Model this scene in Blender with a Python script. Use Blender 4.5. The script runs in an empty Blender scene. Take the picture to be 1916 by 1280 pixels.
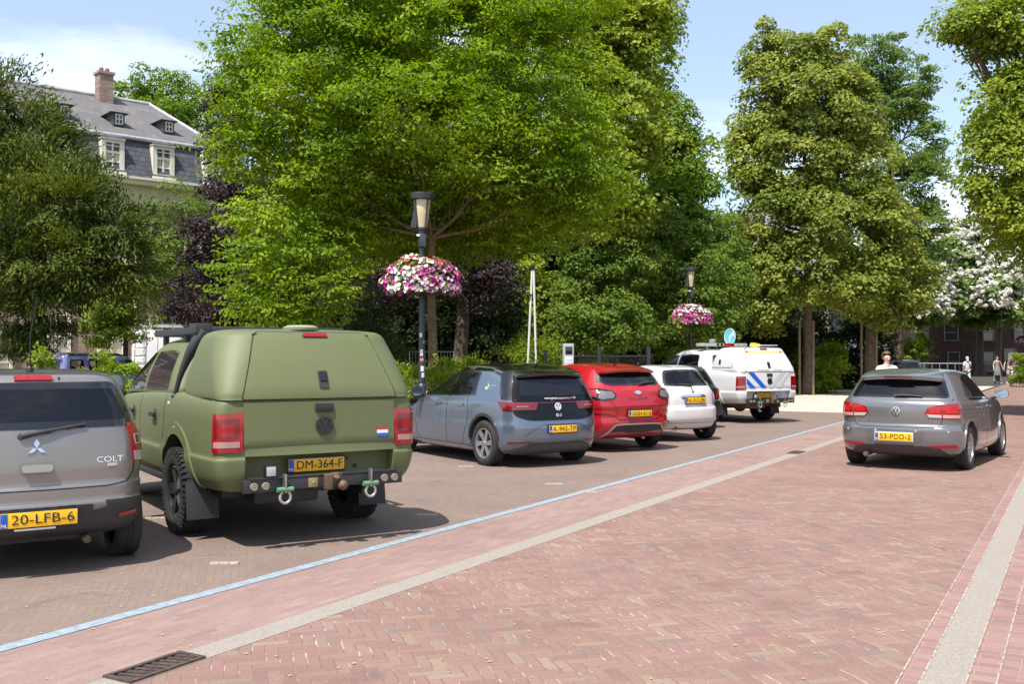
import bpy, bmesh, math, random
import numpy as np
from mathutils import Vector, Matrix
from mathutils.bvhtree import BVHTree
from mathutils.geometry import delaunay_2d_cdt
R = math.radians
random.seed(7); rng = np.random.default_rng(7)
SC = bpy.context.scene
COL = SC.collection
# ---------------- camera, sky, sun, exposure
CAM_H, FPX, PITCH = 1.65, 1870.0, math.atan(28/1870)
cd = bpy.data.cameras.new('camera'); cam = bpy.data.objects.new('camera', cd); COL.objects.link(cam)
cd.sensor_width = 36; cd.lens = 36*FPX/1916; cd.clip_start = .1; cd.clip_end = 3000
cam.location = (0, 0, CAM_H); cam.rotation_euler = (math.pi/2+PITCH, 0, 0)
SC.camera = cam
SUN_H = Vector((.48, .877)).normalized(); SUN_EL = R(61)      # horizontal travel direction of the light
wd = bpy.data.worlds.new('World'); SC.world = wd; wd.use_nodes = True
nt = wd.node_tree; nt.nodes.clear()
wo = nt.nodes.new('ShaderNodeOutputWorld'); bg = nt.nodes.new('ShaderNodeBackground')
sky = nt.nodes.new('ShaderNodeTexSky'); sky.sky_type = 'NISHITA'; sky.sun_disc = False
sky.sun_elevation = SUN_EL; sky.sun_rotation = math.atan2(-SUN_H.x, -SUN_H.y)
sky.air_density = 1.0; sky.dust_density = 1.2; sky.ozone_density = 1.3
tc = nt.nodes.new('ShaderNodeTexCoord'); mp = nt.nodes.new('ShaderNodeMapping'); mp.inputs['Scale'].default_value = (1.1, 1.1, 5.5)
mp.inputs['Location'].default_value = (2.22, 4.26, .10)
cn = nt.nodes.new('ShaderNodeTexNoise'); cn.inputs['Scale'].default_value = 1.7; cn.inputs['Detail'].default_value = 8; cn.inputs['Roughness'].default_value = .55
cr = nt.nodes.new('ShaderNodeValToRGB'); cr.color_ramp.elements[0].position = .53; cr.color_ramp.elements[1].position = .78
cr.color_ramp.elements[0].color = (.17, .17, .17, 1)
cm = nt.nodes.new('ShaderNodeMix'); cm.data_type = 'RGBA'; cm.inputs['B'].default_value = (7.2, 7.7, 8.3, 1)
nt.links.new(tc.outputs['Generated'], mp.inputs['Vector']); nt.links.new(mp.outputs[0], cn.inputs['Vector'])
nt.links.new(cn.outputs['Fac'], cr.inputs[0]); nt.links.new(cr.outputs[0], cm.inputs['Factor'])
nt.links.new(sky.outputs[0], cm.inputs['A']); nt.links.new(cm.outputs['Result'], bg.inputs['Color'])
bg.inputs['Strength'].default_value = .14
nt.links.new(bg.outputs[0], wo.inputs['Surface'])
sl = bpy.data.lights.new('sun', 'SUN'); so = bpy.data.objects.new('sun', sl); COL.objects.link(so)
sl.energy = 4.6; sl.angle = R(.55); sl.color = (1, .955, .89)
so.rotation_euler = Vector((SUN_H.x*math.cos(SUN_EL), SUN_H.y*math.cos(SUN_EL), -math.sin(SUN_EL))).to_track_quat('-Z', 'Y').to_euler()
SC.view_settings.view_transform = 'Standard'; SC.view_settings.look = 'None'
SC.view_settings.exposure = .58; SC.view_settings.gamma = 1
SC.cycles.max_bounces = 7; SC.cycles.transparent_max_bounces = 12; SC.cycles.use_denoising = True
SC.cycles.caustics_reflective = False; SC.cycles.caustics_refractive = False; SC.cycles.sample_clamp_indirect = 6
# ---------------- photograph pixel -> place
def ray(px, py):
    v = Vector((px-958, FPX, -(py-640)))
    c, s = math.cos(PITCH), math.sin(PITCH)
    return Vector((v.x, v.y*c - v.z*s, v.y*s + v.z*c))
def G(px, py, z=0):
    v = ray(px, py); t = (z-CAM_H)/v.z
    return Vector((v.x*t, v.y*t, z))
def P(px, py, d):
    v = ray(px, py); t = d/v.y
    return Vector((v.x*t, d, CAM_H+v.z*t))
# ---------------- materials
MATS = {}
def mat(name, col, rough=.5, metal=0, coat=0, spec=.5, var=0, vscale=6, bump=0, bscale=40, dirt=0, emit=0, sheen=0, coord='Object'):
    if name in MATS: return MATS[name]
    m = bpy.data.materials.new(name); m.use_nodes = True; t = m.node_tree; b = t.nodes['Principled BSDF']
    b.inputs['Base Color'].default_value = (*col, 1); b.inputs['Roughness'].default_value = rough
    b.inputs['Metallic'].default_value = metal; b.inputs['Coat Weight'].default_value = coat
    b.inputs['Coat Roughness'].default_value = .04; b.inputs['Specular IOR Level'].default_value = spec
    if emit: b.inputs['Emission Color'].default_value = (*col, 1); b.inputs['Emission Strength'].default_value = emit
    if var or bump or dirt:
        c = t.nodes.new('ShaderNodeTexCoord'); n = t.nodes.new('ShaderNodeTexNoise'); n.inputs['Scale'].default_value = vscale; n.inputs['Detail'].default_value = 5
        t.links.new(c.outputs[coord], n.inputs['Vector'])
        if var or dirt:
            mx = t.nodes.new('ShaderNodeMix'); mx.data_type = 'RGBA'
            rp = t.nodes.new('ShaderNodeMapRange'); rp.inputs['From Min'].default_value = .35; rp.inputs['From Max'].default_value = .7
            t.links.new(n.outputs['Fac'], rp.inputs[0])
            if dirt:
                mx.inputs['A'].default_value = (*col, 1); mx.inputs['B'].default_value = (.22, .19, .15, 1); rp.inputs['To Max'].default_value = dirt
            else:
                mx.inputs['A'].default_value = (*[x*(1-var) for x in col], 1); mx.inputs['B'].default_value = (*[min(1, x*(1+var)) for x in col], 1)
            t.links.new(rp.outputs[0], mx.inputs['Factor']); t.links.new(mx.outputs['Result'], b.inputs['Base Color'])
        if bump:
            n2 = t.nodes.new('ShaderNodeTexNoise'); n2.inputs['Scale'].default_value = bscale; n2.inputs['Detail'].default_value = 4
            t.links.new(c.outputs[coord], n2.inputs['Vector']); bp = t.nodes.new('ShaderNodeBump'); bp.inputs['Strength'].default_value = bump; bp.inputs['Distance'].default_value = .02
            t.links.new(n2.outputs['Fac'], bp.inputs['Height']); t.links.new(bp.outputs[0], b.inputs['Normal'])
    MATS[name] = m; return m
def glass(name, tint, alpha, rough=.02):
    """tinted window glass: part see-through, part mirror by angle"""
    if name in MATS: return MATS[name]
    m = bpy.data.materials.new(name); m.use_nodes = True; t = m.node_tree; t.nodes.clear()
    o = t.nodes.new('ShaderNodeOutputMaterial'); tr = t.nodes.new('ShaderNodeBsdfTransparent'); tr.inputs[0].default_value = (*tint, 1)
    d = t.nodes.new('ShaderNodeBsdfDiffuse'); d.inputs[0].default_value = (.012, .014, .02, 1)
    g = t.nodes.new('ShaderNodeBsdfGlossy'); g.inputs['Roughness'].default_value = rough; g.inputs[0].default_value = (1, 1, 1, 1)
    m1 = t.nodes.new('ShaderNodeMixShader'); m1.inputs[0].default_value = alpha
    m2 = t.nodes.new('ShaderNodeMixShader'); f = t.nodes.new('ShaderNodeFresnel'); f.inputs[0].default_value = 1.5
    t.links.new(tr.outputs[0], m1.inputs[1]); t.links.new(d.outputs[0], m1.inputs[2])
    t.links.new(f.outputs[0], m2.inputs[0]); t.links.new(m1.outputs[0], m2.inputs[1]); t.links.new(g.outputs[0], m2.inputs[2])
    t.links.new(m2.outputs[0], o.inputs[0]); MATS[name] = m; return m
def paint(name, col, rough=.32, metal=.0, coat=1, dirt=.06):
    if name in MATS: return MATS[name]
    m = mat(name, col, rough, metal, coat, dirt=dirt, vscale=2.3)
    return m
# ---------------- objects
def link(o, parent=None):
    COL.objects.link(o)
    if parent: o.parent = parent
    return o
def tag(o, label=None, cat=None, group=None, kind=None):
    if label: o['label'] = label
    if cat: o['category'] = cat
    if group: o['group'] = group
    if kind: o['kind'] = kind
    return o
def thing(name, label, cat, loc=(0, 0, 0), rz=0, group=None):
    o = bpy.data.objects.new(name, None); o.empty_display_size = .2; link(o)
    o.location = loc; o.rotation_euler = (0, 0, rz)
    return tag(o, label, cat, group)
def empty(name, parent, loc=(0, 0, 0), rot=(0, 0, 0)):
    o = bpy.data.objects.new(name, None); o.empty_display_size = .1; link(o, parent); o.location = loc; o.rotation_euler = rot; return o
def mesh_np(name, v, f, m=None, parent=None, smooth=False):
    """fast mesh from numpy verts (N,3) and quads/tris (M,k)"""
    me = bpy.data.meshes.new(name); v = np.asarray(v, np.float32); f = np.asarray(f, np.int32); k = f.shape[1]
    me.vertices.add(len(v)); me.vertices.foreach_set('co', v.ravel())
    me.loops.add(f.size); me.loops.foreach_set('vertex_index', f.ravel())
    me.polygons.add(len(f)); me.polygons.foreach_set('loop_start', np.arange(len(f), dtype=np.int32)*k)
    try: me.polygons.foreach_set('loop_total', np.full(len(f), k, np.int32))
    except Exception: pass
    me.polygons.foreach_set('use_smooth', np.full(len(f), smooth)); me.update(calc_edges=True)
    if m: me.materials.append(m)
    o = bpy.data.objects.new(name, me); return link(o, parent)
def bm_obj(name, bm, m=None, parent=None, smooth=None, mats=None):
    me = bpy.data.meshes.new(name); bm.to_mesh(me); bm.free()
    if mats:
        for x in mats: me.materials.append(x)
    elif m: me.materials.append(m)
    if smooth is not None:
        me.polygons.foreach_set('use_smooth', [True]*len(me.polygons)); me.set_sharp_from_angle(angle=R(smooth))
    return link(bpy.data.objects.new(name, me), parent)
def bm_box(bm, c, s, rot=None, bev=0, mi=0):
    M = Matrix.Translation(c) @ (rot.to_4x4() if rot else Matrix.Identity(4)) @ Matrix.Diagonal((*s, 1))
    g = bmesh.ops.create_cube(bm, size=1, matrix=M)
    fs = list({f for v in g['verts'] for f in v.link_faces})
    if bev:
        es = list({e for v in g['verts'] for e in v.link_edges})
        r = bmesh.ops.bevel(bm, geom=es, offset=bev, segments=2, affect='EDGES', profile=.6, clamp_overlap=True); fs = [f for f in fs if f.is_valid]+r['faces']
    for f in fs: f.material_index = mi
def bm_tube(bm, pts, rad, seg=10, caps=True, mi=0):
    pts = [Vector(p) for p in pts]; n = len(pts); rad = [rad]*n if not hasattr(rad, '__len__') else rad
    rings = []; up = None
    for i, p in enumerate(pts):
        t = (pts[min(i+1, n-1)]-pts[max(i-1, 0)]).normalized()
        if up is None: up = Vector((0, 0, 1)) if abs(t.z) < .9 else Vector((1, 0, 0))
        a = t.cross(up).normalized(); b = a.cross(t).normalized(); up = b
        rings.append([bm.verts.new(p+(a*math.cos(2*math.pi*k/seg)+b*math.sin(2*math.pi*k/seg))*rad[i]) for k in range(seg)])
    for i in range(n-1):
        for k in range(seg):
            bm.faces.new((rings[i][k], rings[i][(k+1) % seg], rings[i+1][(k+1) % seg], rings[i+1][k])).material_index = mi
    if caps:
        bm.faces.new(rings[0][::-1]).material_index = mi; bm.faces.new(rings[-1]).material_index = mi
def bm_lathe(bm, prof, seg=32, M=None, mi=0, close=False):
    """prof: (r,z) pairs turned about z, then moved by M"""
    M = M or Matrix.Identity(4); rings = []
    for r, z in prof:
        rings.append([bm.verts.new(M @ Vector((r*math.cos(2*math.pi*k/seg), r*math.sin(2*math.pi*k/seg), z))) for k in range(seg)] if r > 1e-6 else [bm.verts.new(M @ Vector((0, 0, z)))])
    for i in range(len(rings)-1):
        a, b = rings[i], rings[i+1]
        for k in range(seg):
            q = [a[k % len(a)], a[(k+1) % len(a)], b[(k+1) % len(b)], b[k % len(b)]]
            u = [];
            for x in q:
                if x not in u: u.append(x)
            if len(u) > 2: bm.faces.new(u).material_index = mi
def box(name, c, s, m, parent=None, rot=None, bev=.005):
    bm = bmesh.new(); bm_box(bm, c, s, rot, bev); return bm_obj(name, bm, m, parent, 40)
def tube(name, pts, rad, m, parent=None, seg=10):
    bm = bmesh.new(); bm_tube(bm, pts, rad, seg); return bm_obj(name, bm, m, parent, 50)
def lathe(name, prof, m, parent=None, seg=32, M=None, smooth=35):
    bm = bmesh.new(); bm_lathe(bm, prof, seg, M); bmesh.ops.recalc_face_normals(bm, faces=bm.faces); return bm_obj(name, bm, m, parent, smooth)
def spline(pts, n=8):
    pts = [Vector(p) for p in pts]; out = []
    q = [pts[0]*2-pts[1]]+pts+[pts[-1]*2-pts[-2]]
    for i in range(1, len(q)-2):
        a, b, c, d = q[i-1:i+3]
        for k in range(n):
            t = k/n; out.append(.5*((2*b)+(c-a)*t+(2*a-5*b+4*c-d)*t*t+(3*b-a-3*c+d)*t**3))
    return out+[pts[-1]]
def text_polys(body, size=1.0):
    cu = bpy.data.curves.new('lettering', 'FONT'); cu.body = body; cu.size = size; cu.align_x = 'CENTER'; cu.align_y = 'CENTER'; cu.resolution_u = 3
    o = bpy.data.objects.new('lettering', cu); COL.objects.link(o)
    me = bpy.data.meshes.new_from_object(o.evaluated_get(bpy.context.evaluated_depsgraph_get()))
    vs = [v.co.copy() for v in me.vertices]; fs = [tuple(p.vertices) for p in me.polygons]
    bpy.data.objects.remove(o); bpy.data.curves.remove(cu); bpy.data.meshes.remove(me)
    return vs, fs
# ---------------- cars: a lofted shell, and panels laid on it
def pchip(x, y, xs):
    h = np.diff(x); d = np.diff(y)/h; m = np.zeros(len(x)); m[0] = d[0]; m[-1] = d[-1]
    for i in range(1, len(x)-1):
        if d[i-1]*d[i] > 0:
            w1, w2 = 2*h[i]+h[i-1], h[i]+2*h[i-1]; m[i] = (w1+w2)/(w1/d[i-1]+w2/d[i])
    k = np.clip(np.searchsorted(x, xs, 'right')-1, 0, len(x)-2); t = (xs-x[k])/h[k]
    return ((2*t**3-3*t**2+1)*y[k]+(t**3-2*t**2+t)*h[k]*m[k]+(-2*t**3+3*t**2)*y[k+1]+(t**3-t**2)*h[k]*m[k+1])
def shell_mesh(lv, tr=.06, tf=.10, sub=5, ny=34, lo_close=True):
    """lv: rows (z_rear, z_mid, z_front, half width, y_rear, y_front, corner r rear, corner r front, rear bow)"""
    A = np.array(lv, float); n = len(A); xi = np.arange(n, dtype=float); xs = np.linspace(0, n-1, (n-1)*sub+1)
    V = np.stack([pchip(xi, A[:, c], xs) for c in range(9)], 1)
    verts = []; nb, nc, nf = 9, 8, 6
    for (zr, zm, zf, w, yr, yf, rr, rf, bow) in V:
        w = max(w, .001); rr = min(rr, w*.95); rf = min(rf, w*.95); half = []
        for k in range(nb): half.append(((w-rr)*k/nb, yr))
        for k in range(nc): a = math.pi/2*k/nc; half.append((w-rr+rr*math.sin(a), yr+rr-rr*math.cos(a)))
        for k in range(ny): half.append((w, yr+rr+(yf-rf-yr-rr)*k/ny))
        for k in range(nc): a = math.pi/2*k/nc; half.append((w-rf+rf*math.cos(a), yf-rf+rf*math.sin(a)))
        for k in range(nf+1): half.append(((w-rf)*(1-k/nf), yf))
        ring = []
        L = yf-yr; ym = yr+.45*L
        for (x, y) in half:
            u = x/w
            s = (ym-y)/(ym-yr) if y < ym else (y-ym)/(yf-ym)
            xx = x*(1-(tr if y < ym else tf)*max(0, s)**2.4)
            fade = max(0, 1-(y-yr)/max(.35, .25*L))
            yy = y+bow*u*u*fade*(1 if y < ym else 0)
            if y > ym: yy -= .18*u*u*max(0, (y-ym)/(yf-ym))**3
            t = (y-yr)/L
            z = zr*(2*t*t-3*t+1)+zm*(4*t-4*t*t)+zf*(2*t*t-t)
            ring.append((xx, yy, z))
        full = ring+[(-x, y, z) for (x, y, z) in ring[-2:0:-1]]
        verts.append(full)
    N = len(verts[0]); nl = len(verts); h = len(ring)
    vv = np.array(verts).reshape(-1, 3)
    faces = []
    for i in range(nl-1):
        for k in range(N): faces.append((i*N+k, i*N+(k+1) % N, (i+1)*N+(k+1) % N, (i+1)*N+k))
    for base, flip in ((0, True), ((nl-1)*N, False)):
        for k in range(h-1):
            a, b = base+k, base+k+1; c, d = base+(N-k-1) % N, base+(N-k) % N
            q = (a, b, c, d) if k else (a, b, c)
            if k == h-2: q = (a, b, d)
            faces.append(q[::-1] if flip else q)
    bm = bmesh.new(); bv = [bm.verts.new(v) for v in vv]; bm.verts.ensure_lookup_table()
    for f in faces:
        g = []
        for i in f:
            if i not in g: g.append(i)
        if len(g) > 2:
            try: bm.faces.new([bv[i] for i in g])
            except ValueError: pass
    bmesh.ops.remove_doubles(bm, verts=bm.verts, dist=.0015)
    bmesh.ops.dissolve_degenerate(bm, edges=bm.edges, dist=.0005)
    bmesh.ops.recalc_face_normals(bm, faces=bm.faces)
    return bm
def inpoly(p, poly):
    c = False; n = len(poly); j = n-1
    for i in range(n):
        a, b = poly[i], poly[j]
        if (a[1] > p[1]) != (b[1] > p[1]) and p[0] < (b[0]-a[0])*(p[1]-a[1])/(b[1]-a[1])+a[0]: c = not c
        j = i
    return c
def rpoly(pts, r=.03, n=4):
    """round the corners of a polygon"""
    out = []; N = len(pts); rr = r if hasattr(r, '__len__') else [r]*N
    for i in range(N):
        p, a, b = Vector(pts[i]), Vector(pts[i-1]), Vector(pts[(i+1) % N]); q = rr[i]
        if q <= 0: out.append(tuple(p)); continue
        da, db = a-p, b-p; q2 = min(q, da.length*.48, db.length*.48)
        s, e = p+da.normalized()*q2, p+db.normalized()*q2
        for k in range(n+1):
            t = k/n; out.append(tuple(s*(1-t)**2+p*2*t*(1-t)+e*t*t))
    return out
def dens(pts, d=.04, closed=True):
    out = []; n = len(pts)
    for i in range(n if closed else n-1):
        a, b = Vector(pts[i]), Vector(pts[(i+1) % n]); k = max(1, int((b-a).length/d))
        for j in range(k): out.append(tuple(a.lerp(b, j/k)))
    if not closed: out.append(tuple(pts[-1]))
    return out
def inset(poly, d):
    """shift a polygon inwards"""
    n = len(poly); ar = sum(poly[i-1][0]*poly[i][1]-poly[i][0]*poly[i-1][1] for i in range(n)); s = 1 if ar > 0 else -1; out = []
    for i in range(n):
        p, a, b = Vector(poly[i]), Vector(poly[i-1]), Vector(poly[(i+1) % n])
        e1, e2 = (p-a), (b-p)
        if e1.length < 1e-6 or e2.length < 1e-6: out.append(tuple(p)); continue
        e1.normalize(); e2.normalize()
        m = Vector((-e1.y-e2.y, e1.x+e2.x)); m = m.normalized() if m.length > 1e-6 else Vector((-e1.y, e1.x))
        k = max(.5, m.dot(Vector((-e1.y, e1.x)))); out.append(tuple(p+m*(s*d/k)))
    return out
def circ(cx, cy, r, n=28, ry=None, rot=0):
    ry = ry or r; o = []
    for k in range(n):
        a = 2*math.pi*k/n; x, y = r*math.cos(a), ry*math.sin(a); o.append((cx+x*math.cos(rot)-y*math.sin(rot), cy+x*math.sin(rot)+y*math.cos(rot)))
    return o
def mirx(poly): return [(-x, z) for x, z in poly[::-1]]

class Car:
    def __init__(s, name, label, cat, loc, yaw, body):
        s.root = thing(name, label, cat, loc, yaw); s.body = body; s.bvh = None; s.wrapy = -.1; s.sh = []
    def add_bvh(s, bm):
        b = bm.copy(); bmesh.ops.triangulate(b, faces=b.faces[:]); s.sh.append(b)
        vs = []; fs = []
        for x in s.sh:
            o = len(vs); x.verts.index_update(); vs += [v.co.copy() for v in x.verts]; fs += [tuple(o+v.index for v in f.verts) for f in x.faces]
        s.bvh = BVHTree.FromPolygons(vs, fs)
    def hit(s, p, proj):
        u, v = p
        if callable(proj): return proj(u, v)
        if proj == 'R': o, d = Vector((u, -6, v)), Vector((0, 1, 0))
        elif proj == 'L': o, d = Vector((-4, u, v)), Vector((1, 0, 0))
        elif proj == 'S': o, d = Vector((4, u, v)), Vector((-1, 0, 0))
        elif proj == 'T': o, d = Vector((u, v, 4)), Vector((0, 0, -1))
        elif proj == 'F': o, d = Vector((u, 9, v)), Vector((0, -1, 0))
        elif proj == 'W':
            a = R(u); d = Vector((-math.sin(a), math.cos(a), 0)); o = Vector((0, s.wrapy, v))-d*5
        h = s.bvh.ray_cast(o, d)
        if h[0] is None:
            q = s.bvh.find_nearest(o+d*(5 if proj == 'W' else 4)); h = q
        n = h[1] if h[1].dot(d) < 0 else -h[1]
        return h[0], n
    def ang(s, x=None, dy=None, w=None, yr=None):
        """wrap angle of a point on the tail: by its x on the rear face, or by y on the flank"""
        return math.degrees(math.atan2(x, s.wrapy-yr)) if w is None else math.degrees(math.atan2(w, s.wrapy-dy))
    def panel(s, name, poly, proj, m, off=.004, parent=None, thick=.012, holes=(), grid=.05, smooth=50, label=None):
        sx = 1/57.3 if proj == 'W' else 1        # wrap: degrees, about 1 m per radian
        ds = lambda pl: dens([(a*sx, b) for a, b in pl], .03)
        loops = [ds(poly)]+[ds(h) for h in holes]; pts = []; ed = []
        for lp in loops:
            o = len(pts); pts += [Vector(p) for p in lp]; ed += [(o+i, o+(i+1) % len(lp)) for i in range(len(lp))]
        xs = [p[0] for p in loops[0]]; ys = [p[1] for p in loops[0]]; nb = len(pts)
        x = min(xs)+grid/2
        while x < max(xs):
            y = min(ys)+grid/2
            while y < max(ys):
                if inpoly((x, y), loops[0]) and not any(inpoly((x, y), l) for l in loops[1:]):
                    if min((p-Vector((x, y))).length for p in pts[:nb]) > grid*.35: pts.append(Vector((x, y)))
                y += grid
            x += grid
        v2, e2, f2 = delaunay_2d_cdt(pts, ed, [], 0, 1e-5)[:3]
        bm = bmesh.new(); bv = []; nr = []
        for p in v2:
            q, n = s.hit((p[0]/sx, p[1]), proj); bv.append(bm.verts.new(q+n*off)); nr.append(n)
        for f in f2:
            c = ((v2[f[0]][0]+v2[f[1]][0]+v2[f[2]][0])/3, (v2[f[0]][1]+v2[f[1]][1]+v2[f[2]][1])/3)
            if inpoly(c, loops[0]) and not any(inpoly(c, l) for l in loops[1:]):
                try: fc = bm.faces.new([bv[i] for i in f])
                except ValueError: continue
                fc.normal_update()
                if fc.normal.dot(nr[f[0]]+nr[f[1]]+nr[f[2]]) < 0: fc.normal_flip()
        if thick:
            bm.edges.index_update(); nm = {v: n for v, n in zip(bv, nr)}; low = {}
            for e in [e for e in bm.edges if len(e.link_faces) == 1]:
                f = e.link_faces[0]; l = [l for l in f.loops if l.edge == e][0]; a, b = l.vert, l.link_loop_next.vert
                for q in (a, b):
                    if q not in low: low[q] = bm.verts.new(q.co-nm[q]*thick)
                bm.faces.new((b, a, low[a], low[b]))
        bmesh.ops.delete(bm, geom=[v for v in bm.verts if not v.link_faces], context='VERTS')
        o = bm_obj(name, bm, m, parent or s.root, smooth)
        if label: o['label'] = label
        return o
    def strip(s, name, pts, w, proj, m, off=.003, parent=None, closed=False, thick=0):
        """ribbon along a line laid on the shell (shut lines, trim)"""
        sx = 1/57.3 if proj == 'W' else 1
        q = dens([(a*sx, b) for a, b in pts], .03, closed); n = len(q); bm = bmesh.new(); L = []; Rr = []; Li = []; Ri = []
        for i, p in enumerate(q):
            a = Vector(q[i-1] if (i or closed) else q[0]); b = Vector(q[(i+1) % n] if (i < n-1 or closed) else q[-1])
            t = (b-a); t = t.normalized() if t.length > 1e-9 else Vector((1, 0)); k = Vector((-t.y, t.x))*w/2
            for lst, li, sg in ((L, Li, 1), (Rr, Ri, -1)):
                c = Vector(p)+k*sg; h, nn = s.hit((c[0]/sx, c[1]), proj); lst.append(bm.verts.new(h+nn*off))
                if thick: li.append(bm.verts.new(h-nn*.004))
        for i in range(n if closed else n-1):
            j = (i+1) % n; bm.faces.new((L[i], Rr[i], Rr[j], L[j]))
            if thick: bm.faces.new((Li[i], L[i], L[j], Li[j])); bm.faces.new((Rr[i], Ri[i], Ri[j], Rr[j]))
        bmesh.ops.recalc_face_normals(bm, faces=bm.faces)
        return bm_obj(name, bm, m, parent or s.root, 40)
    def text(s, name, body, c, size, proj, m, off=.006, parent=None, sx=1):
        vs, fs = text_polys(body, size); bm = bmesh.new(); bv = []
        dirx = -1 if proj == 'L' else 1
        for v in vs:
            h, n = s.hit((c[0]+v.x*sx*dirx, c[1]+v.y), proj); bv.append(bm.verts.new(h+n*off))
        for f in fs:
            try: bm.faces.new([bv[i] for i in f])
            except ValueError: pass
        return bm_obj(name, bm, m, parent or s.root)
    def strokes(s, name, lines, proj, m, off=.008, parent=None):
        """flat raised marks: polygons in the projection plane, one mesh"""
        bm = bmesh.new()
        for pl in lines:
            a = []; b = []
            for p in pl:
                h, n = s.hit(p, proj); a.append(bm.verts.new(h+n*off)); b.append(bm.verts.new(h))
            bm.faces.new(a)
            for i in range(len(a)): bm.faces.new((a[i-1], a[i], b[i], b[i-1]))
        bmesh.ops.recalc_face_normals(bm, faces=bm.faces)
        return bm_obj(name, bm, m, parent or s.root)
    def vw_badge(s, c, r, proj, m, mback, off=.006):
        e = s.panel('emblem', circ(*c, r), proj, mback, off, thick=.02)
        def bar(a, b, w=.16):
            a, b = Vector(a), Vector(b); k = (b-a).normalized(); k = Vector((-k.y, k.x))*w/2
            return [tuple(Vector(c)+r*Vector(q)) for q in (a+k, a-k, b-k, b+k)]
        ln = [bar((-.36, .78), (0, .08)), bar((.36, .78), (0, .08)), bar((-.74, .42), (-.34, -.70)), bar((.74, .42), (.34, -.70)),
              bar((-.34, -.70), (0, .0)), bar((.34, -.70), (0, .0))]
        for k in range(24):
            a0, a1 = 2*math.pi*k/24, 2*math.pi*(k+1)/24
            ln.append([(c[0]+q*r*math.cos(t), c[1]+q*r*math.sin(t)) for q, t in ((.84, a0), (.99, a0), (.99, a1), (.84, a1))])
        s.strokes('emblem_letters', ln, proj, m, off+.004, parent=e)
        return e
    def plate(s, txt, c, w=.52, h=.11, y=None, tilt=0, frame=True, rim=None, big=True):
        """yellow number plate at c=(x, y, z) with a blue band"""
        e = empty('number_plate', s.root, c, (tilt, 0, 0))
        box('plate_frame', (0, .004, 0), (w+.022, .012, h+.03), rim or MATS['black'], e, bev=.003)
        box('plate_sheet', (0, -.006, 0), (w, .010, h), MATS['plate'], e, bev=.002)
        box('country_band', (-w/2+.024, -.0125, 0), (.046, .004, h-.006), MATS['euband'], e, bev=.001)
        for body, x0, sz, z0, m in ((txt, .025, h*.93 if len(txt) < 9 else h*.86, 0, MATS['ink']), ('NL', -w/2+.024, .034, -h*.3, MATS['white_mark'])):
            vs, fs = text_polys(body, sz); W = max(v.x for v in vs)-min(v.x for v in vs)
            k = (w*.82/W) if body == txt else 1
            bm = bmesh.new(); bv = [bm.verts.new((x0+v.x*k, -.0155, z0+v.y)) for v in vs]
            for f in fs: bm.faces.new([bv[i] for i in f])
            bm_obj('lettering', bm, m, e)
        return e
    def wheel(s, x, y, rad, wid, rim, style='five', mr=None, tread=False, steer=0):
        sd = -1 if x < 0 else 1
        e = empty('wheel', s.root, (x, y, rad), (0, 0, steer))
        M = Matrix.Rotation(sd*math.pi/2, 4, 'Y')           # local z points outwards
        hw = wid/2; seg = 60
        prof = [(rim*.97, -hw*.75), (rim*1.03, -hw*.92), (rad*.86, -hw), (rad*.955, -hw*.88), (rad, -hw*.7), (rad, -hw*.24), (rad*.982, -hw*.22), (rad*.982, -hw*.1), (rad, -hw*.08),
                (rad, hw*.08), (rad*.982, hw*.1), (rad*.982, hw*.22), (rad, hw*.24), (rad, hw*.7), (rad*.955, hw*.88), (rad*.86, hw), (rim*1.12, hw*.98), (rim*1.03, hw*.9), (rim*.97, hw*.72)]
        bm = bmesh.new(); bm_lathe(bm, prof, seg, M)
        if tread:                                            # lugs round the shoulders and across the tread
            for k in range(44):
                a = 2*math.pi*(k+.5)/44
                for sg in (-1, 1):
                    off = .5*(2*math.pi/44) if sg > 0 else 0
                    R3 = (M @ Matrix.Rotation(a+off, 4, 'Z')).to_3x3()
                    bm_box(bm, M @ Matrix.Rotation(a+off, 4, 'Z') @ Vector((rad*.985, 0, sg*hw*.74)), (rad*.06, rad*.085, hw*.46), R3)
                    bm_box(bm, M @ Matrix.Rotation(a+off, 4, 'Z') @ Vector((rad*.995, .01, sg*hw*.2)), (rad*.035, rad*.075, hw*.3), R3)
                    bm_box(bm, M @ Matrix.Rotation(a+off, 4, 'Z') @ Vector((rad*.90, 0, sg*hw*.98)), (rad*.09, rad*.07, hw*.1), R3)
        bmesh.ops.recalc_face_normals(bm, faces=bm.faces); bm_obj('tyre', bm, MATS['tyre'], e, 40)
        bm = bmesh.new()
        bm_lathe(bm, [(rim, -hw*.6), (rim*.98, hw*.55), (rim*1.02, hw*.86), (rim*1.0, hw*.9), (rim*.93, hw*.86), (rim*.9, hw*.5), (rim*.86, -hw*.5)], 48, M, 0)
        bm_lathe(bm, [(0, -hw*.1), (rim*.72, -hw*.1), (rim*.72, hw*.05), (0, hw*.05)], 32, M, 1)   # brake disc
        ns = {'five': 5, 'six': 6, 'ten': 10}[style]
        for k in range(ns):
            a = 2*math.pi*k/ns+.3
            Q = M @ Matrix.Rotation(a, 4, 'Z')
            w0, w1 = (rim*.17, rim*.22) if ns == 5 else (rim*.12, rim*.2) if ns == 6 else (rim*.07, rim*.09)
            sk = rim*.34 if style == 'six' else 0
            vs = [Q @ Vector(p) for p in ((rim*.12, -w0, hw*.72), (rim*.94, -w1+sk, hw*.82), (rim*.94, w1+sk, hw*.82), (rim*.12, w0, hw*.72), (rim*.12, -w0, hw*.3), (rim*.94, -w1+sk, hw*.45), (rim*.94, w1+sk, hw*.45), (rim*.12, w0, hw*.3))]
            b = [bm.verts.new(v) for v in vs]
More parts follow.
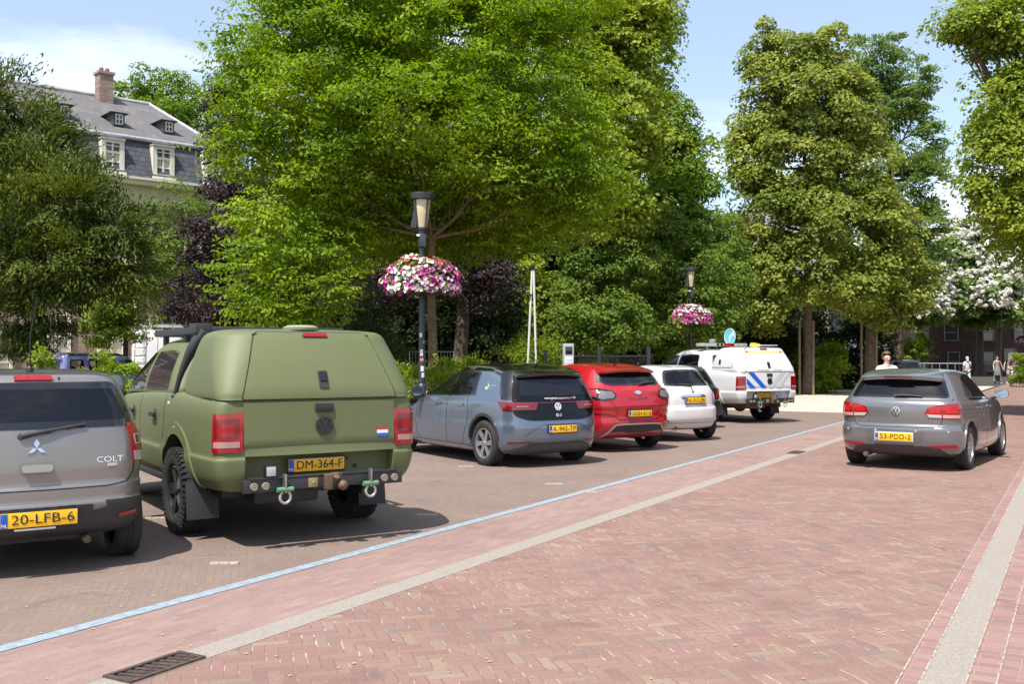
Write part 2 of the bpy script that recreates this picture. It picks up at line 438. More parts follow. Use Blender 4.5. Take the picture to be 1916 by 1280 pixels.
            for f in ((0, 1, 2, 3), (7, 6, 5, 4), (0, 4, 5, 1), (3, 2, 6, 7), (1, 5, 6, 2), (0, 3, 7, 4)): bm.faces.new([b[i] for i in f]).material_index = 0
        bm_lathe(bm, [(0, hw*.84), (rim*.13, hw*.83), (rim*.19, hw*.76), (rim*.2, hw*.3)], 24, M, 0)
        bmesh.ops.recalc_face_normals(bm, faces=bm.faces)
        bm_obj('rim', bm, None, e, 35, mats=[mr or MATS['alloy'], MATS['disc']])
        return e
    def make_shell(s, name, lv, m, arches=(), cuts=(), holes=(), low=None, tr=.06, tf=.1, under=None, sub=5):
        """arches: (y, r); cuts: boxes (c, s); holes: (poly, proj) removed for glass"""
        bm = shell_mesh(lv, tr, tf, sub=sub); s.add_bvh(bm)
        me = bpy.data.meshes.new(name); bm.to_mesh(me); bm.free()
        o = bpy.data.objects.new(name, me); link(o)
        cb = bmesh.new()
        for (y, r) in arches:
            for sd in (-1, 1):
                M = Matrix.Translation((sd*1.02, y, r*.97)) @ Matrix.Rotation(math.pi/2, 4, 'Y')
                bmesh.ops.create_cone(cb, cap_ends=True, segments=40, radius1=r, radius2=r, depth=.84, matrix=M)
        for (c, sz) in cuts: bm_box(cb, c, sz)
        if arches or cuts:
            bmesh.ops.recalc_face_normals(cb, faces=cb.faces)
            cm_ = bpy.data.meshes.new('cutter'); cb.to_mesh(cm_); co = bpy.data.objects.new('cutter', cm_); link(co)
            md = o.modifiers.new('b', 'BOOLEAN'); md.operation = 'DIFFERENCE'; md.solver = 'EXACT'; md.object = co
            me2 = bpy.data.meshes.new_from_object(o.evaluated_get(bpy.context.evaluated_depsgraph_get()))
            o.modifiers.clear(); o.data = me2; bpy.data.objects.remove(co); bpy.data.meshes.remove(cm_)
        cb.free()
        bm = bmesh.new(); bm.from_mesh(o.data); bmesh.ops.recalc_face_normals(bm, faces=bm.faces)
        for f in bm.faces:
            c = f.calc_center_median(); f.material_index = 0
            h, n, i, d = s.bvh.find_nearest(c)
            if d > .012: f.material_index = 1                       # wells and recesses
            elif low and c.z < low(c): f.material_index = 2
            elif f.normal.z < -.8: f.material_index = 1
        kill = []
        for poly, proj in holes:
            xs = [p[0] for p in poly]; ys = [p[1] for p in poly]
            for f in bm.faces:
                c = f.calc_center_median(); n = f.normal
                uv, ok = {'R': ((c.x, c.z), n.y < -.15), 'L': ((c.y, c.z), c.x < 0 and n.x < -.3), 'S': ((c.y, c.z), c.x > 0 and n.x > .3), 'F': ((c.x, c.z), n.y > .1)}[proj]
                if ok and min(xs) < uv[0] < max(xs) and inpoly(uv, poly): kill.append(f)
        bmesh.ops.delete(bm, geom=list(set(kill)), context='FACES')
        bm.to_mesh(o.data); bm.free(); o.data.materials.clear()
        for x in (m, MATS['well'], under or MATS['plastic']): o.data.materials.append(x)
        o.data.polygons.foreach_set('use_smooth', [True]*len(o.data.polygons)); o.data.set_sharp_from_angle(angle=R(38))
        o.parent = s.root; return o
    def window(s, poly, proj, gm, frame=.03, fm=None, name='window', rnd=0, off=.004):
        """glass with a dark border on the shell"""
        o = s.panel(name, poly, proj, gm, off, thick=0)
        s.panel('window_seal', poly, proj, fm or MATS['gloss_black'], off+.001, parent=o, thick=.006, holes=[inset(poly, frame)], grid=.2)
        return o
    def mirror(s, x, y, z, m, size=(.2, .1, .15)):
        sd = -1 if x < 0 else 1
        e = empty('wing_mirror', s.root, (x, y, z))
        bm = bmesh.new(); bmesh.ops.create_uvsphere(bm, u_segments=20, v_segments=12, radius=.5, matrix=Matrix.Diagonal((size[0], size[1]*1.6, size[2], 1)))
        for v in bm.verts:
            v.co.x = math.copysign(abs(v.co.x/size[0]*2)**.6, v.co.x)*size[0]/2; v.co.z = math.copysign(abs(v.co.z/size[2]*2)**.6, v.co.z)*size[2]/2
            if v.co.y < -.02: v.co.y = -.02
        bm_obj('mirror_housing', bm, m, e, 45)
        bm = bmesh.new(); bmesh.ops.create_circle(bm, cap_ends=True, segments=28, radius=.5, matrix=Matrix.Translation((0, -.023, 0)) @ Matrix.Rotation(math.pi/2, 4, 'X') @ Matrix.Diagonal((size[0]*.88, size[2]*.86, 1, 1)))
        for v in bm.verts:
            v.co.x = math.copysign(abs(v.co.x/size[0]*2)**.65, v.co.x)*size[0]/2; v.co.z = math.copysign(abs(v.co.z/size[2]*2)**.65, v.co.z)*size[2]/2
        bm_obj('mirror_glass', bm, MATS['mirror'], e)
        tube('mirror_arm', [(-sd*size[0]*.3, .02, -size[2]*.3), (-sd*(size[0]*.5+.07), .03, -size[2]*.55)], .022, MATS['plastic'], e)
        return e
    def seats(s, rows, floor_z=.35, w=.5, hz=1.28, m=None):
        hz0 = hz
        for ri, (y, xs) in enumerate(rows):
            if len(rows) > 1: hz = hz0-(.20 if ri == 0 else 0)
            for x in xs:
                bm = bmesh.new()
                bm_box(bm, (x, y+.28, floor_z+.2), (w, .5, .16), None, .05)
                bm_box(bm, (x, y+.02, (floor_z+.2+hz-.16)/2), (w*.92, .13, hz-.16-floor_z-.2), Matrix.Rotation(R(10), 3, 'X'), .05)
                bm_box(bm, (x, y-.05, hz-.06), (w*.5, .1, .2), Matrix.Rotation(R(8), 3, 'X'), .045)
                bm_obj('seat', bm, m or MATS['seat'], s.root, 45)
    def dash(s, y, z, w):
        o = box('dashboard', (0, y, z), (w*1.8, .35, .2), MATS['plastic'], s.root, bev=.05)
        bm = bmesh.new(); M = Matrix.Translation((-w*.42, y-.3, z+.08)) @ Matrix.Rotation(R(65), 4, 'X')
        for k in range(24):
            pass
        pts = [M @ Vector((.18*math.cos(2*math.pi*k/24), .18*math.sin(2*math.pi*k/24), 0)) for k in range(25)]
        bm_tube(bm, pts, .014, 6, False); bm_obj('steering_wheel', bm, MATS['plastic'], s.root, 40)
    def wiper(s, a, b, y_off=.03, m=None):
        """wiper arm from pivot a to tip b on the rear glass"""
        pa, na = s.hit(a, 'R'); pb, nb = s.hit(b, 'R')
        mid = pa.lerp(pb, .3)+(na)*.035
        q = [pa+na*.02, mid, pb+nb*.02]; bm = bmesh.new(); bm_tube(bm, spline(q, 5), [.021]*3+[.017]*4+[.012]*4, 8)
        bm_lathe(bm, [(0, .03), (.022, .028), (.026, -.02)], 14, Matrix.Translation(pa) @ na.to_track_quat('Z', 'Y').to_matrix().to_4x4())
        return bm_obj('wiper', bm, m or MATS['plastic'], s.root, 45)
def std_mats():
    mat('black', (.012, .012, .013), .45); mat('plastic', (.028, .028, .030), .55, bump=.15, bscale=300); mat('gloss_black', (.006, .006, .007), .06, coat=1)
    mat('well', (.006, .006, .006), .9); mat('tyre', (.022, .021, .020), .8, var=.3, vscale=9, bump=.2, bscale=90); mat('alloy', (.55, .56, .58), .28, .9)
    mat('dark_alloy', (.045, .046, .05), .3, .5, .5); mat('disc', (.05, .05, .05), .5, .5); mat('plate', (.88, .47, .008), .4, coat=.3); mat('euband', (.01, .09, .42), .4)
    mat('ink', (.012, .011, .01), .5); mat('white_mark', (.8, .8, .8), .5); mat('red_lens', (.30, .002, .007), .12, coat=1); mat('dark_red_lens', (.15, .002, .006), .1, coat=1)
    mat('clear_lens', (.46, .44, .44), .12, .15, coat=1); mat('orange_lens', (.75, .16, .03), .15, coat=1); mat('chrome', (.75, .76, .78), .08, 1); mat('seat', (.055, .055, .06), .85)
    mat('mirror', (.55, .60, .62), .03, 1); mat('steel', (.38, .38, .37), .38, .85, var=.2, vscale=30); mat('galv', (.52, .53, .53), .45, .6, var=.15, vscale=20)
    mat('seam', (.008, .008, .008), .8); mat('rust', (.14, .09, .06), .7, .3, var=.35, vscale=50)
    glass('glass_clear', (.80, .86, .84), .06); glass('glass_dark', (.22, .25, .27), .45); glass('glass_mid', (.42, .47, .48), .3)
std_mats()
# ---------------- ground, road, pavements
U = Vector((.497, .868, 0)).normalized(); N = Vector((U.y, -U.x, 0)); RA = math.atan2(U.x, U.y)
def ST(s, t, z=0): return U*s+N*t+Vector((0, 0, z))
def brick_mat(name, cols, mortar, w, rot, herring=True, jw=.06, moss=.0, bumpk=.35, rough=.85, blotch=.18, ratio=2.0, vary=.30, second=None):
    """paving bricks: herringbone of 2:1 bricks (or stretcher courses), one colour per brick, sandy joints"""
    m = bpy.data.materials.new(name); m.use_nodes = True; t = m.node_tree; nd = t.nodes; b = nd['Principled BSDF']
    def M(op, a, c=None, d=None):
        n = nd.new('ShaderNodeMath'); n.operation = op
        for i, x in enumerate((a, c, d)):
            if x is None: continue
            if isinstance(x, (int, float)): n.inputs[i].default_value = x
            else: t.links.new(x, n.inputs[i])
        return n.outputs[0]
    co = nd.new('ShaderNodeTexCoord'); mp = nd.new('ShaderNodeMapping'); mp.inputs['Rotation'].default_value = (0, 0, rot); mp.inputs['Scale'].default_value = (1/w, 1/w, 1/w)
    dn = nd.new('ShaderNodeTexNoise'); dn.inputs['Scale'].default_value = 5; dn.inputs['Detail'].default_value = 3
    t.links.new(co.outputs['Object'], dn.inputs['Vector'])
    ad = nd.new('ShaderNodeMix'); ad.data_type = 'RGBA'; ad.blend_type = 'LINEAR_LIGHT'; ad.inputs['Factor'].default_value = .012
    t.links.new(co.outputs['Object'], ad.inputs['A']); t.links.new(dn.outputs['Color'], ad.inputs['B']); t.links.new(ad.outputs['Result'], mp.inputs['Vector'])
    sx = nd.new('ShaderNodeSeparateXYZ'); t.links.new(mp.outputs[0], sx.inputs[0]); x, y = sx.outputs[0], sx.outputs[1]
    if herring:
        i, j = M('FLOOR', x), M('FLOOR', y); fx, fy = M('SUBTRACT', x, i), M('SUBTRACT', y, j)
        L = float(ratio); k = M('FLOORED_MODULO', M('SUBTRACT', i, j), 2*L); hz = M('LESS_THAN', k, L-.5); vt = M('SUBTRACT', 1, hz); kv = M('SUBTRACT', 2*L-1, k)
        u = M('ADD', M('MULTIPLY', hz, M('ADD', fx, k)), M('MULTIPLY', vt, M('ADD', fy, kv)))
        v = M('ADD', M('MULTIPLY', hz, fy), M('MULTIPLY', vt, fx))
        ida = M('SUBTRACT', i, M('MULTIPLY', hz, k)); idb = M('ADD', M('SUBTRACT', j, M('MULTIPLY', vt, kv)), M('MULTIPLY', vt, 371.3))
    else:
        j = M('FLOOR', y); v = M('SUBTRACT', y, j); L = ratio
        xo = M('ADD', M('DIVIDE', x, ratio), M('MULTIPLY', M('FLOORED_MODULO', j, 2), .5)); ida = M('FLOOR', xo); u = M('MULTIPLY', M('SUBTRACT', xo, ida), ratio); idb = j
    eu, ev = M('MINIMUM', u, M('SUBTRACT', L, u)), M('MINIMUM', v, M('SUBTRACT', 1, v))
    if second is not None and herring:               # pale sand one way; cross joints thin, their shading put into dark colour
        eb = M('ADD', M('MULTIPLY', hz, eu), M('MULTIPLY', vt, ev)); ea = M('ADD', M('MULTIPLY', hz, ev), M('MULTIPLY', vt, eu))
        e = M('MINIMUM', ea, M('MULTIPLY', eb, 2.2)); pale = M('LESS_THAN', ea, M('MULTIPLY', eb, 2.2))
    else: e = M('MINIMUM', eu, ev); pale = None
    cx = nd.new('ShaderNodeCombineXYZ'); t.links.new(ida, cx.inputs[0]); t.links.new(idb, cx.inputs[1])
    wn = nd.new('ShaderNodeTexWhiteNoise'); wn.noise_dimensions = '2D'; t.links.new(cx.outputs[0], wn.inputs['Vector'])
    rp = nd.new('ShaderNodeValToRGB'); rp.color_ramp.interpolation = 'CONSTANT'; E = rp.color_ramp.elements
    tot = sum(c[1] for c in cols); acc = 0
    for q, (c, wt) in enumerate(cols):
        el = E[q] if q < 2 else E.new(acc/tot); el.position = acc/tot; el.color = (*c, 1); acc += wt
    t.links.new(wn.outputs['Value'], rp.inputs[0])
    hs = nd.new('ShaderNodeHueSaturation'); sc = nd.new('ShaderNodeSeparateColor'); t.links.new(wn.outputs['Color'], sc.inputs[0])
    t.links.new(M('ADD', M('MULTIPLY', sc.outputs[1], vary), 1-vary*.5), hs.inputs['Value']); t.links.new(rp.outputs[0], hs.inputs['Color'])
    n1 = nd.new('ShaderNodeTexNoise'); n1.inputs['Scale'].default_value = .9; n1.inputs['Detail'].default_value = 6; t.links.new(co.outputs['Object'], n1.inputs['Vector'])
    n2 = nd.new('ShaderNodeTexNoise'); n2.inputs['Scale'].default_value = 70; n2.inputs['Detail'].default_value = 4; t.links.new(co.outputs['Object'], n2.inputs['Vector'])
    mul = nd.new('ShaderNodeMix'); mul.data_type = 'RGBA'; mul.blend_type = 'MULTIPLY'; mul.inputs['Factor'].default_value = 1
    g = M('ADD', M('MULTIPLY', M('SUBTRACT', n1.outputs['Fac'], .5), blotch*3), M('ADD', 1, M('MULTIPLY', M('SUBTRACT', n2.outputs['Fac'], .5), .5)))
    n5 = nd.new('ShaderNodeTexNoise'); n5.inputs['Scale'].default_value = 1.9; n5.inputs['Detail'].default_value = 5; n5.inputs['Roughness'].default_value = .62; n5.inputs['Distortion'].default_value = .8; t.links.new(co.outputs['Object'], n5.inputs['Vector'])
    st = nd.new('ShaderNodeMapRange'); st.inputs['From Min'].default_value = .60; st.inputs['From Max'].default_value = .74; st.inputs['To Min'].default_value = 1; st.inputs['To Max'].default_value = .70; t.links.new(n5.outputs['Fac'], st.inputs[0]); g = M('MULTIPLY', g, st.outputs[0])
    gc = nd.new('ShaderNodeCombineColor'); [t.links.new(g, gc.inputs[q]) for q in range(3)]
    t.links.new(hs.outputs[0], mul.inputs['A']); t.links.new(gc.outputs[0], mul.inputs['B'])
    jn = M('ADD', jw, M('MULTIPLY', M('SUBTRACT', n1.outputs['Fac'], .5), jw*2.6))
    mk = nd.new('ShaderNodeMapRange'); mk.inputs['To Min'].default_value = 1; mk.inputs['To Max'].default_value = 0
    t.links.new(e, mk.inputs[0]); t.links.new(M('MULTIPLY', jn, .35), mk.inputs['From Min']); t.links.new(jn, mk.inputs['From Max'])
    mc = nd.new('ShaderNodeMix'); mc.data_type = 'RGBA'; mc.inputs['A'].default_value = (*mortar, 1); mc.inputs['B'].default_value = (.20, .20, .06, 1)
    n3 = nd.new('ShaderNodeTexNoise'); n3.inputs['Scale'].default_value = 2.3; n3.inputs['Detail'].default_value = 7; n3.inputs['Roughness'].default_value = .7; t.links.new(co.outputs['Object'], n3.inputs['Vector'])
    ms = nd.new('ShaderNodeMapRange'); ms.inputs['From Min'].default_value = .52; ms.inputs['From Max'].default_value = .66; ms.inputs['To Max'].default_value = moss; t.links.new(n3.outputs['Fac'], ms.inputs[0]); t.links.new(ms.outputs[0], mc.inputs['Factor'])
    if pale is not None:
        n4 = nd.new('ShaderNodeTexNoise'); n4.inputs['Scale'].default_value = 6.5; n4.inputs['Detail'].default_value = 3; t.links.new(co.outputs['Object'], n4.inputs['Vector'])
        pr = nd.new('ShaderNodeMapRange'); pr.inputs['From Min'].default_value = .50; pr.inputs['From Max'].default_value = .70; t.links.new(n4.outputs['Fac'], pr.inputs[0])
        m0 = mc; mc = nd.new('ShaderNodeMix'); mc.data_type = 'RGBA'; mc.inputs['A'].default_value = (*second, 1); t.links.new(m0.outputs['Result'], mc.inputs['B']); t.links.new(M('MULTIPLY', pale, pr.outputs[0]), mc.inputs['Factor'])
    fin = nd.new('ShaderNodeMix'); fin.data_type = 'RGBA'; t.links.new(mk.outputs[0], fin.inputs['Factor']); t.links.new(mul.outputs['Result'], fin.inputs['A']); t.links.new(mc.outputs['Result'], fin.inputs['B'])
    t.links.new(fin.outputs['Result'], b.inputs['Base Color']); b.inputs['Roughness'].default_value = rough; b.inputs['Specular IOR Level'].default_value = .35
    bp = nd.new('ShaderNodeBump'); bp.inputs['Distance'].default_value = .012; bp.inputs['Strength'].default_value = bumpk
    t.links.new(M('ADD', M('SUBTRACT', 1, mk.outputs[0]), M('MULTIPLY', n2.outputs['Fac'], .6)), bp.inputs['Height']); t.links.new(bp.outputs[0], b.inputs['Normal'])
    return m
def sheet(name, pts, m, kind='structure', z=0):
    bm = bmesh.new(); bm.faces.new([bm.verts.new((p[0], p[1], z)) for p in pts]); bmesh.ops.recalc_face_normals(bm, faces=bm.faces)
    for f in bm.faces:
        if f.normal.z < 0: f.normal_flip()
    o = bm_obj(name, bm, m); o['kind'] = kind; return o
def band(name, t0, t1, s0, s1, m, z): return sheet(name, [ST(s0, t0), ST(s1, t0), ST(s1, t1), ST(s0, t1)], m, z=z)
m_park = brick_mat('parking_bricks', [((.205, .150, .124), 4), ((.200, .146, .121), 3), ((.210, .154, .126), 2), ((.196, .146, .124), 2)], (.165, .128, .104), .060, RA+R(45), True, .06, .7, .3, blotch=.16, vary=.09, ratio=3)
m_road = brick_mat('road_bricks', [((.246, .146, .119), 7), ((.234, .139, .115), 7), ((.242, .154, .124), 4), ((.254, .184, .130), 1.3), ((.208, .140, .122), 1.3), ((.246, .172, .136), 1.6)], (.50, .42, .345), .071, RA+R(45), True, .085, .6, .4, vary=.15, second=(.195, .130, .105), blotch=.2, ratio=3)
m_edge = brick_mat('edge_bricks', [((.275, .180, .155), 5), ((.262, .172, .15), 4), ((.285, .195, .162), 2), ((.245, .168, .152), 1)], (.26, .19, .16), .062, RA+R(90), False, .06, .35, .3, blotch=.16, ratio=3.2, vary=.14)
m_walk = brick_mat('pavement_bricks', [((.270, .158, .138), 5), ((.25, .146, .132), 4), ((.275, .18, .15), 2), ((.22, .148, .138), 1)], (.36, .27, .22), .085, RA, False, .035, .2, .35, ratio=2.4, vary=.2)
m_conc = mat('gutter_concrete', (.315, .275, .235), .92, var=.18, vscale=90, bump=.5, bscale=160)
m_soil = mat('soil', (.05, .045, .03), .95, var=.5, vscale=3, bump=.6, bscale=14)
g = sheet('ground', [(-1500, -60), (1500, -60), (1500, 2500), (-1500, 2500)], m_soil)
band('parking_area', -40, -5.24, -14, 30.4, m_park, .004)
band('brick_margin', -5.24, -4.36, -14, 30.4, m_edge, .005)
band('road', -4.16, -.83, -14, 140, m_road, .004)
band('gutter', -4.36, -4.16, -14, 30.4, m_conc, .006)
band('brick_strip', -.83, -.735, -14, 140, m_walk, .005); band('gutter_2', -.735, -.535, -14, 140, m_conc, .006); band('pavement', -.535, 14, -14, 140, m_walk, .004)
m_line = mat('blue_paint', (.26, .36, .44), .8, dirt=.8, vscale=17, bump=.3, bscale=60)
m_jt = mat('sand_joint', (.37, .30, .245), .95, var=.45, vscale=18)
for q in (-.838, -.738, -.535, -.40): band('joint', q, q+.009, -14, 90, m_jt, .0085)
band('parking_line', -5.355, -5.24, -14, 30.3, m_line, .009)
sheet('plaza', [ST(30.4, -4.36), ST(30.4, -40), ST(62, -40), ST(62, -4.36)], mat('plaza_gravel', (.50, .44, .36), .95, var=.12, vscale=4, bump=.3, bscale=120), z=.005)
sheet('road_far', [ST(52, -.535), ST(140, -.535), ST(140, 40), ST(90, 40)], m_road, z=.009)
# pale bay markers let into the paving
m_mark = mat('pale_bricks', (.36, .30, .235), .85, var=.15, vscale=20, bump=.3)
for i, (px, py) in enumerate(((420, 1056), (800, 965), (292, 971), (1037, 907), (872, 874), (1185, 840), (1100, 922))):
    p = G(px, py); bm = bmesh.new()
    for k in range(3): bm_box(bm, ((k-1)*.076, 0, 0), (.072, .085, .012), None, .003)
    o = bm_obj('bay_marker', bm, m_mark); o.location = (p.x, p.y, .006); o.rotation_euler = (0, 0, R(4)); o['kind'] = 'structure'
def grate(px, py, L, W, label):
    e = thing('drain_grate', label, 'drain', G(px, py), -RA+R(90)); e.location.z = .006; mm = mat('cast_iron', (.12, .085, .07), .6, .5, var=.35, vscale=30, bump=.3)
    bm = bmesh.new()
    for y in (-W/2+.015, W/2-.015): bm_box(bm, (0, y, .004), (L, .03, .016))
    for x in (-L/2+.015, L/2-.015): bm_box(bm, (x, 0, .004), (.03, W-.06, .016))
    bm_obj('frame', bm, mm, e); bm = bmesh.new(); n = 9
    for k in range(n): bm_box(bm, (-L/2+L*(k+.7)/(n+.4), 0, .002), (.03, W-.07, .012), Matrix.Rotation(R(18), 3, 'Z'))
    bm_obj('bars', bm, mm, e); box('pit', (0, 0, -.002), (L-.05, W-.05, .004), MATS['well'], e, bev=0)
grate(292, 1252, .50, .21, 'rusty drain grate in the near gutter by the blue line'); grate(1490, 848, .5, .2, 'small far drain grate in the gutter near the grey hatchback')
# fallen petals and dust on the paving
n = 2600; s_ = rng.uniform(-2, 29, n); t_ = -5.3-np.abs(rng.normal(0, 2.6, n)); k = rng.random(n) < .35; t_[k] = rng.uniform(-5.2, -.9, k.sum())
c_ = np.stack([U.x*s_+N.x*t_, U.y*s_+N.y*t_, np.full(n, .011)], 1); a_ = rng.uniform(0, 6.28, n); sz = rng.uniform(.006, .016, n)
d_ = np.stack([np.cos(a_), np.sin(a_), np.zeros(n)], 1); e_ = np.stack([-np.sin(a_), np.cos(a_), np.zeros(n)], 1)*.6
v_ = np.stack([c_+d_*sz[:, None], c_+e_*sz[:, None], c_-d_*sz[:, None], c_-e_*sz[:, None]], 1).reshape(-1, 3)
o = mesh_np('fallen_petals', v_, np.arange(4*n).reshape(-1, 4), mat('petal', (.50, .40, .16), .8)); o['kind'] = 'stuff'
# ---------------- foliage
def leaf_mat(name, c1, c2, trans=.35, gloss=.25, rough=.5):
    m = bpy.data.materials.new(name); m.use_nodes = True; t = m.node_tree; nd = t.nodes; b = nd['Principled BSDF']; o = nd['Material Output']
    g = nd.new('ShaderNodeNewGeometry'); r = nd.new('ShaderNodeValToRGB'); r.color_ramp.elements[0].color = (*c1, 1); r.color_ramp.elements[1].color = (*c2, 1); r.color_ramp.elements[0].position = .1
    tc = nd.new('ShaderNodeTexCoord'); nz = nd.new('ShaderNodeTexNoise'); nz.inputs['Scale'].default_value = .55; nz.inputs['Detail'].default_value = 3
    t.links.new(tc.outputs['Object'], nz.inputs['Vector'])
    ma = nd.new('ShaderNodeMath'); ma.operation = 'MULTIPLY_ADD'; ma.inputs[1].default_value = .55; t.links.new(g.outputs['Random Per Island'], ma.inputs[0])
    mb = nd.new('ShaderNodeMath'); mb.operation = 'MULTIPLY_ADD'; mb.inputs[1].default_value = 1.5; mb.inputs[2].default_value = -.53; t.links.new(nz.outputs['Fac'], mb.inputs[0]); t.links.new(mb.outputs[0], ma.inputs[2])
    t.links.new(ma.outputs[0], r.inputs[0]); t.links.new(r.outputs[0], b.inputs['Base Color'])
    b.inputs['Roughness'].default_value = rough; b.inputs['Specular IOR Level'].default_value = gloss
    tl = nd.new('ShaderNodeBsdfTranslucent'); mx = nd.new('ShaderNodeMixShader'); mx.inputs[0].default_value = trans
    hs = nd.new('ShaderNodeHueSaturation'); hs.inputs['Value'].default_value = 1.35; hs.inputs['Saturation'].default_value = 1.1; hs.inputs['Hue'].default_value = .49; t.links.new(r.outputs[0], hs.inputs['Color']); t.links.new(hs.outputs[0], tl.inputs[0])
    t.links.new(b.outputs[0], mx.inputs[1]); t.links.new(tl.outputs[0], mx.inputs[2]); t.links.new(mx.outputs[0], o.inputs[0]); return m
def unit(v): return v/np.maximum(np.linalg.norm(v, axis=-1, keepdims=True), 1e-6)
def leaves(cent, outw, per, cr, size, aspect=.55, flat=.5, up=.45, droop=.3, pinnate=0, spray=0):
    """cent (n,3) bough centres -> leaf quads gathered on the upper shell of each bough"""
    n = len(cent); k = n*per; c = np.repeat(cent, per, 0); o = np.repeat(outw, per, 0); crr = np.repeat(cr*rng.uniform(.6, 1.3, n), per)[:, None]
    g = unit(rng.normal(0, 1, (k, 3))); fl = (g[:, 2] < -.1) & (rng.random(k) < .72); g[fl, 2] *= -1
    q = g*np.array([1, 1, flat])*(.50+.52*rng.random((k, 1))**.6)
    q[:, 2] -= droop*(q[:, 0]**2+q[:, 1]**2)
    if spray: q = q*(1-.35*spray)+o*(rng.random((k, 1))**1.3)*spray*1.5*(1-.55*np.abs(rng.normal(0, .5, (k, 1))))
    p = c+q*crr
    if pinnate:                                     # rows of leaflets along a stalk
        j = np.arange(k) % pinnate; st = np.repeat(unit(rng.normal(0, 1, (k//pinnate+1, 3))*np.array([1, 1, .3])+np.array([0, 0, -.3])), pinnate, 0)[:k]
        b0 = np.repeat(p[::pinnate], pinnate, 0)[:k]; g = np.repeat(g[::pinnate], pinnate, 0)[:k]
        p = b0+st*(j[:, None]-pinnate/2)*size*.62+unit(np.cross(st, np.array([0, 0, 1.])))*np.where(j % 2, 1, -1)[:, None]*size*.45
    nr = unit(up*np.array([0, 0, 1.])+.65*g+.2*o+rng.normal(0, .36, (k, 3)))
    a = unit(np.cross(nr, rng.normal(0, 1, (k, 3)))); a[:, 2] -= .25
    if spray: a = a*.6+o
    a = unit(a); b = unit(np.cross(nr, a))
    s = (size*rng.uniform(.65, 1.3, k))[:, None]
    fold = nr*s*.12
    v = np.stack([p-a*s*.5, p+b*s*aspect*.5+fold, p+a*s*.5, p-b*s*aspect*.5+fold], 1).reshape(-1, 3)
    return v, np.arange(4*k).reshape(-1, 4)
def crown_points(lobes, cr, dens):
    cs, os_, ow = [], [], []
    for li, (c, r) in enumerate(lobes):
        c = np.array(c); r = np.array(r); ar = 4*math.pi*(((r[0]*r[1])**1.6+(r[0]*r[2])**1.6+(r[1]*r[2])**1.6)/3)**(1/1.6)
        n = max(6, int(dens*ar/cr**2)); d = unit(rng.normal(0, 1, (n, 3))); f = rng.random(n)**.33*.55+.47
        wob = 1+.16*np.sin(d[:, :1]*5+li*1.7)*np.cos(d[:, 2:]*4.3+li)+.10*np.sin(d[:, 1:2]*9+li*2.1)
        cs.append(c+d*r*f[:, None]*wob); os_.append(unit(d/r)); ow.append(np.full(n, li))
    return np.concatenate(cs), np.concatenate(os_), np.concatenate(ow)
BARK = mat('bark', (.105, .075, .05), .9, var=.4, vscale=7, bump=.8, bscale=30); BARK2 = mat('bark_grey', (.17, .135, .10), .9, var=.35, vscale=5, bump=.8, bscale=24)
def px_lobe(px, py, d, rx, ry, rd=None):
    p = P(px, py, d); a, b = rx/FPX*d, ry/FPX*d; return (p, (a, rd or (a*.85+.15*b), b))
def tree(name, label, base, tr, fork, lobes, lm, cr=.5, dens=.9, per=40, size=.13, cat='tree', group=None, aspect=.55, flat=.55, up=.45, droop=.25, pinnate=0, spray=0, bark=None, limbs=True, stems=1, twigs=5, blossom=None, top=None):
    """one tree: trunk with limbs, crown of leaves; lobes: ((centre), (radii)) in metres"""
    base = Vector(base); root = thing(name, label, cat, base, 0, group); fork = Vector(fork)
    cs, ow, li = crown_points(lobes, cr, dens)
    if limbs:
        bm = bmesh.new(); h = fork-base
        for s in range(stems):
            off = Vector((random.uniform(-1, 1), random.uniform(-1, 1), 0))*(.0 if stems == 1 else .5)
            pts = spline([off, off*1.1+h*.35+Vector((random.uniform(-.06, .06), 0, 0)), off*1.3+h*.7, off*1.5+h], 5); n = len(pts)
            bm_tube(bm, pts, [tr*(1.35-.5*min(1, k/3)-.3*k/n) if k < 3 else tr*(.95-.32*k/n) for k in range(n)], 12)
        if top:                                     # leader through the crown
            pts = spline([h, h.lerp(Vector(top)-base, .5), Vector(top)-base], 6); bm_tube(bm, pts, [tr*.62*(1-.85*k/len(pts)) for k in range(len(pts))], 8)
        for k, (c, r) in enumerate(lobes):
            e = Vector(c)-base
            if not top and e.z < h.z+.45*min(2.4, h.z*.5): continue
            st = h if not top else h.lerp(Vector(top)-base, max(0, min(.9, (e.z-h.z-.6)/max(.1, top[2]-base.z-h.z))))
            mid = st.lerp(e, .5)+Vector((0, 0, -.10*(e-st).length if e.z > st.z else .1*(e-st).length))
            pts = spline([st, mid, e], 5); r0 = tr*(.36 if not top else .28); bm_tube(bm, pts, [r0*(1-.65*j/len(pts)) for j in range(len(pts))], 7)
            idx = np.nonzero(li == k)[0]
            for q in rng.choice(idx, min(twigs, len(idx)), False):
                tp = Vector(cs[q])-base; b0 = pts[random.randint(3, len(pts)-1)]; m_ = b0.lerp(tp, .5)+Vector((random.uniform(-.15, .15), random.uniform(-.15, .15), .1))
                bm_tube(bm, spline([b0, m_, tp], 3), [r0*.36*(1-.75*j/7) for j in range(7)], 5, False)
        bm_obj('trunk', bm, bark or BARK, root, 60)
    b = np.array(base)
    v, f = leaves(cs-b, ow, per, cr, size, aspect, flat, up, droop, pinnate, spray)
    mesh_np('crown', v, f, lm, root)
    if blossom:
        bmx, frac, nb, bs = blossom; c3, ow3, l3 = crown_points([(c, [q*1.06+cr*.55 for q in r]) for c, r in lobes], cr*.42, frac); sel = ow3[:, 2] > -.45
        cc = c3[sel]; v, f = leaves(cc-b, ow3[sel], nb, cr*.2, bs, .8, .9, .4, 0); mesh_np('blossom', v, f, bmx, root)
    return root
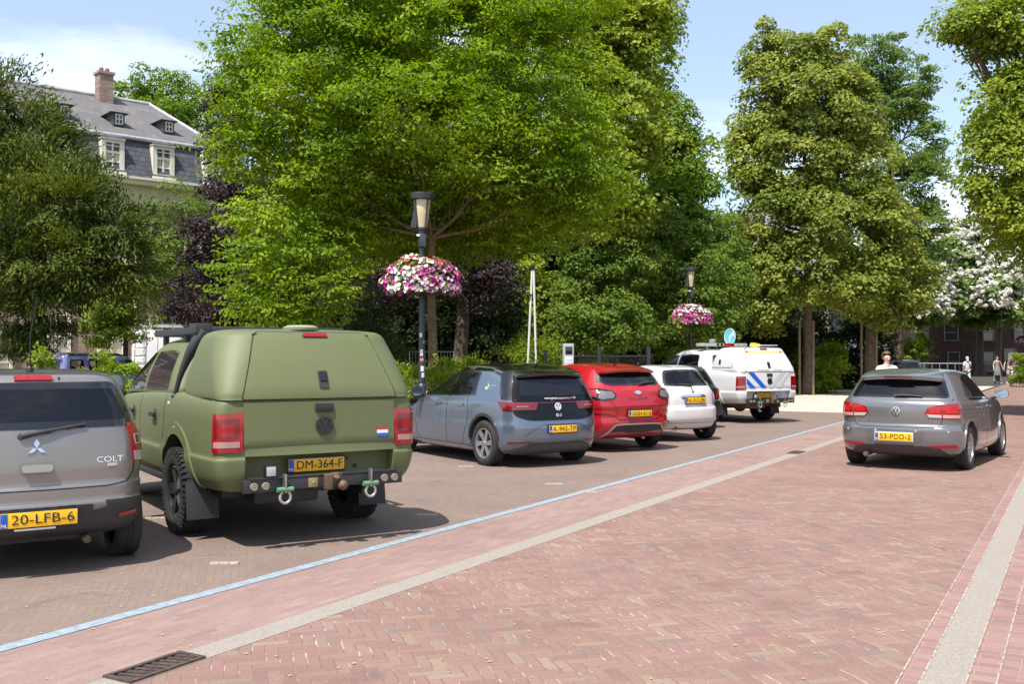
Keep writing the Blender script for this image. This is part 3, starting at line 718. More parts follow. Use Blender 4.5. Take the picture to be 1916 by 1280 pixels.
L = {k: leaf_mat(k+'_leaf', *v) for k, v in {
    'locust': ((.075, .17, .007), (.36, .48, .028), .48), 'yew': ((.024, .054, .009), (.19, .235, .032), .25), 'plane': ((.13, .21, .02), (.44, .50, .075), .47), 'chestnut': ((.07, .155, .012), (.25, .35, .035), .42),
    'beech': ((.018, .012, .013), (.082, .048, .052), .2), 'mid': ((.065, .135, .018), (.26, .35, .055), .42), 'linden': ((.08, .135, .016), (.44, .48, .095), .42), 'gink': ((.08, .15, .03), (.27, .36, .085), .45),
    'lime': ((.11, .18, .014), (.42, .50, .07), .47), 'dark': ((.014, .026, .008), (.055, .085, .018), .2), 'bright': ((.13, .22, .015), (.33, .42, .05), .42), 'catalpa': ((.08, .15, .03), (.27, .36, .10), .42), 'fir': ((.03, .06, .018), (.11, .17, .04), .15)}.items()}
def pickup(label, loc, yaw, pm, plate_txt, white=False):
    T = -1.25
    c = Car('pickup_truck', label, 'pickup truck', loc, yaw, pm)
    # lower body: rear quarter, doors, bonnet
    lv = [(.50, .44, .5, .0, T+.12, 3.80, .10, .3, 0), (.50, .44, .5, .80, T+.10, 3.82, .10, .3, .02), (.56, .50, .55, .90, T+.02, 3.9, .10, .3, .05),
          (.66, .62, .65, .945, T-.02, 3.95, .10, .35, .06), (.775, .76, .8, .965, T-.035, 3.95, .10, .35, .065), (.80, .8, .82, .95, T-.02, 3.95, .09, .35, .06), (.95, .95, .92, .955, T, 3.9, .085, .35, .04), (1.10, 1.08, 1.0, .955, T+.005, 3.8, .085, .35, .04),
          (1.20, 1.2, 1.08, .945, T+.01, 3.7, .085, .4, .04), (1.275, 1.28, 1.14, .915, T+.02, 3.55, .09, .4, .04), (1.30, 1.30, 1.16, .86, T+.06, 3.3, .1, .4, .03), (1.30, 1.31, 1.18, .0, T+.2, 3.0, .1, .4, 0)]
    sill = lambda p: p.z < .53 and p.y > -.7
    body = c.make_shell('body', lv, pm, arches=[(0, .475), (3.095, .455)], cuts=[((0, T-.02, .62), (1.385, .34, .37))], low=sill, tr=.03, tf=.09, sub=4)
    # cab
    win_r = rpoly([(.44, 1.33), (1.34, 1.315), (1.34, 1.70), (.9, 1.72), (.56, 1.71)], [.05, .03, .03, .05, .06])
    win_f = rpoly([(1.43, 1.315), (2.60, 1.30), (2.44, 1.42), (2.06, 1.62), (1.80, 1.69), (1.43, 1.70)], [.03, .02, .02, .1, .1, .03])
    cab = [(1.26, 1.28, 1.2, .0, .28, 3.0, .1, .5, 0), (1.26, 1.28, 1.2, .90, .20, 3.05, .1, .5, 0), (1.32, 1.32, 1.27, .905, .20, 2.95, .1, .5, 0), (1.45, 1.46, 1.45, .87, .23, 2.65, .12, .5, .02), (1.62, 1.63, 1.6, .80, .27, 2.3, .15, .5, .03),
           (1.75, 1.765, 1.74, .72, .31, 2.0, .17, .5, .04), (1.805, 1.825, 1.79, .63, .35, 1.87, .2, .45, .04), (1.83, 1.855, 1.815, .42, .45, 1.75, .2, .38, .03), (1.835, 1.865, 1.815, 0, .7, 1.6, .2, .3, 0)]
    wback = rpoly([(-.6, 1.36), (.6, 1.36), (.52, 1.68), (-.52, 1.68)], .05)
    holes = [(inset(w, .02), p) for w in (win_r, win_f) for p in 'LS']+[(rpoly([(-.72, 1.33), (.72, 1.33), (.56, 1.70), (-.56, 1.70)], .05), 'F'), (wback, 'R')]
    c.sh = []
    c.make_shell('cab', cab, pm, holes=holes, tr=0, tf=.16)
    for p in 'LS':
        for w, gm in ((win_r, MATS['glass_mid']), (win_f, MATS['glass_clear'])): c.window(w, p, gm, .022, name='side_window', off=.002)
    c.window(rpoly([(-.76, 1.30), (.76, 1.30), (.60, 1.72), (-.60, 1.72)], .05), 'F', MATS['glass_clear'], .03, name='windscreen')
    c.window(rpoly([(-.62, 1.34), (.62, 1.34), (.54, 1.70), (-.54, 1.70)], .05), 'R', MATS['glass_clear'], .02, name='rear_window')
    box('cabin_floor', (0, 1.6, 1.0), (1.5, 2.0, .05), MATS['plastic'], c.root)
    c.seats([(.75, (-.4, .4)), (1.62, (-.4, .4))], .85, .5, 1.62); c.dash(2.5, 1.22, .7)
    # canopy
    can = [(1.285, 1.29, 1.29, .0, T+.06, .0, .12, .1, 0), (1.285, 1.29, 1.29, .90, T+.0, .12, .13, .12, .03), (1.33, 1.33, 1.33, .905, T+.0, .12, .15, .12, .04), (1.48, 1.485, 1.485, .89, T+.055, .06, .20, .12, .05),
           (1.63, 1.635, 1.635, .865, T+.12, -.02, .25, .12, .06), (1.77, 1.775, 1.77, .83, T+.195, -.10, .28, .12, .07), (1.825, 1.835, 1.825, .805, T+.225, -.13, .27, .12, .07), (1.858, 1.872, 1.857, .765, T+.25, -.16, .25, .12, .07), (1.874, 1.892, 1.872, .69, T+.28, -.2, .2, .12, .06), (1.882, 1.904, 1.88, .5, T+.36, -.26, .16, .1, .05), (1.887, 1.91, 1.884, 0, T+.5, -.4, .1, .1, 0)]
    c.make_shell('canopy', can, pm, tr=.0, tf=.03)
    c.strip('canopy_seal', [(T+.02, 1.262), (T+.18, 1.262), (T+.28, 1.281), (.2, 1.287)], .018, 'L', MATS['seam'], .006)
    doorp = rpoly([(-.715, 1.288), (.715, 1.288), (.53, 1.862), (-.53, 1.862)], [.03, .03, .05, .05])
    dr = c.panel('canopy_door', doorp, 'R', pm, .012, thick=.02, grid=.08)
    c.strip('door_seam', doorp, .020, 'R', MATS['seam'], .006, closed=True, parent=dr)
    la = c.panel('door_latch', rpoly([(-.028, 1.37), (.058, 1.37), (.058, 1.52), (-.028, 1.52)], .012), 'R', MATS['plastic'], .02, parent=dr, thick=.015)
    c.panel('latch_pad', rpoly([(-.015, 1.43), (.045, 1.43), (.045, 1.51), (-.015, 1.51)], .008), 'R', MATS['black'], .03, parent=dr)
    c.panel('brake_light', rpoly([(-.11, 1.822), (.125, 1.822), (.12, 1.85), (-.105, 1.85)], .012), 'R', MATS['red_lens'], .028, thick=.03)
    if not white: lathe('roof_vent', [(.16, 0), (.165, .025), (.12, .045), (0, .05)], mat('vent_green', (.27, .29, .18), .5), c.root, 28, Matrix.Translation((.03, T+.62, 1.90)))
    for sx in (-1, 1): box('door_hinge', (sx*.525, T+.27, 1.845), (.05, .03, .02), MATS['black'], c.root, Matrix.Rotation(R(-18*sx), 3, 'Z'))
    # tailgate
    tg = rpoly([(-.700, .805), (.700, .805), (.700, 1.262), (-.700, 1.262)], .02)
    t = c.panel('tailgate', tg, lambda u, v: (Vector((u, T-.012+.04*(u/.95)**2+(.05*((.885-v)/.08) if v < .885 else .02*(v-.885)), v)), Vector((0, -1, 0))), pm, .0, thick=.03, grid=.06)
    c.strip('seam', [(-.708, .80), (-.708, 1.275), (.708, 1.275), (.708, .80)], .02, 'R', MATS['seam'], .004, parent=t)
    tp = lambda u, v: (Vector((u, T-.014+.04*(u/.95)**2+.02*(v-.885), v)), Vector((0, -1, 0)))
    c.panel('handle', rpoly([(-.075, 1.165), (.095, 1.165), (.095, 1.24), (-.075, 1.24)], .015), tp, MATS['plastic'], .012, parent=t, thick=.02)
    c.panel('handle_grip', rpoly([(-.06, 1.172), (.08, 1.172), (.08, 1.2), (-.06, 1.2)], .008), tp, MATS['black'], .022, parent=t)
    if not white: c.vw_badge((.012, 1.045), .082, tp, MATS['plastic'], MATS['black'], .012)
    else: c.panel('emblem', circ(.012, 1.045, .075), tp, MATS['black'], .012, parent=t)
    if not white:
        fl = empty('flag_sticker', t)
        for k, m in enumerate((mat('flag_red', (.6, .02, .03), .4), mat('white_mark', (.8,)*3), mat('flag_blue', (.01, .13, .62), .4))):
            c.panel('stripe', [(.52, .93+.028*(2-k)), (.635, .93+.028*(2-k)), (.635, .93+.028*(3-k)), (.52, .93+.028*(3-k))], tp, m, .003+.0002*k, parent=fl, thick=0, grid=.2)
    else:
        bl = mat('stripe_blue', (.004, .10, .58), .35); gr = mat('stripe_grey', (.52, .53, .54), .35)
        for x0, m, sg in ((-.64, bl, -1), (-.94, bl, -1), (.62, gr, 1), (.36, gr, 1)):
            pl = []
            for z, dx in ((1.262, 0), (.885, .40)):
                for w in ((0, .16) if z > 1 else (.16, 0)): pl.append((x0+w+dx if sg < 0 else x0+w-dx+.0, z))
            pl = [(min(max(a, -.69), .69), b) for a, b in pl]
            if sg < 0 and x0 < -.7: pl = [(-.69, 1.13), (-.69, .99), (-.58, .885), (-.42, .885)]
            c.panel('stripe', pl, tp, m, .004, parent=t, thick=0, grid=.2)
        c.panel('reflective_strip', rpoly([(-.56, 1.745), (.58, 1.745), (.56, 1.795), (-.54, 1.795)], .01), 'R', mat('orange_strip', (.85, .5, .2), .4), .018, parent=dr, thick=0)
        for x0 in (-.56, .50): c.panel('strip_end', [(x0, 1.746), (x0+.08, 1.746), (x0+.08, 1.794), (x0, 1.794)], 'R', mat('strip_red', (.8, .12, .06), .4), .02, parent=dr, thick=0)
        c.strip('lettering', [(-.36, 1.325), (.0, 1.325)], .022, 'R', gr, .016, parent=dr); c.strip('lettering', [(.14, 1.325), (.40, 1.325)], .022, 'R', gr, .016, parent=dr)
    # lamps wrap round the corner
    c.sh = c.sh[:0]; c.wrapy = T+.62
    b = shell_mesh(lv, .03, .09, sub=4); c.add_bvh(b)
    for sg in (-1, 1):
        a0 = math.degrees(math.atan2(.722, .61)); a1 = math.degrees(math.atan2(.935, .50))
        q = lambda u, z: (sg*(a0+(a1-a0)*u), z)
        # wrap angle measured so that +x is to the right of the tail
        W = lambda u, v: c_wrap(c, u, v)
        tl = c.panel('tail_light', rpoly([q(0, .845), q(1, .845), q(.93, 1.165), q(0, 1.175)], .02), W, MATS['red_lens'], .014, thick=.03, grid=.03)
        c.panel('lens', rpoly([q(.10, .885), q(.88, .885), q(.88, .935), q(.10, .935)], .01), W, mat('rose_lens', (.36, .22, .22), .15, coat=1), .017, parent=tl, thick=.004)
        c.panel('lens', rpoly([q(.14, .965), q(.84, .965), q(.82, 1.12), q(.14, 1.13)], .02), W, MATS['dark_red_lens'], .0165, parent=tl, thick=.004, holes=[rpoly([q(.26, .99), q(.72, .99), q(.72, 1.09), q(.26, 1.09)], .02)])
    c.wrapy = -.1
    # flanks
    for p in 'LS':
        c.strip('door_seam', [(.40, 1.29), (.40, 1.1), (.44, .95), (.52, .75), (.60, .56)], .009, p, MATS['seam'], .002)
        c.strip('door_seam', [(1.385, 1.29), (1.40, .55)], .009, p, MATS['seam'], .002); c.strip('door_seam', [(2.62, 1.27), (2.62, .55)], .009, p, MATS['seam'], .002)
        c.strip('door_seam', [(.62, .55), (2.62, .55)], .009, p, MATS['seam'], .002)
        for yy in (.75, 1.68):
            h = c.panel('door_handle', rpoly([(yy-.09, 1.06), (yy+.09, 1.06), (yy+.09, 1.10), (yy-.09, 1.10)], .02), p, MATS['black'], .045, thick=.02)
            c.panel('handle_cup', circ(yy, 1.08, .05, ry=.06), p, MATS['plastic'], .003, parent=h, thick=0)
        for yc, r in ((0, .475), (3.095, .455)):                     # flared arch lip
            pts = [(yc+(r+.05)*math.cos(a), r*.97+(r+.05)*math.sin(a)) for a in np.linspace(R(-8), R(188), 30)]
            c.strip('arch_lip', pts, .11, p, pm, .014, thick=1)
        c.panel('side_marker', [(-.04, .985+.005), (.03, .985+.005), (.03, 1.005), (-.04, 1.005)], p, MATS['clear_lens'], .016, thick=0, grid=.2) if not white else None
        c.panel('side_marker', [(.22, 1.20), (.30, 1.20), (.30, 1.225), (.22, 1.225)], p, mat('marker', (.6, .55, .3), .4), .004, thick=0, grid=.2)
        s = -1 if p == 'L' else 1
        box('sill_step', (s*.87, 1.55, .47), (.1, 1.9, .07), MATS['plastic'], c.root, bev=.02)
        tube('fuel_filler_strap', [(s*.93, .17, 1.27), (s*.91, .19, 1.31)], .02, MATS['black'], c.root) if not white else None
        c.mirror(s*1.04, 2.32, 1.34, MATS['plastic'], (.21, .12, .24))
        if white: c.panel('side_hatch', rpoly([(-.98, 1.38), (.02, 1.38), (-.10, 1.76), (-.92, 1.76)], .06), p, pm, .012, thick=.02) if False else None
        box('mud_flap', (s*.83, -.47, .36), (.29, .02, .34), MATS['plastic'], c.root, Matrix.Rotation(R(-8), 3, 'X'), .006)
        c.wheel(s*.84, 0, .40, .27, .235, 'five', MATS['dark_alloy'] if not white else None, tread=True); c.wheel(s*.84, 3.095, .40, .27, .235, 'five', MATS['dark_alloy'], tread=True)
    # tow bar with shackles, lamps, coupling
    tb = empty('tow_bar', c.root, (0, T-.05, .565))
    bk = mat('bar_black', (.03, .03, .033), .4, bump=.1, bscale=200)
    bm = bmesh.new(); bm_box(bm, (0, 0, 0), (.80, .09, .10), None, .01); bm_box(bm, (-.565, 0, -.005), (.34, .07, .11), None, .006); bm_box(bm, (.565, 0, -.005), (.34, .07, .11), None, .006)
    bm_box(bm, (0, -.0, .058), (1.36, .10, .008)); bm_obj('beam', bm, bk, tb, 40)
    for x in (-.65, -.55, .55, .65):
        lathe('bar_lamp', [(.034, 0), (.034, .02), (.026, .026), (.012, .024), (0, .03)], mat('amber_lamp', (.22, .19, .14), .2, coat=1), tb, 20, Matrix.Translation((x, -.037, -.005)) @ Matrix.Rotation(math.pi/2, 4, 'X'))
    for x in (-.39, .40):
        sh = empty('shackle', tb, (x, -.07, -.02))
        box('bracket', (0, .0, .03), (.018, .06, .16), MATS['steel'], sh)
        tube('pin', [(-.07, -.01, -.02), (.07, -.01, -.02)], .022, mat('green_pin', (.10, .25, .12), .5), sh, 12)
        tube('bow', [(.044*math.sin(a)*1.05, -.01, -.085-.052*math.cos(a)) for a in np.linspace(-2.6, 2.6, 22)], .0125, mat('bow_steel', (.40, .39, .36), .4, .4), sh, 10)
    tube('tow_ball', [(.05, -.02, .02), (.05, -.10, .0), (.05, -.14, .05)], .026, MATS['rust'], tb, 12)
    bm = bmesh.new(); bm_box(bm, (0, -.07, 0), (.06, .1, .13), None, .008); bm_box(bm, (.07, -.07, .04), (.1, .08, .07), Matrix.Rotation(R(25), 3, 'Z'), .015); bmesh.ops.create_uvsphere(bm, u_segments=16, v_segments=10, radius=.045, matrix=Matrix.Translation((.11, -.14, -.03)))
    bm_obj('coupling', bm, MATS['rust'], tb, 40)
    bm = bmesh.new(); bm_box(bm, (-.13, -.05, 0), (.085, .02, .08), None, .008); bmesh.ops.create_uvsphere(bm, u_segments=10, v_segments=6, radius=.012, matrix=Matrix.Translation((-.13, -.065, 0))); bm_obj('socket', bm, mat('socket_brass', (.32, .28, .13), .5, .5), tb, 40)
    wl = empty('work_lamp', tb, (-.50, -.01, .115)); box('lamp_case', (0, 0, 0), (.1, .06, .10), MATS['black'], wl, bev=.01); box('lamp_glass', (0, -.033, 0), (.08, .01, .08), MATS['clear_lens'], wl, bev=.004)
    c.plate(plate_txt, (-.03 if not white else -.1, T+.07, .70), .52, .11, frame=False)
    for x, z in ((.28, .735), (.37, .66)): lathe('grommet', [(.018, 0), (.018, .01), (0, .012)], MATS['black'], c.root, 16, Matrix.Translation((x, T+.145, z)) @ Matrix.Rotation(math.pi/2, 4, 'X'))
    # underside
    bm = bmesh.new(); bm_box(bm, (0, 1.5, .47), (1.5, 4.6, .12)); bm_tube(bm, [(-.75, 0, .4), (.75, 0, .4)], .07, 12); bmesh.ops.create_uvsphere(bm, u_segments=16, v_segments=10, radius=.17, matrix=Matrix.Translation((.1, 0, .4)))
    bm_box(bm, (-.25, -.75, .44), (.6, .6, .16), None, .04); bm_tube(bm, [(.4, .6, .38), (.45, -.2, .45), (.47, -1.1, .42)], .035, 10); bm_obj('chassis', bm, MATS['rust'] if white else MATS['black'], c.root, 40)
    if not white:                                                    # flat roof rack on the cab
        rk = empty('roof_rack', c.root, (0, -.08, 1.875)); m = mat('rack_black', (.035, .035, .037), .6, bump=.2, bscale=120)
        bm = bmesh.new()
        for x in (-.70, .70): bm_box(bm, (x, .95, .03), (.05, 1.75, .07), None, .008)
        for y in (.08, 1.82): bm_box(bm, (0, y, .03), (1.45, .05, .075), None, .008)
        for y in np.linspace(.32, 1.58, 6): bm_box(bm, (0, y, .03), (1.4, .08, .02))
        bm_obj('rack_frame', bm, m, rk, 40); box('rack_end', (-.70, .16, .045), (.16, .22, .10), m, rk, bev=.01)
        for x in (-.66, .66):
            for y in (1.6, .75): box('rack_foot', (x, y, -.05), (.05, .07, .12), m, rk)
            sg = -1 if x < 0 else 1
            tube('rack_strut', spline([(sg*.68, .06, .02), (sg*.77, .12, -.12), (sg*.86, .20, -.36), (sg*.905, .26, -.57)], 6), [.055]*8+[.05, .045, .04, .036, .032, .03, .028, .026, .025, .025, .025], m, rk, 8)
    else:
        lb = empty('light_bar', c.root, (0, .62, 1.97)); bm = bmesh.new(); bm_box(bm, (0, 0, 0), (1.5, .26, .085), None, .02); bm_obj('housing', bm, mat('bar_grey', (.42, .42, .41), .25, coat=1), lb, 40)
        box('lens', (.14, -.127, .0), (.34, .02, .075), MATS['red_lens'], lb)
        for x in (-.66, -.55, -.44, -.22, -.1, .4, .6): box('lens', (x, -.127, 0), (.085, .014, .07), MATS['clear_lens'] if x not in (-.22, -.1) else MATS['gloss_black'], lb)
        for x in (-.5, .5): box('bracket', (x, 0, -.09), (.06, .1, .12), MATS['steel'], lb)
        box('beacon', (.50, -.12, 1.955), (.20, .18, .10), mat('beacon_yellow', (.85, .55, .01), .3), c.root, Matrix.Rotation(R(8), 3, 'Y'), .02)
        box('roof_hatch', (.42, -.55, 1.945), (.5, .5, .02), pm, c.root, bev=.008); box('spot_lamp', (-.05, .95, 2.08), (.14, .14, .10), MATS['galv'], c.root, bev=.03)
        hp = rpoly([(-.95, 1.39), (.02, 1.39), (-.08, 1.745), (-.90, 1.745)], .06)
        c.sh = []; c.add_bvh(shell_mesh(can, 0, .03))
        h = c.panel('side_hatch', hp, 'L', pm, .012, thick=.02); c.strip('seam', hp, .012, 'L', mat('seam_grey', (.25, .25, .25), .7), .006, closed=True, parent=h)
        c.panel('hatch_latch', rpoly([(-.50, 1.46), (-.42, 1.46), (-.42, 1.58), (-.50, 1.58)], .01), 'L', MATS['plastic'], .02, parent=h)
    return c
def c_wrap(c, u, v):
    a = R(u); d = Vector((-math.sin(a), math.cos(a), 0)); h = c.bvh.ray_cast(Vector((0, c.wrapy, v))-d*5, d)
    if h[0] is None: h = c.bvh.find_nearest(Vector((0, c.wrapy, v))-d*.9)
    n = h[1] if h[1].dot(d) < 0 else -h[1]
    return h[0], n
def WS(lv):
    zt = max(l[1] for l in lv); return rpoly([(-.66, zt-.48), (.66, zt-.48), (.52, zt-.10), (-.52, zt-.10)], .06)
def hatch(name, label, loc, yaw, pm, lv, wb, tyre, track, rear_glass, side_glass, arch_r, low=.27, gm='glass_dark', rim='five', mr=None, cat='car', tr=.07, tf=.12, wid=.21, seat_rows=None, cuts=(), seal=.028, roof=None):
    c = Car(name, label, cat, loc, yaw, pm)
    holes = [(inset(g, .03), p) for g in side_glass for p in 'LS']+([(inset(rear_glass, .03), 'R')] if rear_glass else [])+[(inset(WS(lv), .03), 'F')]
    fw = None
    yt = max(p[0] for g in side_glass for p in g)
    c.body = c.make_shell('body', lv, pm, arches=[(0, arch_r), (wb, arch_r)], low=lambda p: p.z < low, holes=holes, tr=tr, tf=tf, cuts=cuts)
    if roof:
        me = c.body.data; me.materials.append(roof[0])
        for f in me.polygons:
            if roof[1](f.center): f.material_index = 3
    for g in side_glass:
        for p in 'LS': c.window(g, p, MATS[gm], seal, name='side_window')
    if rear_glass: c.window(rear_glass, 'R', MATS[gm], seal*1.3, name='rear_window')
    zt = max(l[1] for l in lv)
    c.window(WS(lv), 'F', MATS['glass_clear'], .03, name='windscreen')
    bm = bmesh.new(); bm_box(bm, (0, wb/2, .36), (1.3, wb+.7, .1)); bm_box(bm, (0, -.30, .33), (.9, .36, .18), None, .05); bm_tube(bm, [(-.6, 0, .3), (.6, 0, .3)], .045)
    bm_obj('chassis', bm, MATS['black'], c.root, 40)
    box('cabin_floor', (0, wb*.45, .50), (1.42, wb*.95, .04), MATS['plastic'], c.root)
    c.seats(seat_rows or [(.35, (-.38, .38)), (1.15, (-.38, .38))], .42, .5, zt-.20)
    for x in (-track/2, track/2):
        c.wheel(x, 0, tyre, wid, tyre*.66, rim, mr); c.wheel(x, wb, tyre, wid, tyre*.66, rim, mr)
    return c
def spoiler(c, xh, y0, y1, z1, m, th=.035, bow=.10):
    bm = bmesh.new(); rows = []; n = 24
    for i in range(n+1):
        x = xh*(2*i/n-1); u = x/xh; yt = y1+bow*u*u+.10*max(0, abs(u)-.9)*10*.5; a = c.hit((x*.97, y0+.04*u*u), 'T')[0]; q = Vector((x, yt, z1-.035*u*u)); md = a.lerp(q, .6)+Vector((0, 0, .012))
        rows.append([bm.verts.new(p) for p in (a+Vector((0, 0, .002)), md, q, q+Vector((0, .012, -th)), q+Vector((0, .16, -th*.6)))])
    for i in range(n):
        for k in range(4): bm.faces.new((rows[i][k], rows[i+1][k], rows[i+1][k+1], rows[i][k+1]))
    for r in (rows[0], rows[-1]): bm.faces.new(r)
    bmesh.ops.recalc_face_normals(bm, faces=bm.faces); return bm_obj('spoiler', bm, m, c.root, 40)
def seg(c, name, polys, proj, m, off, parent=None, thick=.02):
    o = None
    for p in polys:
        q = c.panel(name, p, proj, m, off, parent=parent or o, thick=thick, grid=.06); o = o or q
    return o
def Wp(c): return lambda u, v: c_wrap(c, u, v)
def wang(c, x=None, yr=None, y=None, w=None):
    return math.degrees(math.atan2(x, c.wrapy-yr)) if y is None else math.degrees(math.atan2(w, c.wrapy-y))

def electric_hatch(loc, yaw):
    pm = paint('blue_grey_paint', (.15, .19, .25), .25, .6)
    lv = [(.20, .18, .2, 0, -.4, 3.3, .2, .5, 0), (.20, .18, .2, .72, -.52, 3.36, .22, .5, .05), (.25, .22, .24, .83, -.66, 3.45, .24, .55, .08), (.35, .33, .36, .885, -.735, 3.5, .26, .6, .10), (.46, .45, .5, .90, -.765, 3.52, .28, .6, .11),
          (.60, .58, .62, .905, -.77, 3.5, .28, .6, .11), (.70, .68, .7, .90, -.745, 3.45, .26, .6, .11), (.80, .79, .78, .895, -.72, 3.35, .24, .6, .10), (.93, .93, .86, .885, -.70, 3.2, .22, .55, .09), (1.0, 1.0, .95, .865, -.685, 2.95, .22, .55, .08),
          (1.05, 1.05, 1.02, .84, -.67, 2.45, .22, .5, .08), (1.20, 1.21, 1.17, .785, -.615, 2.08, .22, .5, .08), (1.33, 1.36, 1.30, .72, -.56, 1.74, .22, .45, .08), (1.41, 1.46, 1.40, .66, -.53, 1.50, .2, .4, .07), (1.435, 1.51, 1.45, .60, -.53, 1.36, .18, .4, .06),
          (1.45, 1.54, 1.475, .48, -.50, 1.22, .16, .34, .05), (1.455, 1.565, 1.48, 0, -.3, .9, .1, .2, 0)]
    sg = rpoly([(.30, 1.06), (2.02, 1.01), (1.80, 1.17), (1.46, 1.345), (1.1, 1.425), (.62, 1.44), (.34, 1.42)], [.02, .03, .1, .15, .15, .1, .02])
    c = hatch('electric_hatchback', 'blue grey electric hatchback with black roof and black tailgate', loc, yaw, pm, lv, 2.77, .345, 1.56, None, [sg], .39, .25, 'glass_mid', 'six', mat('two_tone_alloy', (.42, .43, .45), .25, .8), tr=.06, seal=.022, roof=(MATS['gloss_black'], lambda p: p.z > 1.425-max(0, p.y-1.0)*.45))
    gb = MATS['gloss_black']
    for p in 'LS': c.panel('pillar_cover', rpoly([(-.62, 1.0), (-.40, 1.02), (-.20, 1.40), (-.30, 1.44), (-.62, 1.42)], .02), p, gb, .006, thick=.008)
    c.strip('window_pillar', [(1.08, 1.03), (.98, 1.44)], .08, 'L', gb, .007); c.strip('window_pillar', [(.52, 1.05), (.60, 1.44)], .03, 'L', gb, .007)
    c.strip('roof_rail', [(-.30, 1.36), (.1, 1.455), (.62, 1.475), (1.1, 1.455), (1.48, 1.375), (1.86, 1.18), (2.1, 1.03)], .035, 'L', gb, .005)
    c.strip('rail_trim', [(-.2, 1.415), (.1, 1.475), (.62, 1.495), (1.1, 1.475), (1.5, 1.40)], .014, 'L', MATS['alloy'], .009)
    hp = rpoly([(-.50, .705), (.50, .705), (.72, .775), (.745, .90), (.715, 1.10), (.60, 1.40), (-.60, 1.40), (-.715, 1.10), (-.745, .90), (-.72, .775)], [.2, .2, .06, .08, .1, .06, .06, .1, .08, .06])
    t = c.panel('tailgate', hp, 'R', mat('tailgate_black', (.005, .005, .006), .06, spec=.35), .008, thick=.02)
    c.panel('rear_window', rpoly([(-.63, 1.07), (.63, 1.07), (.54, 1.345), (-.54, 1.345)], .05), 'R', glass('glass_deep', (.1, .12, .14), .75), .012, parent=t, thick=0)
    spoiler(c, .60, -.36, -.66, 1.408, gb)
    c.wrapy = .05
    for s in (-1, 1):
        q = lambda u, z: (s*u, z)
        a_in, a_out = wang(c, .40, -.72), wang(c, y=-.38, w=.86)
        tl = c.panel('tail_light', rpoly([q(a_in, .865), q(a_out-6, .865), q(a_out, .985), q(a_in-2, .975)], .01), Wp(c), MATS['dark_red_lens'], .016, thick=.02, grid=.04)
        c.panel('light_bar', [q(a_in+4, .945), q(a_out-4, .955), q(a_out-4, .972), q(a_in+2, .965)], Wp(c), MATS['red_lens'], .02, parent=tl, thick=.004)
        c.panel('light_bar', [q(a_in+4, .872), q(a_out-9, .872), q(a_out-9, .885), q(a_in+4, .885)], Wp(c), MATS['red_lens'], .02, parent=tl, thick=.004)
        c.panel('reverse_lamp', [q(a_in+8, .912), q(a_in+18, .912), q(a_in+18, .924), q(a_in+8, .924)], Wp(c), MATS['rose_lens'], .02, parent=tl, thick=.004)
        c.panel('reflector', rpoly([(s*.80, .37), (s*.52, .375), (s*.46, .405), (s*.80, .40)][::s], .008), 'R', MATS['dark_red_lens'], .008)
    c.strip('light_line', [(-.42, .965), (.42, .965)], .012, 'R', MATS['dark_red_lens'], .013, parent=t)
    c.vw_badge((0, .905), .058, 'R', MATS['white_mark'], MATS['gloss_black'], .012)
    c.text('badge_lettering', 'ID.3', (0, .775), .06, 'R', MATS['white_mark'], .014, parent=t)
    c.text('web_lettering', 'www.goedkoopautohuren.nl', (.06, 1.03), .05, 'R', MATS['white_mark'], .016, parent=t)
    c.wiper((.02, 1.075), (.42, 1.08)) if False else box('wiper', (.12, -.685, 1.075), (.32, .03, .03), MATS['black'], c.root)
    c.plate('K-942-TP', (.04, -.785, .575), .50, .105, tilt=R(-4))
    c.strip('bumper_crease', [(-.62, .50), (-.42, .62), (-.28, .66), (.36, .66), (.48, .62), (.66, .50)], .02, 'R', pm, .010, thick=1)
    c.panel('diffuser', rpoly([(-.74, .26), (-.60, .315), (-.46, .36), (.46, .36), (.60, .315), (.74, .26), (.70, .21), (-.70, .21)], .03), 'R', mat('diffuser_grey', (.055, .057, .06), .45), .012, thick=.03)
    c.strip('diffuser_edge', [(-.78, .24), (-.58, .325), (-.46, .375), (.46, .375), (.58, .325), (.78, .24)], .016, 'R', MATS['dark_alloy'], .02, thick=1)
    for p in 'LS':
        s = -1 if p == 'L' else 1
        c.strip('door_seam', [(.50, 1.05), (.42, .80), (.50, .55), (.62, .30)], .008, p, MATS['seam'], .002); c.strip('door_seam', [(1.10, 1.03), (1.10, .30)], .008, p, MATS['seam'], .002); c.strip('door_seam', [(2.12, 1.0), (2.18, .6), (2.1, .30)], .008, p, MATS['seam'], .002)
        for yy in (.56, 1.28): c.panel('door_handle', rpoly([(yy, .90), (yy+.2, .90), (yy+.2, .935), (yy, .935)], .015), p, pm, .022, thick=.02)
        c.strip('sill', [(.40, .22), (2.36, .22)], .09, p, MATS['plastic'], .012, thick=1); c.strip('sill_trim', [(.44, .275), (2.3, .275)], .014, p, MATS['alloy'], .014)
        for yy in (0, 2.77): c.strip('arch_lip', [(yy+.405*math.cos(a), .375+.405*math.sin(a)) for a in np.linspace(R(5), R(175), 26)], .045, p, MATS['dark_alloy'], .007, thick=1)
        c.mirror(s*1.0, 1.92, 1.08, MATS['dark_alloy'], (.2, .11, .15))
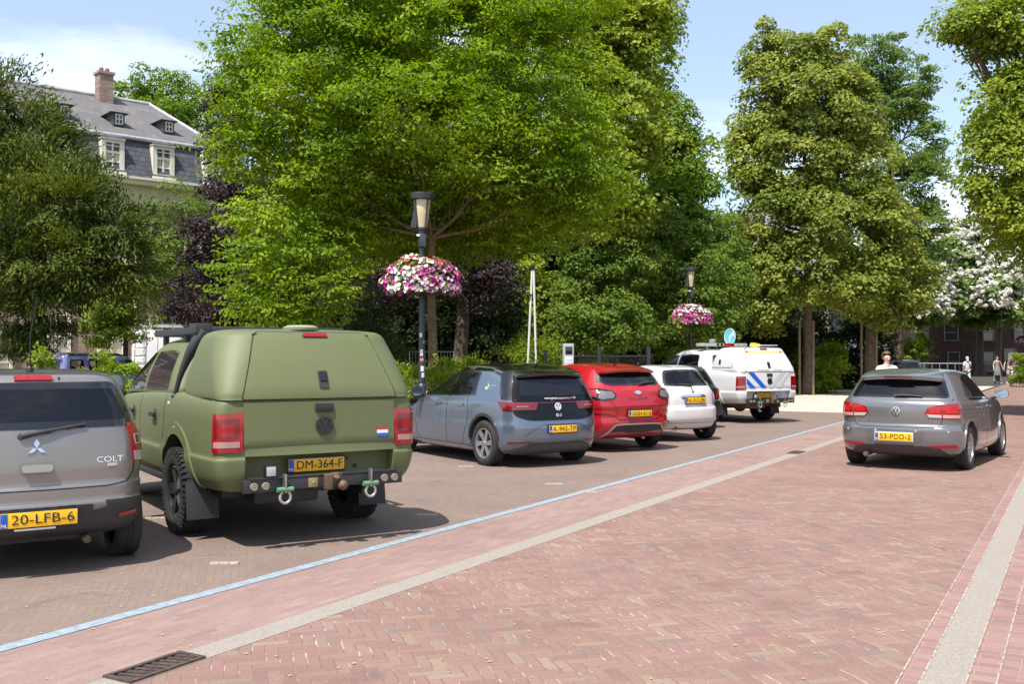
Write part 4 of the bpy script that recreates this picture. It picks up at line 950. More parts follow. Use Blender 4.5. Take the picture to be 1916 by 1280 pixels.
    if True:
        g = empty('side_sticker', c.root)
        c.panel('leaf_mark', [(-.02, 1.20), (.05, 1.27), (.02, 1.20), (.10, 1.19), (.03, 1.14)], 'L', mat('sticker_green', (.25, .6, .3), .4), .004, parent=g, thick=0, grid=.3)
        c.text('lettering', 'greenwheels', (-.09, 1.215), .045, 'L', mat('sticker_grey', (.3, .4, .42), .4), .005, parent=g); c.text('lettering', 'deelauto', (-.09, 1.165), .04, 'L', mat('sticker_red', (.5, .2, .2), .4), .005, parent=g)
    tube('roof_aerial', [(.0, -.08, 1.50), (.0, -.19, 1.555)], [.03, .008] and .014, MATS['black'], c.root)
    return c
def crossover(loc, yaw):
    pm = paint('red_paint', (.42, .003, .012), .25, .12)
    lv = [(.24, .2, .2, 0, -.4, 3.2, .2, .5, 0), (.24, .2, .2, .72, -.52, 3.25, .22, .5, .05), (.29, .24, .24, .82, -.66, 3.3, .24, .55, .09), (.40, .36, .36, .88, -.76, 3.38, .27, .6, .12), (.52, .50, .5, .90, -.79, 3.4, .28, .6, .13),
          (.62, .60, .62, .90, -.77, 3.38, .28, .6, .12), (.72, .70, .7, .895, -.775, 3.35, .27, .6, .11), (.80, .80, .8, .905, -.79, 3.3, .26, .6, .11), (.90, .91, .88, .905, -.765, 3.2, .24, .55, .10), (1.00, 1.0, .97, .895, -.745, 3.0, .24, .55, .10), (1.07, 1.06, 1.02, .87, -.71, 2.7, .24, .5, .10),
          (1.12, 1.11, 1.08, .83, -.665, 2.2, .24, .5, .10), (1.26, 1.26, 1.24, .755, -.55, 1.85, .24, .5, .09), (1.37, 1.39, 1.36, .68, -.47, 1.55, .23, .45, .08), (1.425, 1.465, 1.43, .62, -.43, 1.35, .2, .4, .07), (1.45, 1.505, 1.46, .54, -.40, 1.2, .18, .38, .06), (1.465, 1.53, 1.475, .4, -.34, 1.05, .16, .3, .05), (1.47, 1.54, 1.475, 0, -.15, .8, .1, .2, 0)]
    rg = rpoly([(-.54, 1.155), (.54, 1.155), (.64, 1.22), (.55, 1.40), (-.55, 1.40), (-.64, 1.22)], [.1, .1, .06, .05, .05, .06])
    sg = rpoly([(.05, 1.22), (.20, 1.13), (1.95, 1.09), (1.7, 1.23), (1.3, 1.39), (.9, 1.44), (.4, 1.42)], [.03, .05, .05, .1, .1, .1, .06])
    c = hatch('red_crossover', 'bright red crossover car parked beside the blue grey hatchback', loc, yaw, pm, lv, 2.588, .335, 1.56, rg, [sg], .385, .26, 'glass_dark', 'five', MATS['dark_alloy'], seal=.025)
    spoiler(c, .60, -.28, -.58, 1.425, pm)
    c.strip('window_trim', [(-.66, 1.215), (-.56, 1.41)], .05, 'R', MATS['dark_alloy'], .010); c.strip('window_trim', [(.66, 1.215), (.56, 1.41)], .05, 'R', MATS['dark_alloy'], .010)
    c.wrapy = .05
    for s in (-1, 1):
        a_in, a_out = wang(c, .45, -.72), wang(c, y=-.42, w=.88); q = lambda u, z: (s*(a_in+(a_out-a_in)*u), z)
        tl = c.panel('tail_light', rpoly([q(0, .985), q(.08, .94), q(.45, .905), q(.85, .95), q(1, 1.09), q(.6, 1.10), q(.15, 1.07)], [.02, .02, .05, .03, .02, .06, .04]), Wp(c), MATS['gloss_black'], .016, thick=.03, grid=.04)
        c.panel('lens', rpoly([q(.06, .985), q(.12, .95), q(.45, .925), q(.58, .95), q(.55, 1.06), q(.17, 1.05)], [.015, .015, .04, .02, .02, .03]), Wp(c), mat('smoked_lens', (.20, .19, .19), .15, .2, coat=1), .021, parent=tl, thick=.005, grid=.05)
        c.panel('lens', rpoly([q(.62, .955), q(.82, .97), q(.94, 1.075), q(.61, 1.075)], .015), Wp(c), MATS['red_lens'], .021, parent=tl, thick=.005, grid=.05)
        c.strip('lens_frame', [q(.30, .96), q(.30, 1.055)], .02, Wp(c), MATS['dark_alloy'], .026, parent=tl)
    lo = lambda nm, pl, m, off=.01, **k: c.panel(nm, pl, 'R', m, off, **k)
    c.strip('tailgate_seam', [(-.60, 1.14), (-.55, .86), (-.50, .80), (-.40, .56), (.40, .56), (.50, .80), (.55, .86), (.60, 1.14)], .009, 'R', MATS['seam'], .002)
    lo('plate_recess', rpoly([(-.38, .60), (.38, .60), (.44, .76), (-.44, .76)], .04), paint('red_recess_paint', (.46, .004, .012), .3, .1), .001, thick=0)  # flat patch in a slightly lighter red than the body
    c.strip('bumper_crease', [(-.80, .70), (-.62, .70), (-.50, .665), (-.42, .60), (.42, .60), (.50, .665), (.62, .70), (.80, .70)], .03, 'R', pm, .014, thick=1)
    d = lo('bumper_insert', rpoly([(-.60, .36), (-.50, .47), (-.3, .485), (.3, .485), (.50, .47), (.60, .36), (.36, .375), (.22, .345), (-.22, .345), (-.36, .375)], .03), MATS['plastic'], .012, thick=.02)
    c.strip('insert_trim', [(-.70, .26), (-.56, .40), (-.48, .485), (-.3, .497), (.3, .497), (.48, .485), (.56, .40), (.70, .26)], .022, 'R', MATS['alloy'], .016, parent=d, thick=1)
    e = c.panel('emblem', circ(.0, 1.03, .075, ry=.033), 'R', MATS['chrome'], .012, thick=.015); c.panel('emblem_face', circ(.0, 1.03, .06, ry=.024), 'R', mat('emblem_pale', (.6, .62, .66), .3, .3), .014, parent=e, thick=0)
    c.text('emblem_lettering', 'Ford', (0, 1.03), .045, 'R', MATS['euband'], .0165, parent=e)
    c.text('badge_lettering', 'P U M A', (0, .925), .075, 'R', paint('red_badge', (.22, .002, .006), .3), .006, sx=1.6)
    c.wiper((.12, 1.165), (.50, 1.19)); c.plate('GGH-51-S', (.0, -.80, .675), .50, .105)
    for p in 'LS':
        s = -1 if p == 'L' else 1
        c.strip('door_seam', [(.45, 1.1), (.42, .8), (.6, .3)], .008, p, MATS['seam'], .002)
        for yy in (0, 2.588): c.strip('arch_lip', [(yy+.415*math.cos(a), .37+.415*math.sin(a)) for a in np.linspace(R(-5), R(185), 26)], .06, p, MATS['plastic'], .008, thick=1)
        c.strip('sill', [(.45, .25), (2.2, .25)], .1, p, MATS['plastic'], .01, thick=1); c.mirror(s*.99, 1.78, 1.12, pm, (.2, .11, .15))
        c.strip('window_trim', [(-.1, 1.24), (.35, 1.44), (.9, 1.465), (1.35, 1.41)], .02, p, MATS['gloss_black'], .006)
    tube('roof_aerial', [(.0, -.05, 1.50), (.0, -.17, 1.565)], .016, MATS['black'], c.root)
    return c
def city_car(loc, yaw):
    pm = paint('pearl_white_paint', (.66, .62, .61), .3, .05, dirt=.03)
    lv = [(.24, .2, .2, 0, -.3, 2.7, .2, .5, 0), (.24, .2, .2, .62, -.42, 2.75, .25, .5, .06), (.29, .25, .25, .72, -.52, 2.8, .28, .5, .09), (.38, .36, .36, .775, -.57, 2.85, .3, .55, .11), (.50, .48, .5, .80, -.595, 2.87, .3, .55, .12), (.62, .6, .6, .805, -.59, 2.85, .3, .55, .12), (.665, .66, .66, .795, -.575, 2.8, .3, .5, .12), (.70, .70, .7, .785, -.55, 2.75, .3, .5, .12),
          (.82, .82, .8, .785, -.54, 2.6, .3, .5, .12), (.92, .92, .9, .775, -.525, 2.4, .3, .5, .12), (.99, .98, .95, .75, -.50, 2.1, .3, .5, .12), (1.05, 1.03, 1.0, .715, -.465, 1.9, .28, .45, .12), (1.18, 1.17, 1.14, .665, -.375, 1.65, .26, .4, .11), (1.30, 1.32, 1.28, .60, -.28, 1.38, .25, .4, .1), (1.385, 1.42, 1.38, .545, -.21, 1.2, .24, .36, .09), (1.425, 1.465, 1.42, .46, -.15, 1.05, .2, .3, .07), (1.44, 1.485, 1.435, .33, -.08, .95, .16, .2, .05), (1.445, 1.49, 1.44, 0, .1, .7, .1, .1, 0)]
    rg = rpoly([(-.58, 1.085), (.58, 1.085), (.435, 1.385), (.2, 1.40), (-.2, 1.40), (-.435, 1.385)], [.05, .05, .06, .1, .1, .06])
    sg = rpoly([(.05, 1.06), (1.5, 1.02), (1.2, 1.25), (.85, 1.38), (.35, 1.38)], .05)
    c = hatch('city_car', 'small pearl white city car with a rounded tail', loc, yaw, pm, lv, 2.30, .295, 1.40, rg, [sg], .335, .27, 'glass_clear', 'five', MATS['dark_alloy'], tr=.09, wid=.19, seat_rows=[(.25, (-.3, .3)), (1.0, (-.33, .33))])
    for s in (-1, 1):
        fl = (lambda pl: pl) if s > 0 else mirx
        tl = c.panel('tail_light', rpoly(fl([(.565, .725), (.70, .725), (.675, .83), (.615, .97), (.555, .96), (.56, .84)]), [.03]*6), 'R', MATS['red_lens'], .014, thick=.025)
        c.panel('lens', rpoly(fl([(.60, .76), (.66, .76), (.64, .83), (.60, .92), (.585, .9), (.59, .84)]), .012), 'R', pm, .018, parent=tl, thick=.004)
        c.panel('reflector', rpoly(fl([(.56, .395), (.73, .40), (.72, .44), (.56, .435)]), .01), 'R', MATS['dark_red_lens'], .012)
    c.strip('tailgate_seam', [(-.60, 1.06), (-.53, .96), (-.53, .68), (.53, .68), (.53, .96), (.60, 1.06)], .008, 'R', mat('seam_soft', (.2, .19, .19), .7), .002)
    c.strip('bumper_trim', [(-.74, .43), (-.5, .42), (.5, .42), (.74, .43)], .025, 'R', MATS['chrome'], .012, thick=1); c.strip('bumper_groove', [(-.72, .37), (.72, .37)], .01, 'R', MATS['seam_soft'], .003)
    c.panel('tailgate_handle', rpoly([(-.30, .872), (.30, .872), (.27, .91), (-.27, .91)], .012), 'R', MATS['chrome'], .025, thick=.03)
    e = c.panel('emblem', circ(.0, 1.03, .016), 'R', MATS['dark_alloy'], .008)
    e2 = c.panel('badge', circ(.0, .975, .024), 'R', mat('badge_dark', (.10, .10, .11), .3), .008)
    c.wiper((.0, 1.09), (-.38, 1.10)); c.plate('K-717-ZR', (.02, -.565, .805), .48, .11)
    lathe('exhaust', [(.03, -.1), (.035, 0), (.025, .0), (.025, -.1)], MATS['chrome'], c.root, 16, Matrix.Translation((-.42, -.52, .27)) @ Matrix.Rotation(math.pi/2, 4, 'X'))
    for p in 'LS': c.mirror((-1 if p == 'L' else 1)*.86, 1.5, 1.05, pm, (.17, .1, .13)); c.strip('door_seam', [(.25, 1.03), (.2, .8), (.35, .3)], .008, p, MATS['seam_soft'], .002)
    return c
def grey_hatch(loc, yaw):
    pm = paint('silver_grey_paint', (.20, .203, .21), .25, .55)
    lv = [(.22, .2, .2, 0, -.4, 3.2, .2, .5, 0), (.22, .2, .2, .74, -.50, 3.25, .22, .5, .05), (.26, .23, .23, .83, -.65, 3.33, .24, .55, .08), (.36, .34, .34, .88, -.735, 3.4, .26, .55, .10), (.48, .47, .5, .893, -.77, 3.42, .27, .55, .11), (.595, .59, .6, .893, -.775, 3.42, .27, .55, .11), (.635, .63, .64, .885, -.765, 3.4, .27, .55, .11), (.68, .68, .68, .88, -.725, 3.38, .26, .55, .11),
          (.80, .80, .76, .883, -.73, 3.3, .25, .5, .11), (.93, .94, .86, .878, -.725, 3.1, .24, .5, .10), (1.0, 1.0, .93, .855, -.70, 2.9, .23, .5, .10), (1.035, 1.03, .98, .825, -.665, 2.2, .23, .45, .10), (1.15, 1.16, 1.12, .765, -.58, 1.9, .22, .45, .10), (1.28, 1.31, 1.27, .69, -.50, 1.6, .22, .42, .09), (1.365, 1.40, 1.36, .635, -.45, 1.38, .21, .4, .08), (1.40, 1.445, 1.40, .565, -.42, 1.25, .18, .36, .07), (1.415, 1.465, 1.42, .44, -.37, 1.1, .16, .3, .05), (1.42, 1.48, 1.425, 0, -.2, .8, .1, .2, 0)]
    rg = rpoly([(-.69, 1.06), (.69, 1.06), (.575, 1.345), (-.575, 1.345)], .05)
    sg = rpoly([(.02, 1.10), (.12, 1.05), (1.95, 1.02), (1.7, 1.16), (1.3, 1.32), (.9, 1.385), (.4, 1.38), (.22, 1.34)], [.03, .04, .05, .1, .1, .1, .08, .05])
    c = hatch('grey_hatchback', 'silver grey hatchback driving along the red brick road', loc, yaw, pm, lv, 2.578, .32, 1.53, rg, [sg], .365, .24, 'glass_dark', 'ten', tr=.06, seal=.022)
    c.strip('window_pillar', [(1.02, 1.04), (.92, 1.38)], .07, 'S', MATS['gloss_black'], .007)
    s_ = spoiler(c, .575, -.30, -.61, 1.378, pm, .05)
    c.panel('brake_light', [(-.2, 1.345), (.2, 1.345), (.2, 1.362), (-.2, 1.362)], lambda u, v: (Vector((u, -.622+.1*(u/.6)**2, v)), Vector((0, -1, 0))), MATS['dark_red_lens'], .006, parent=s_)
    c.panel('spoiler_lip', rpoly([(-.50, 1.31), (.50, 1.31), (.55, 1.365), (-.55, 1.365)], .03), 'R', MATS['gloss_black'], .03, parent=s_, thick=.03)
    c.wrapy = .05
    for s in (-1, 1):
        a_in, a_out = wang(c, .40, -.72), wang(c, y=-.52, w=.86); q = lambda u, z: (s*(a_in+(a_out-a_in)*u), z)
        tl = c.panel('tail_light', rpoly([q(0, .84), q(.16, .775), q(1, .77), q(1.0, .90), q(.93, .985), q(.30, .955), q(.08, .92)], [.04, .04, .015, .03, .02, .08, .04]), Wp(c), MATS['red_lens'], .012, thick=.03, grid=.04)
        c.panel('lens', rpoly([q(.13, .785), q(.44, .782), q(.44, .825), q(.05, .83)], .01), Wp(c), MATS['clear_lens'], .016, parent=tl, thick=.004, grid=.05)
        c.panel('lens', rpoly([q(.48, .782), q(.97, .778), q(.98, .822), q(.48, .825)], .01), Wp(c), mat('pink_lens', (.62, .3, .28), .15, coat=1), .016, parent=tl, thick=.004, grid=.05)
        c.strip('lamp_split', [q(.46, .775), q(.46, .97)], .014, Wp(c), MATS['seam'], .017, parent=tl)
        c.panel('lens', rpoly([q(.12, .85), q(.40, .85), q(.38, .92), q(.14, .905)], .03), Wp(c), mat('bright_red_lens', (.50, .012, .012), .15, coat=1), .016, parent=tl, thick=.004, grid=.05)
        c.panel('lens', rpoly([q(.54, .85), q(.90, .85), q(.88, .935), q(.54, .925)], .03), Wp(c), MATS['bright_red_lens'], .016, parent=tl, thick=.004, grid=.05)
        fl = (lambda pl: pl) if s > 0 else mirx
        c.panel('reflector', rpoly(fl([(.46, .345), (.80, .36), (.78, .405), (.46, .385)]), .012), 'R', MATS['red_lens'], .012)
        for x in (.28, .70): lathe('parking_sensor', [(.016, 0), (.016, .006), (0, .008)], MATS['clear_lens'], c.root, 12, Matrix.Translation(c.hit((s*x, .585), 'R')[0]) @ Matrix.Rotation(math.pi/2, 4, 'X'))
    c.strip('tailgate_seam', [(-.74, 1.05), (-.70, .98), (-.62, .76), (-.60, .68), (-.52, .635), (.52, .635), (.60, .68), (.62, .76), (.70, .98), (.74, 1.05)], .009, 'R', MATS['seam'], .002)
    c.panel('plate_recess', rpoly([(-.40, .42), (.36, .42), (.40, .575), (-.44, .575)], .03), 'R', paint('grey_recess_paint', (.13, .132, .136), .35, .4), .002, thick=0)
    c.panel('diffuser', rpoly([(-.70, .225), (.72, .225), (.56, .36), (.42, .375), (-.40, .375), (-.56, .36)], [.01, .01, .1, .05, .05, .1]), 'R', mat('diffuser_soft', (.045, .046, .048), .5), .012, thick=.03)
    tube('exhaust', [(-.44, -.4, .22), (-.44, -.72, .22)], .035, MATS['rust'], c.root)
    c.vw_badge((0, .865), .062, 'R', MATS['chrome'], MATS['gloss_black'], .010)
    c.text('badge_lettering', 'GOLF', (-.50, .715), .055, 'R', MATS['chrome'], .006, sx=1.3); c.text('badge_lettering', 'TSI', (.50, .725), .055, 'R', MATS['chrome'], .006, sx=1.4)
    c.wiper((-.02, 1.075), (.34, 1.07)); c.plate('53-PDD-2', (-.02, -.785, .495), .52, .11, rim=mat('plate_rim', (.5, .5, .5), .4))
    for p in 'LS':
        s = -1 if p == 'L' else 1
        c.strip('door_seam', [(.45, 1.04), (.38, .75), (.55, .28)], .008, p, MATS['seam'], .002); c.strip('door_seam', [(1.08, 1.03), (1.1, .28)], .008, p, MATS['seam'], .002); c.strip('door_seam', [(2.05, 1.0), (2.1, .28)], .008, p, MATS['seam'], .002)
        for yy in (.55, 1.25): c.panel('door_handle', rpoly([(yy, .86), (yy+.22, .86), (yy+.22, .90), (yy, .90)], .015), p, pm, .03, thick=.02)
        for yy in (0, 2.578): c.strip('arch_lip', [(yy+.375*math.cos(a), .354+.375*math.sin(a)) for a in np.linspace(R(-5), R(185), 26)], .03, p, pm, .012, thick=1)
        c.strip('window_trim', [(.0, 1.10), (.1, 1.03), (2.0, 1.0)], .02, p, MATS['gloss_black'], .008); c.mirror(s*.99, 1.72, 1.06, pm, (.21, .11, .14))
    return c
def grey_mini(loc, yaw):
    pm = paint('warm_grey_paint', (.245, .222, .203), .30, .5)
    lv = [(.28, .24, .24, 0, -.3, 3.0, .2, .5, 0), (.28, .24, .24, .70, -.42, 3.05, .22, .5, .05), (.31, .27, .27, .78, -.54, 3.1, .24, .5, .08), (.42, .40, .4, .83, -.615, 3.15, .26, .5, .10), (.53, .52, .52, .848, -.645, 3.18, .27, .5, .11), (.565, .56, .56, .842, -.63, 3.17, .27, .5, .11), (.66, .65, .65, .842, -.625, 3.15, .27, .5, .11), (.69, .69, .69, .835, -.605, 3.1, .26, .5, .10),
          (.80, .80, .78, .84, -.60, 3.0, .25, .5, .10), (.95, .96, .92, .835, -.585, 2.8, .24, .5, .10), (1.05, 1.06, 1.0, .82, -.565, 2.6, .23, .5, .10), (1.11, 1.11, 1.06, .80, -.545, 2.2, .22, .45, .09), (1.25, 1.26, 1.22, .755, -.485, 1.9, .21, .42, .09), (1.38, 1.40, 1.36, .70, -.425, 1.6, .2, .4, .08), (1.46, 1.48, 1.44, .655, -.385, 1.38, .18, .36, .08), (1.495, 1.52, 1.48, .595, -.345, 1.25, .17, .34, .07), (1.51, 1.54, 1.50, .46, -.27, 1.1, .16, .3, .05), (1.515, 1.55, 1.505, 0, -.1, .8, .1, .2, 0)]
    rg = rpoly([(-.715, 1.105), (.715, 1.105), (.70, 1.22), (.605, 1.452), (-.605, 1.452), (-.70, 1.22)], [.03, .03, .08, .07, .07, .08])
    sg = rpoly([(.05, 1.15), (1.9, 1.10), (1.65, 1.28), (1.2, 1.42), (.3, 1.44)], .06)
    c = hatch('grey_supermini', 'warm grey small hatchback with black bumper and roof aerial', loc, yaw, pm, lv, 2.50, .315, 1.46, rg, [sg], .355, .30, 'glass_mid', 'five', MATS['dark_alloy'], tr=.06, seal=.04, seat_rows=[(.30, (-.36, .36)), (1.1, (-.36, .36))])
    c.sh = c.sh
    c.panel('brake_light', rpoly([(-.14, 1.465), (.14, 1.465), (.13, 1.495), (-.13, 1.495)], .014), 'R', MATS['red_lens'], .016, thick=.03)
    c.panel('washer_nozzle', circ(.18, 1.48, .008, 10), 'R', MATS['black'], .012, grid=.2)
    for s in (-1, 1):
        c.wrapy = .1; a_in, a_out = wang(c, .705, -.48), wang(c, y=-.34, w=.83); q = lambda u, z: (s*(a_in+(a_out-a_in)*u), z)
        tl = c.panel('tail_light', rpoly([q(0, 1.12), q(.10, .90), q(.12, .825), q(.9, .815), q(1.05, .93), q(.85, 1.04), q(.45, 1.13)], [.02, .03, .03, .03, .04, .05, .03]), Wp(c), MATS['red_lens'], .014, thick=.03, grid=.035)
        c.panel('lens', rpoly([q(.15, .835), q(.85, .825), q(.95, .90), q(.13, .905)], .015), Wp(c), MATS['clear_lens'], .018, parent=tl, thick=.004, grid=.04)
        c.panel('lens', circ(*q(.45, 1.0), .036*57.3, 20, ry=.042) if False else rpoly([q(.25, .955), q(.68, .955), q(.68, 1.035), q(.25, 1.035)], .035), Wp(c), MATS['clear_lens'], .018, parent=tl, thick=.004, grid=.04)
        c.panel('lens', rpoly([q(.30, .965), q(.55, .965), q(.55, 1.025), q(.30, 1.025)], .03), Wp(c), MATS['dark_red_lens'], .0195, parent=tl, thick=.002, grid=.04)
        fl = (lambda pl: pl) if s > 0 else mirx
        c.panel('reflector', rpoly(fl([(.58, .415), (.72, .425), (.72, .45), (.58, .44)]), .01), 'R', MATS['red_lens'], .022)
    blk = mat('bumper_black', (.035, .035, .037), .5, bump=.12, bscale=250)
    c.panel('bumper_lower', rpoly([(-.80, .27), (.80, .27), (.80, .545), (.48, .50), (.34, .47), (.28, .335+.1), (-.28, .335+.1), (-.34, .47), (-.48, .50), (-.80, .545)], [.02, .02, .02, .08, .05, .04, .04, .05, .08, .02]), 'R', blk, .012, thick=.03)
    c.panel('plate_recess', rpoly([(-.33, .345), (.33, .345), (.40, .53), (-.40, .53)], .03), 'R', blk, .0135, thick=.006)
    for p in 'LS': c.panel('bumper_side', [(-.60, .29), (-.37, .29), (-.36, .54), (-.60, .545)], p, blk, .010, thick=.02)
    c.strip('tailgate_seam', [(-.74, 1.09), (-.715, .75), (-.66, .675), (-.5, .655), (.5, .655), (.66, .675), (.715, .75), (.74, 1.09)], .009, 'R', MATS['seam'], .002)
    e = c.panel('tailgate_handle', rpoly([(-.105, .79), (.105, .79), (.105, .845), (-.105, .845)], .027), 'R', paint('handle_grey', (.36, .34, .32), .25, .5), .04, thick=.05)
    c.panel('handle_cup', rpoly([(-.12, .775), (.12, .775), (.12, .86), (-.12, .86)], .035), 'R', paint('handle_cup_grey', (.2, .185, .17), .3, .4), .003, parent=e, thick=0)
    dm = [[(0, .965), (-.021, 1.0), (0, 1.035), (.021, 1.0)]]
    for sg_ in (-1, 1): dm.append([(0, .965), (sg_*.026, .968), (sg_*.061, .93), (sg_*.022, .938)])
    c.strokes('emblem', dm, 'R', MATS['chrome'], .010)
    c.text('badge_lettering', 'COLT', (.52, .855), .062, 'R', MATS['chrome'], .008, sx=1.25); c.strip('badge_plate', [(.50, .815), (.575, .815)], .022, 'R', MATS['clear_lens'], .006)
    c.wiper((-.105, 1.055), (.34, 1.125)); c.plate('20-LFB-6', (.01, -.668, .452), .52, .11, tilt=R(-2))
    c.strip('dealer_lettering', [(-.16, .381), (.12, .381)], .014, lambda u, v: (Vector((u, -.678, v)), Vector((0, -1, 0))), MATS['clear_lens'], .002)
    for p in 'LS':
        s = -1 if p == 'L' else 1; c.mirror(s*.95, 1.6, 1.12, pm, (.18, .1, .15)); c.strip('door_seam', [(.3, 1.1), (.28, .7), (.45, .3)], .008, p, MATS['seam'], .002)
    ae = empty('roof_aerial', c.root, (.0, -.18, 1.53)); lathe('aerial_foot', [(.03, 0), (.028, .03), (.012, .05), (0, .05)], MATS['black'], ae, 16); tube('aerial_rod', [(0, 0, .04), (.0, -.02, .28), (.035, -.10, .58)], .0055, MATS['black'], ae, 6)
    tube('exhaust', [(.36, -.2, .26), (.36, -.56, .25)], .03, MATS['rust'], c.root)
    c.panel('roof', rpoly([(-.58, -.24), (.58, -.24), (.60, .5), (.54, 1.2), (-.54, 1.2), (-.60, .5)], .08), 'T', pm, .006, thick=.012, grid=.1)
    return c
# ---------------- slate roofed house
def house():
    C0 = Vector((-12.42, 44, 0)); ex = Vector((-.753, -.657, 0)).normalized()
    h = thing('brick_house', 'stately brick house with slate mansard roof and cream cornice behind the yew', 'house', C0, math.atan2(ex.y, ex.x))
    W, D = 20.0, 11.0
    slate = brick_mat('slate', [((.150, .140, .140), 3), ((.138, .130, .135), 3), ((.165, .150, .143), 2)], (.08, .075, .08), .22, 0, False, .05, 0, .4, .95, ratio=1.4, vary=.15)
    for n in slate.node_tree.nodes:
        if n.type == 'MAPPING': n.inputs['Rotation'].default_value = (R(90), 0, 0)
    slate2 = brick_mat('slate_dark', [((.085, .09, .105), 3), ((.07, .075, .09), 3), ((.10, .10, .115), 2)], (.03, .03, .035), .2, 0, False, .07, 0, .5, .6, ratio=1.2)
    for n in slate2.node_tree.nodes:
        if n.type == 'MAPPING': n.inputs['Rotation'].default_value = (R(90), R(25), 0)
    brick = brick_mat('house_brick', [((.30, .19, .15), 4), ((.26, .165, .135), 3), ((.34, .24, .19), 2)], (.42, .38, .32), .075, 0, False, .10, 0, .4, .9, ratio=3)
    for n in brick.node_tree.nodes:
        if n.type == 'MAPPING': n.inputs['Rotation'].default_value = (R(90), 0, 0)
    cream = mat('cream_paint', (.60, .55, .33), .6, var=.06, vscale=4); white = mat('frame_cream', (.72, .69, .56), .5); dk = mat('dormer_dark', (.05, .055, .06), .5); lead = mat('lead', (.42, .42, .43), .5, .2, var=.15)
    gl = mat('pane_glass', (.05, .06, .065), .05, coat=1); curtain = mat('curtain', (.5, .47, .4), .8)
    def blk(name, x0, x1, y0, y1, z0, z1, m, parent=h, bev=0):
        return box(name, ((x0+x1)/2, (y0+y1)/2, (z0+z1)/2), (x1-x0, y1-y0, z1-z0), m, parent, bev=bev)
    blk('wall', 0, W, -D, 0, 0, 8.0, brick)
    blk('frieze', -.05, W, -D, .06, 8.0, 8.75, cream); blk('cornice', -.35, W+.2, -D-.2, .40, 8.75, 8.95, cream); blk('cornice_lip', -.42, W+.2, -D-.2, .47, 8.95, 9.05, white)
    blk('plinth_band', -.04, W, -.2, .05, 4.3, 4.5, mat('stone_band', (.5, .46, .38), .8, var=.1))
    bm = bmesh.new(); a = [(-.2, .2, 9.05), (W, .2, 9.05), (W, -D, 9.05), (-.2, -D, 9.05)]; b = [(.30, -.35, 10.75), (W, -.35, 10.75), (W, -D+.3, 10.75), (.30, -D+.3, 10.75)]
    A = [bm.verts.new(p) for p in a]; B = [bm.verts.new(p) for p in b]
    for k in range(4): bm.faces.new((A[k], A[(k+1) % 4], B[(k+1) % 4], B[k]))
    bm.faces.new(B); bmesh.ops.recalc_face_normals(bm, faces=bm.faces); bm_obj('mansard', bm, slate2, h)
    tube('roof_gutter', [(.2, -.25, 10.77), (W, -.25, 10.77)], .09, lead, h, 8); tube('roof_gutter', [(.2, -.25, 10.77), (.2, -D+.3, 10.77)], .09, lead, h, 8)
    bm = bmesh.new(); q = [bm.verts.new(p) for p in ((.2, -.25, 10.79), (W, -.25, 10.79), (W, -D+.2, 10.79), (.2, -D+.2, 10.79), (1.5, -D/2, 13.6), (W, -D/2, 13.6))]
    for f in ((0, 1, 5, 4), (2, 3, 4, 5), (3, 0, 4), (1, 2, 5)): bm.faces.new([q[i] for i in f])
    bmesh.ops.recalc_face_normals(bm, faces=bm.faces); rf = bm_obj('roof', bm, slate, h)
    tube('ridge_tiles', [(1.45, -D/2, 13.62), (W, -D/2, 13.62)], .11, lead, rf, 8); tube('hip_flashing', [(.2, -.25, 10.81), (1.5, -D/2, 13.62)], .09, lead, rf, 8)
    ch = blk('chimney', 3.5, 4.12, -D/2+.3, -D/2+.9, 12.6, 14.45, brick, rf); blk('chimney_cap', 3.44, 4.18, -D/2+.24, -D/2+.96, 14.45, 14.57, mat('cap', (.34, .22, .17), .8), rf)
    for x in (3.68, 3.94): lathe('chimney_pot', [(.10, 0), (.09, .2), (.07, .2), (.07, 0)], mat('pot', (.25, .1, .07), .8), rf, 12, Matrix.Translation((x, -D/2+.6, 14.57)))
    def window(x, z0, z1, w, y0, lean=0, rows=3, nm='window'):
        f = empty(nm, h, (x, y0, (z0+z1)/2), (lean, 0, 0)); H = z1-z0; bm = bmesh.new()
        for sx in (-1, 1): bm_box(bm, (sx*(w/2-.06), .05, 0), (.12, .18, H))
        for sz in (-1, 1): bm_box(bm, (0, .05, sz*(H/2-.06)), (w-.24, .18, .12))
        bm_box(bm, (0, .06, H*.12), (w-.24, .1, .09)); bm_box(bm, (0, .06, 0), (.06, .08, H-.24)); bm_box(bm, (0, .055, -H*.18), (w-.24, .06, .05)); bm_box(bm, (0, .055, H*.32), (w-.24, .06, .04))
        bm_obj('frame', bm, white, f); box('pane', (0, .0, 0), (w-.1, .03, H-.1), gl, f, bev=0)
        for sx in (-1, 1): box('curtain', (sx*(w*.22), .022, -.15*H), (w*.3, .01, H*.52), curtain, f, bev=0)
        box('sill', (0, .14, -H/2-.05), (w+.2, .3, .09), white, f, bev=0)
    for x in (.85, 3.05, 5.15, 7.3, 9.4, 11.6, 13.8, 16):
        window(x, 9.2, 10.5, .8, .0-.02, 0, 3, 'mansard_window'); blk('window_hood', x-.48, x+.48, -.3, .20, 10.5, 10.57, lead)
        blk('window_cheek', x-.46, x-.41, -.4, .12, 9.1, 10.5, white); blk('window_cheek', x+.41, x+.46, -.4, .12, 9.1, 10.5, white)
        window(x, 4.9, 7.4, 1.1, -.02); window(x, .9, 2.6 if x > 9 else 3.4, 1.1, -.02)
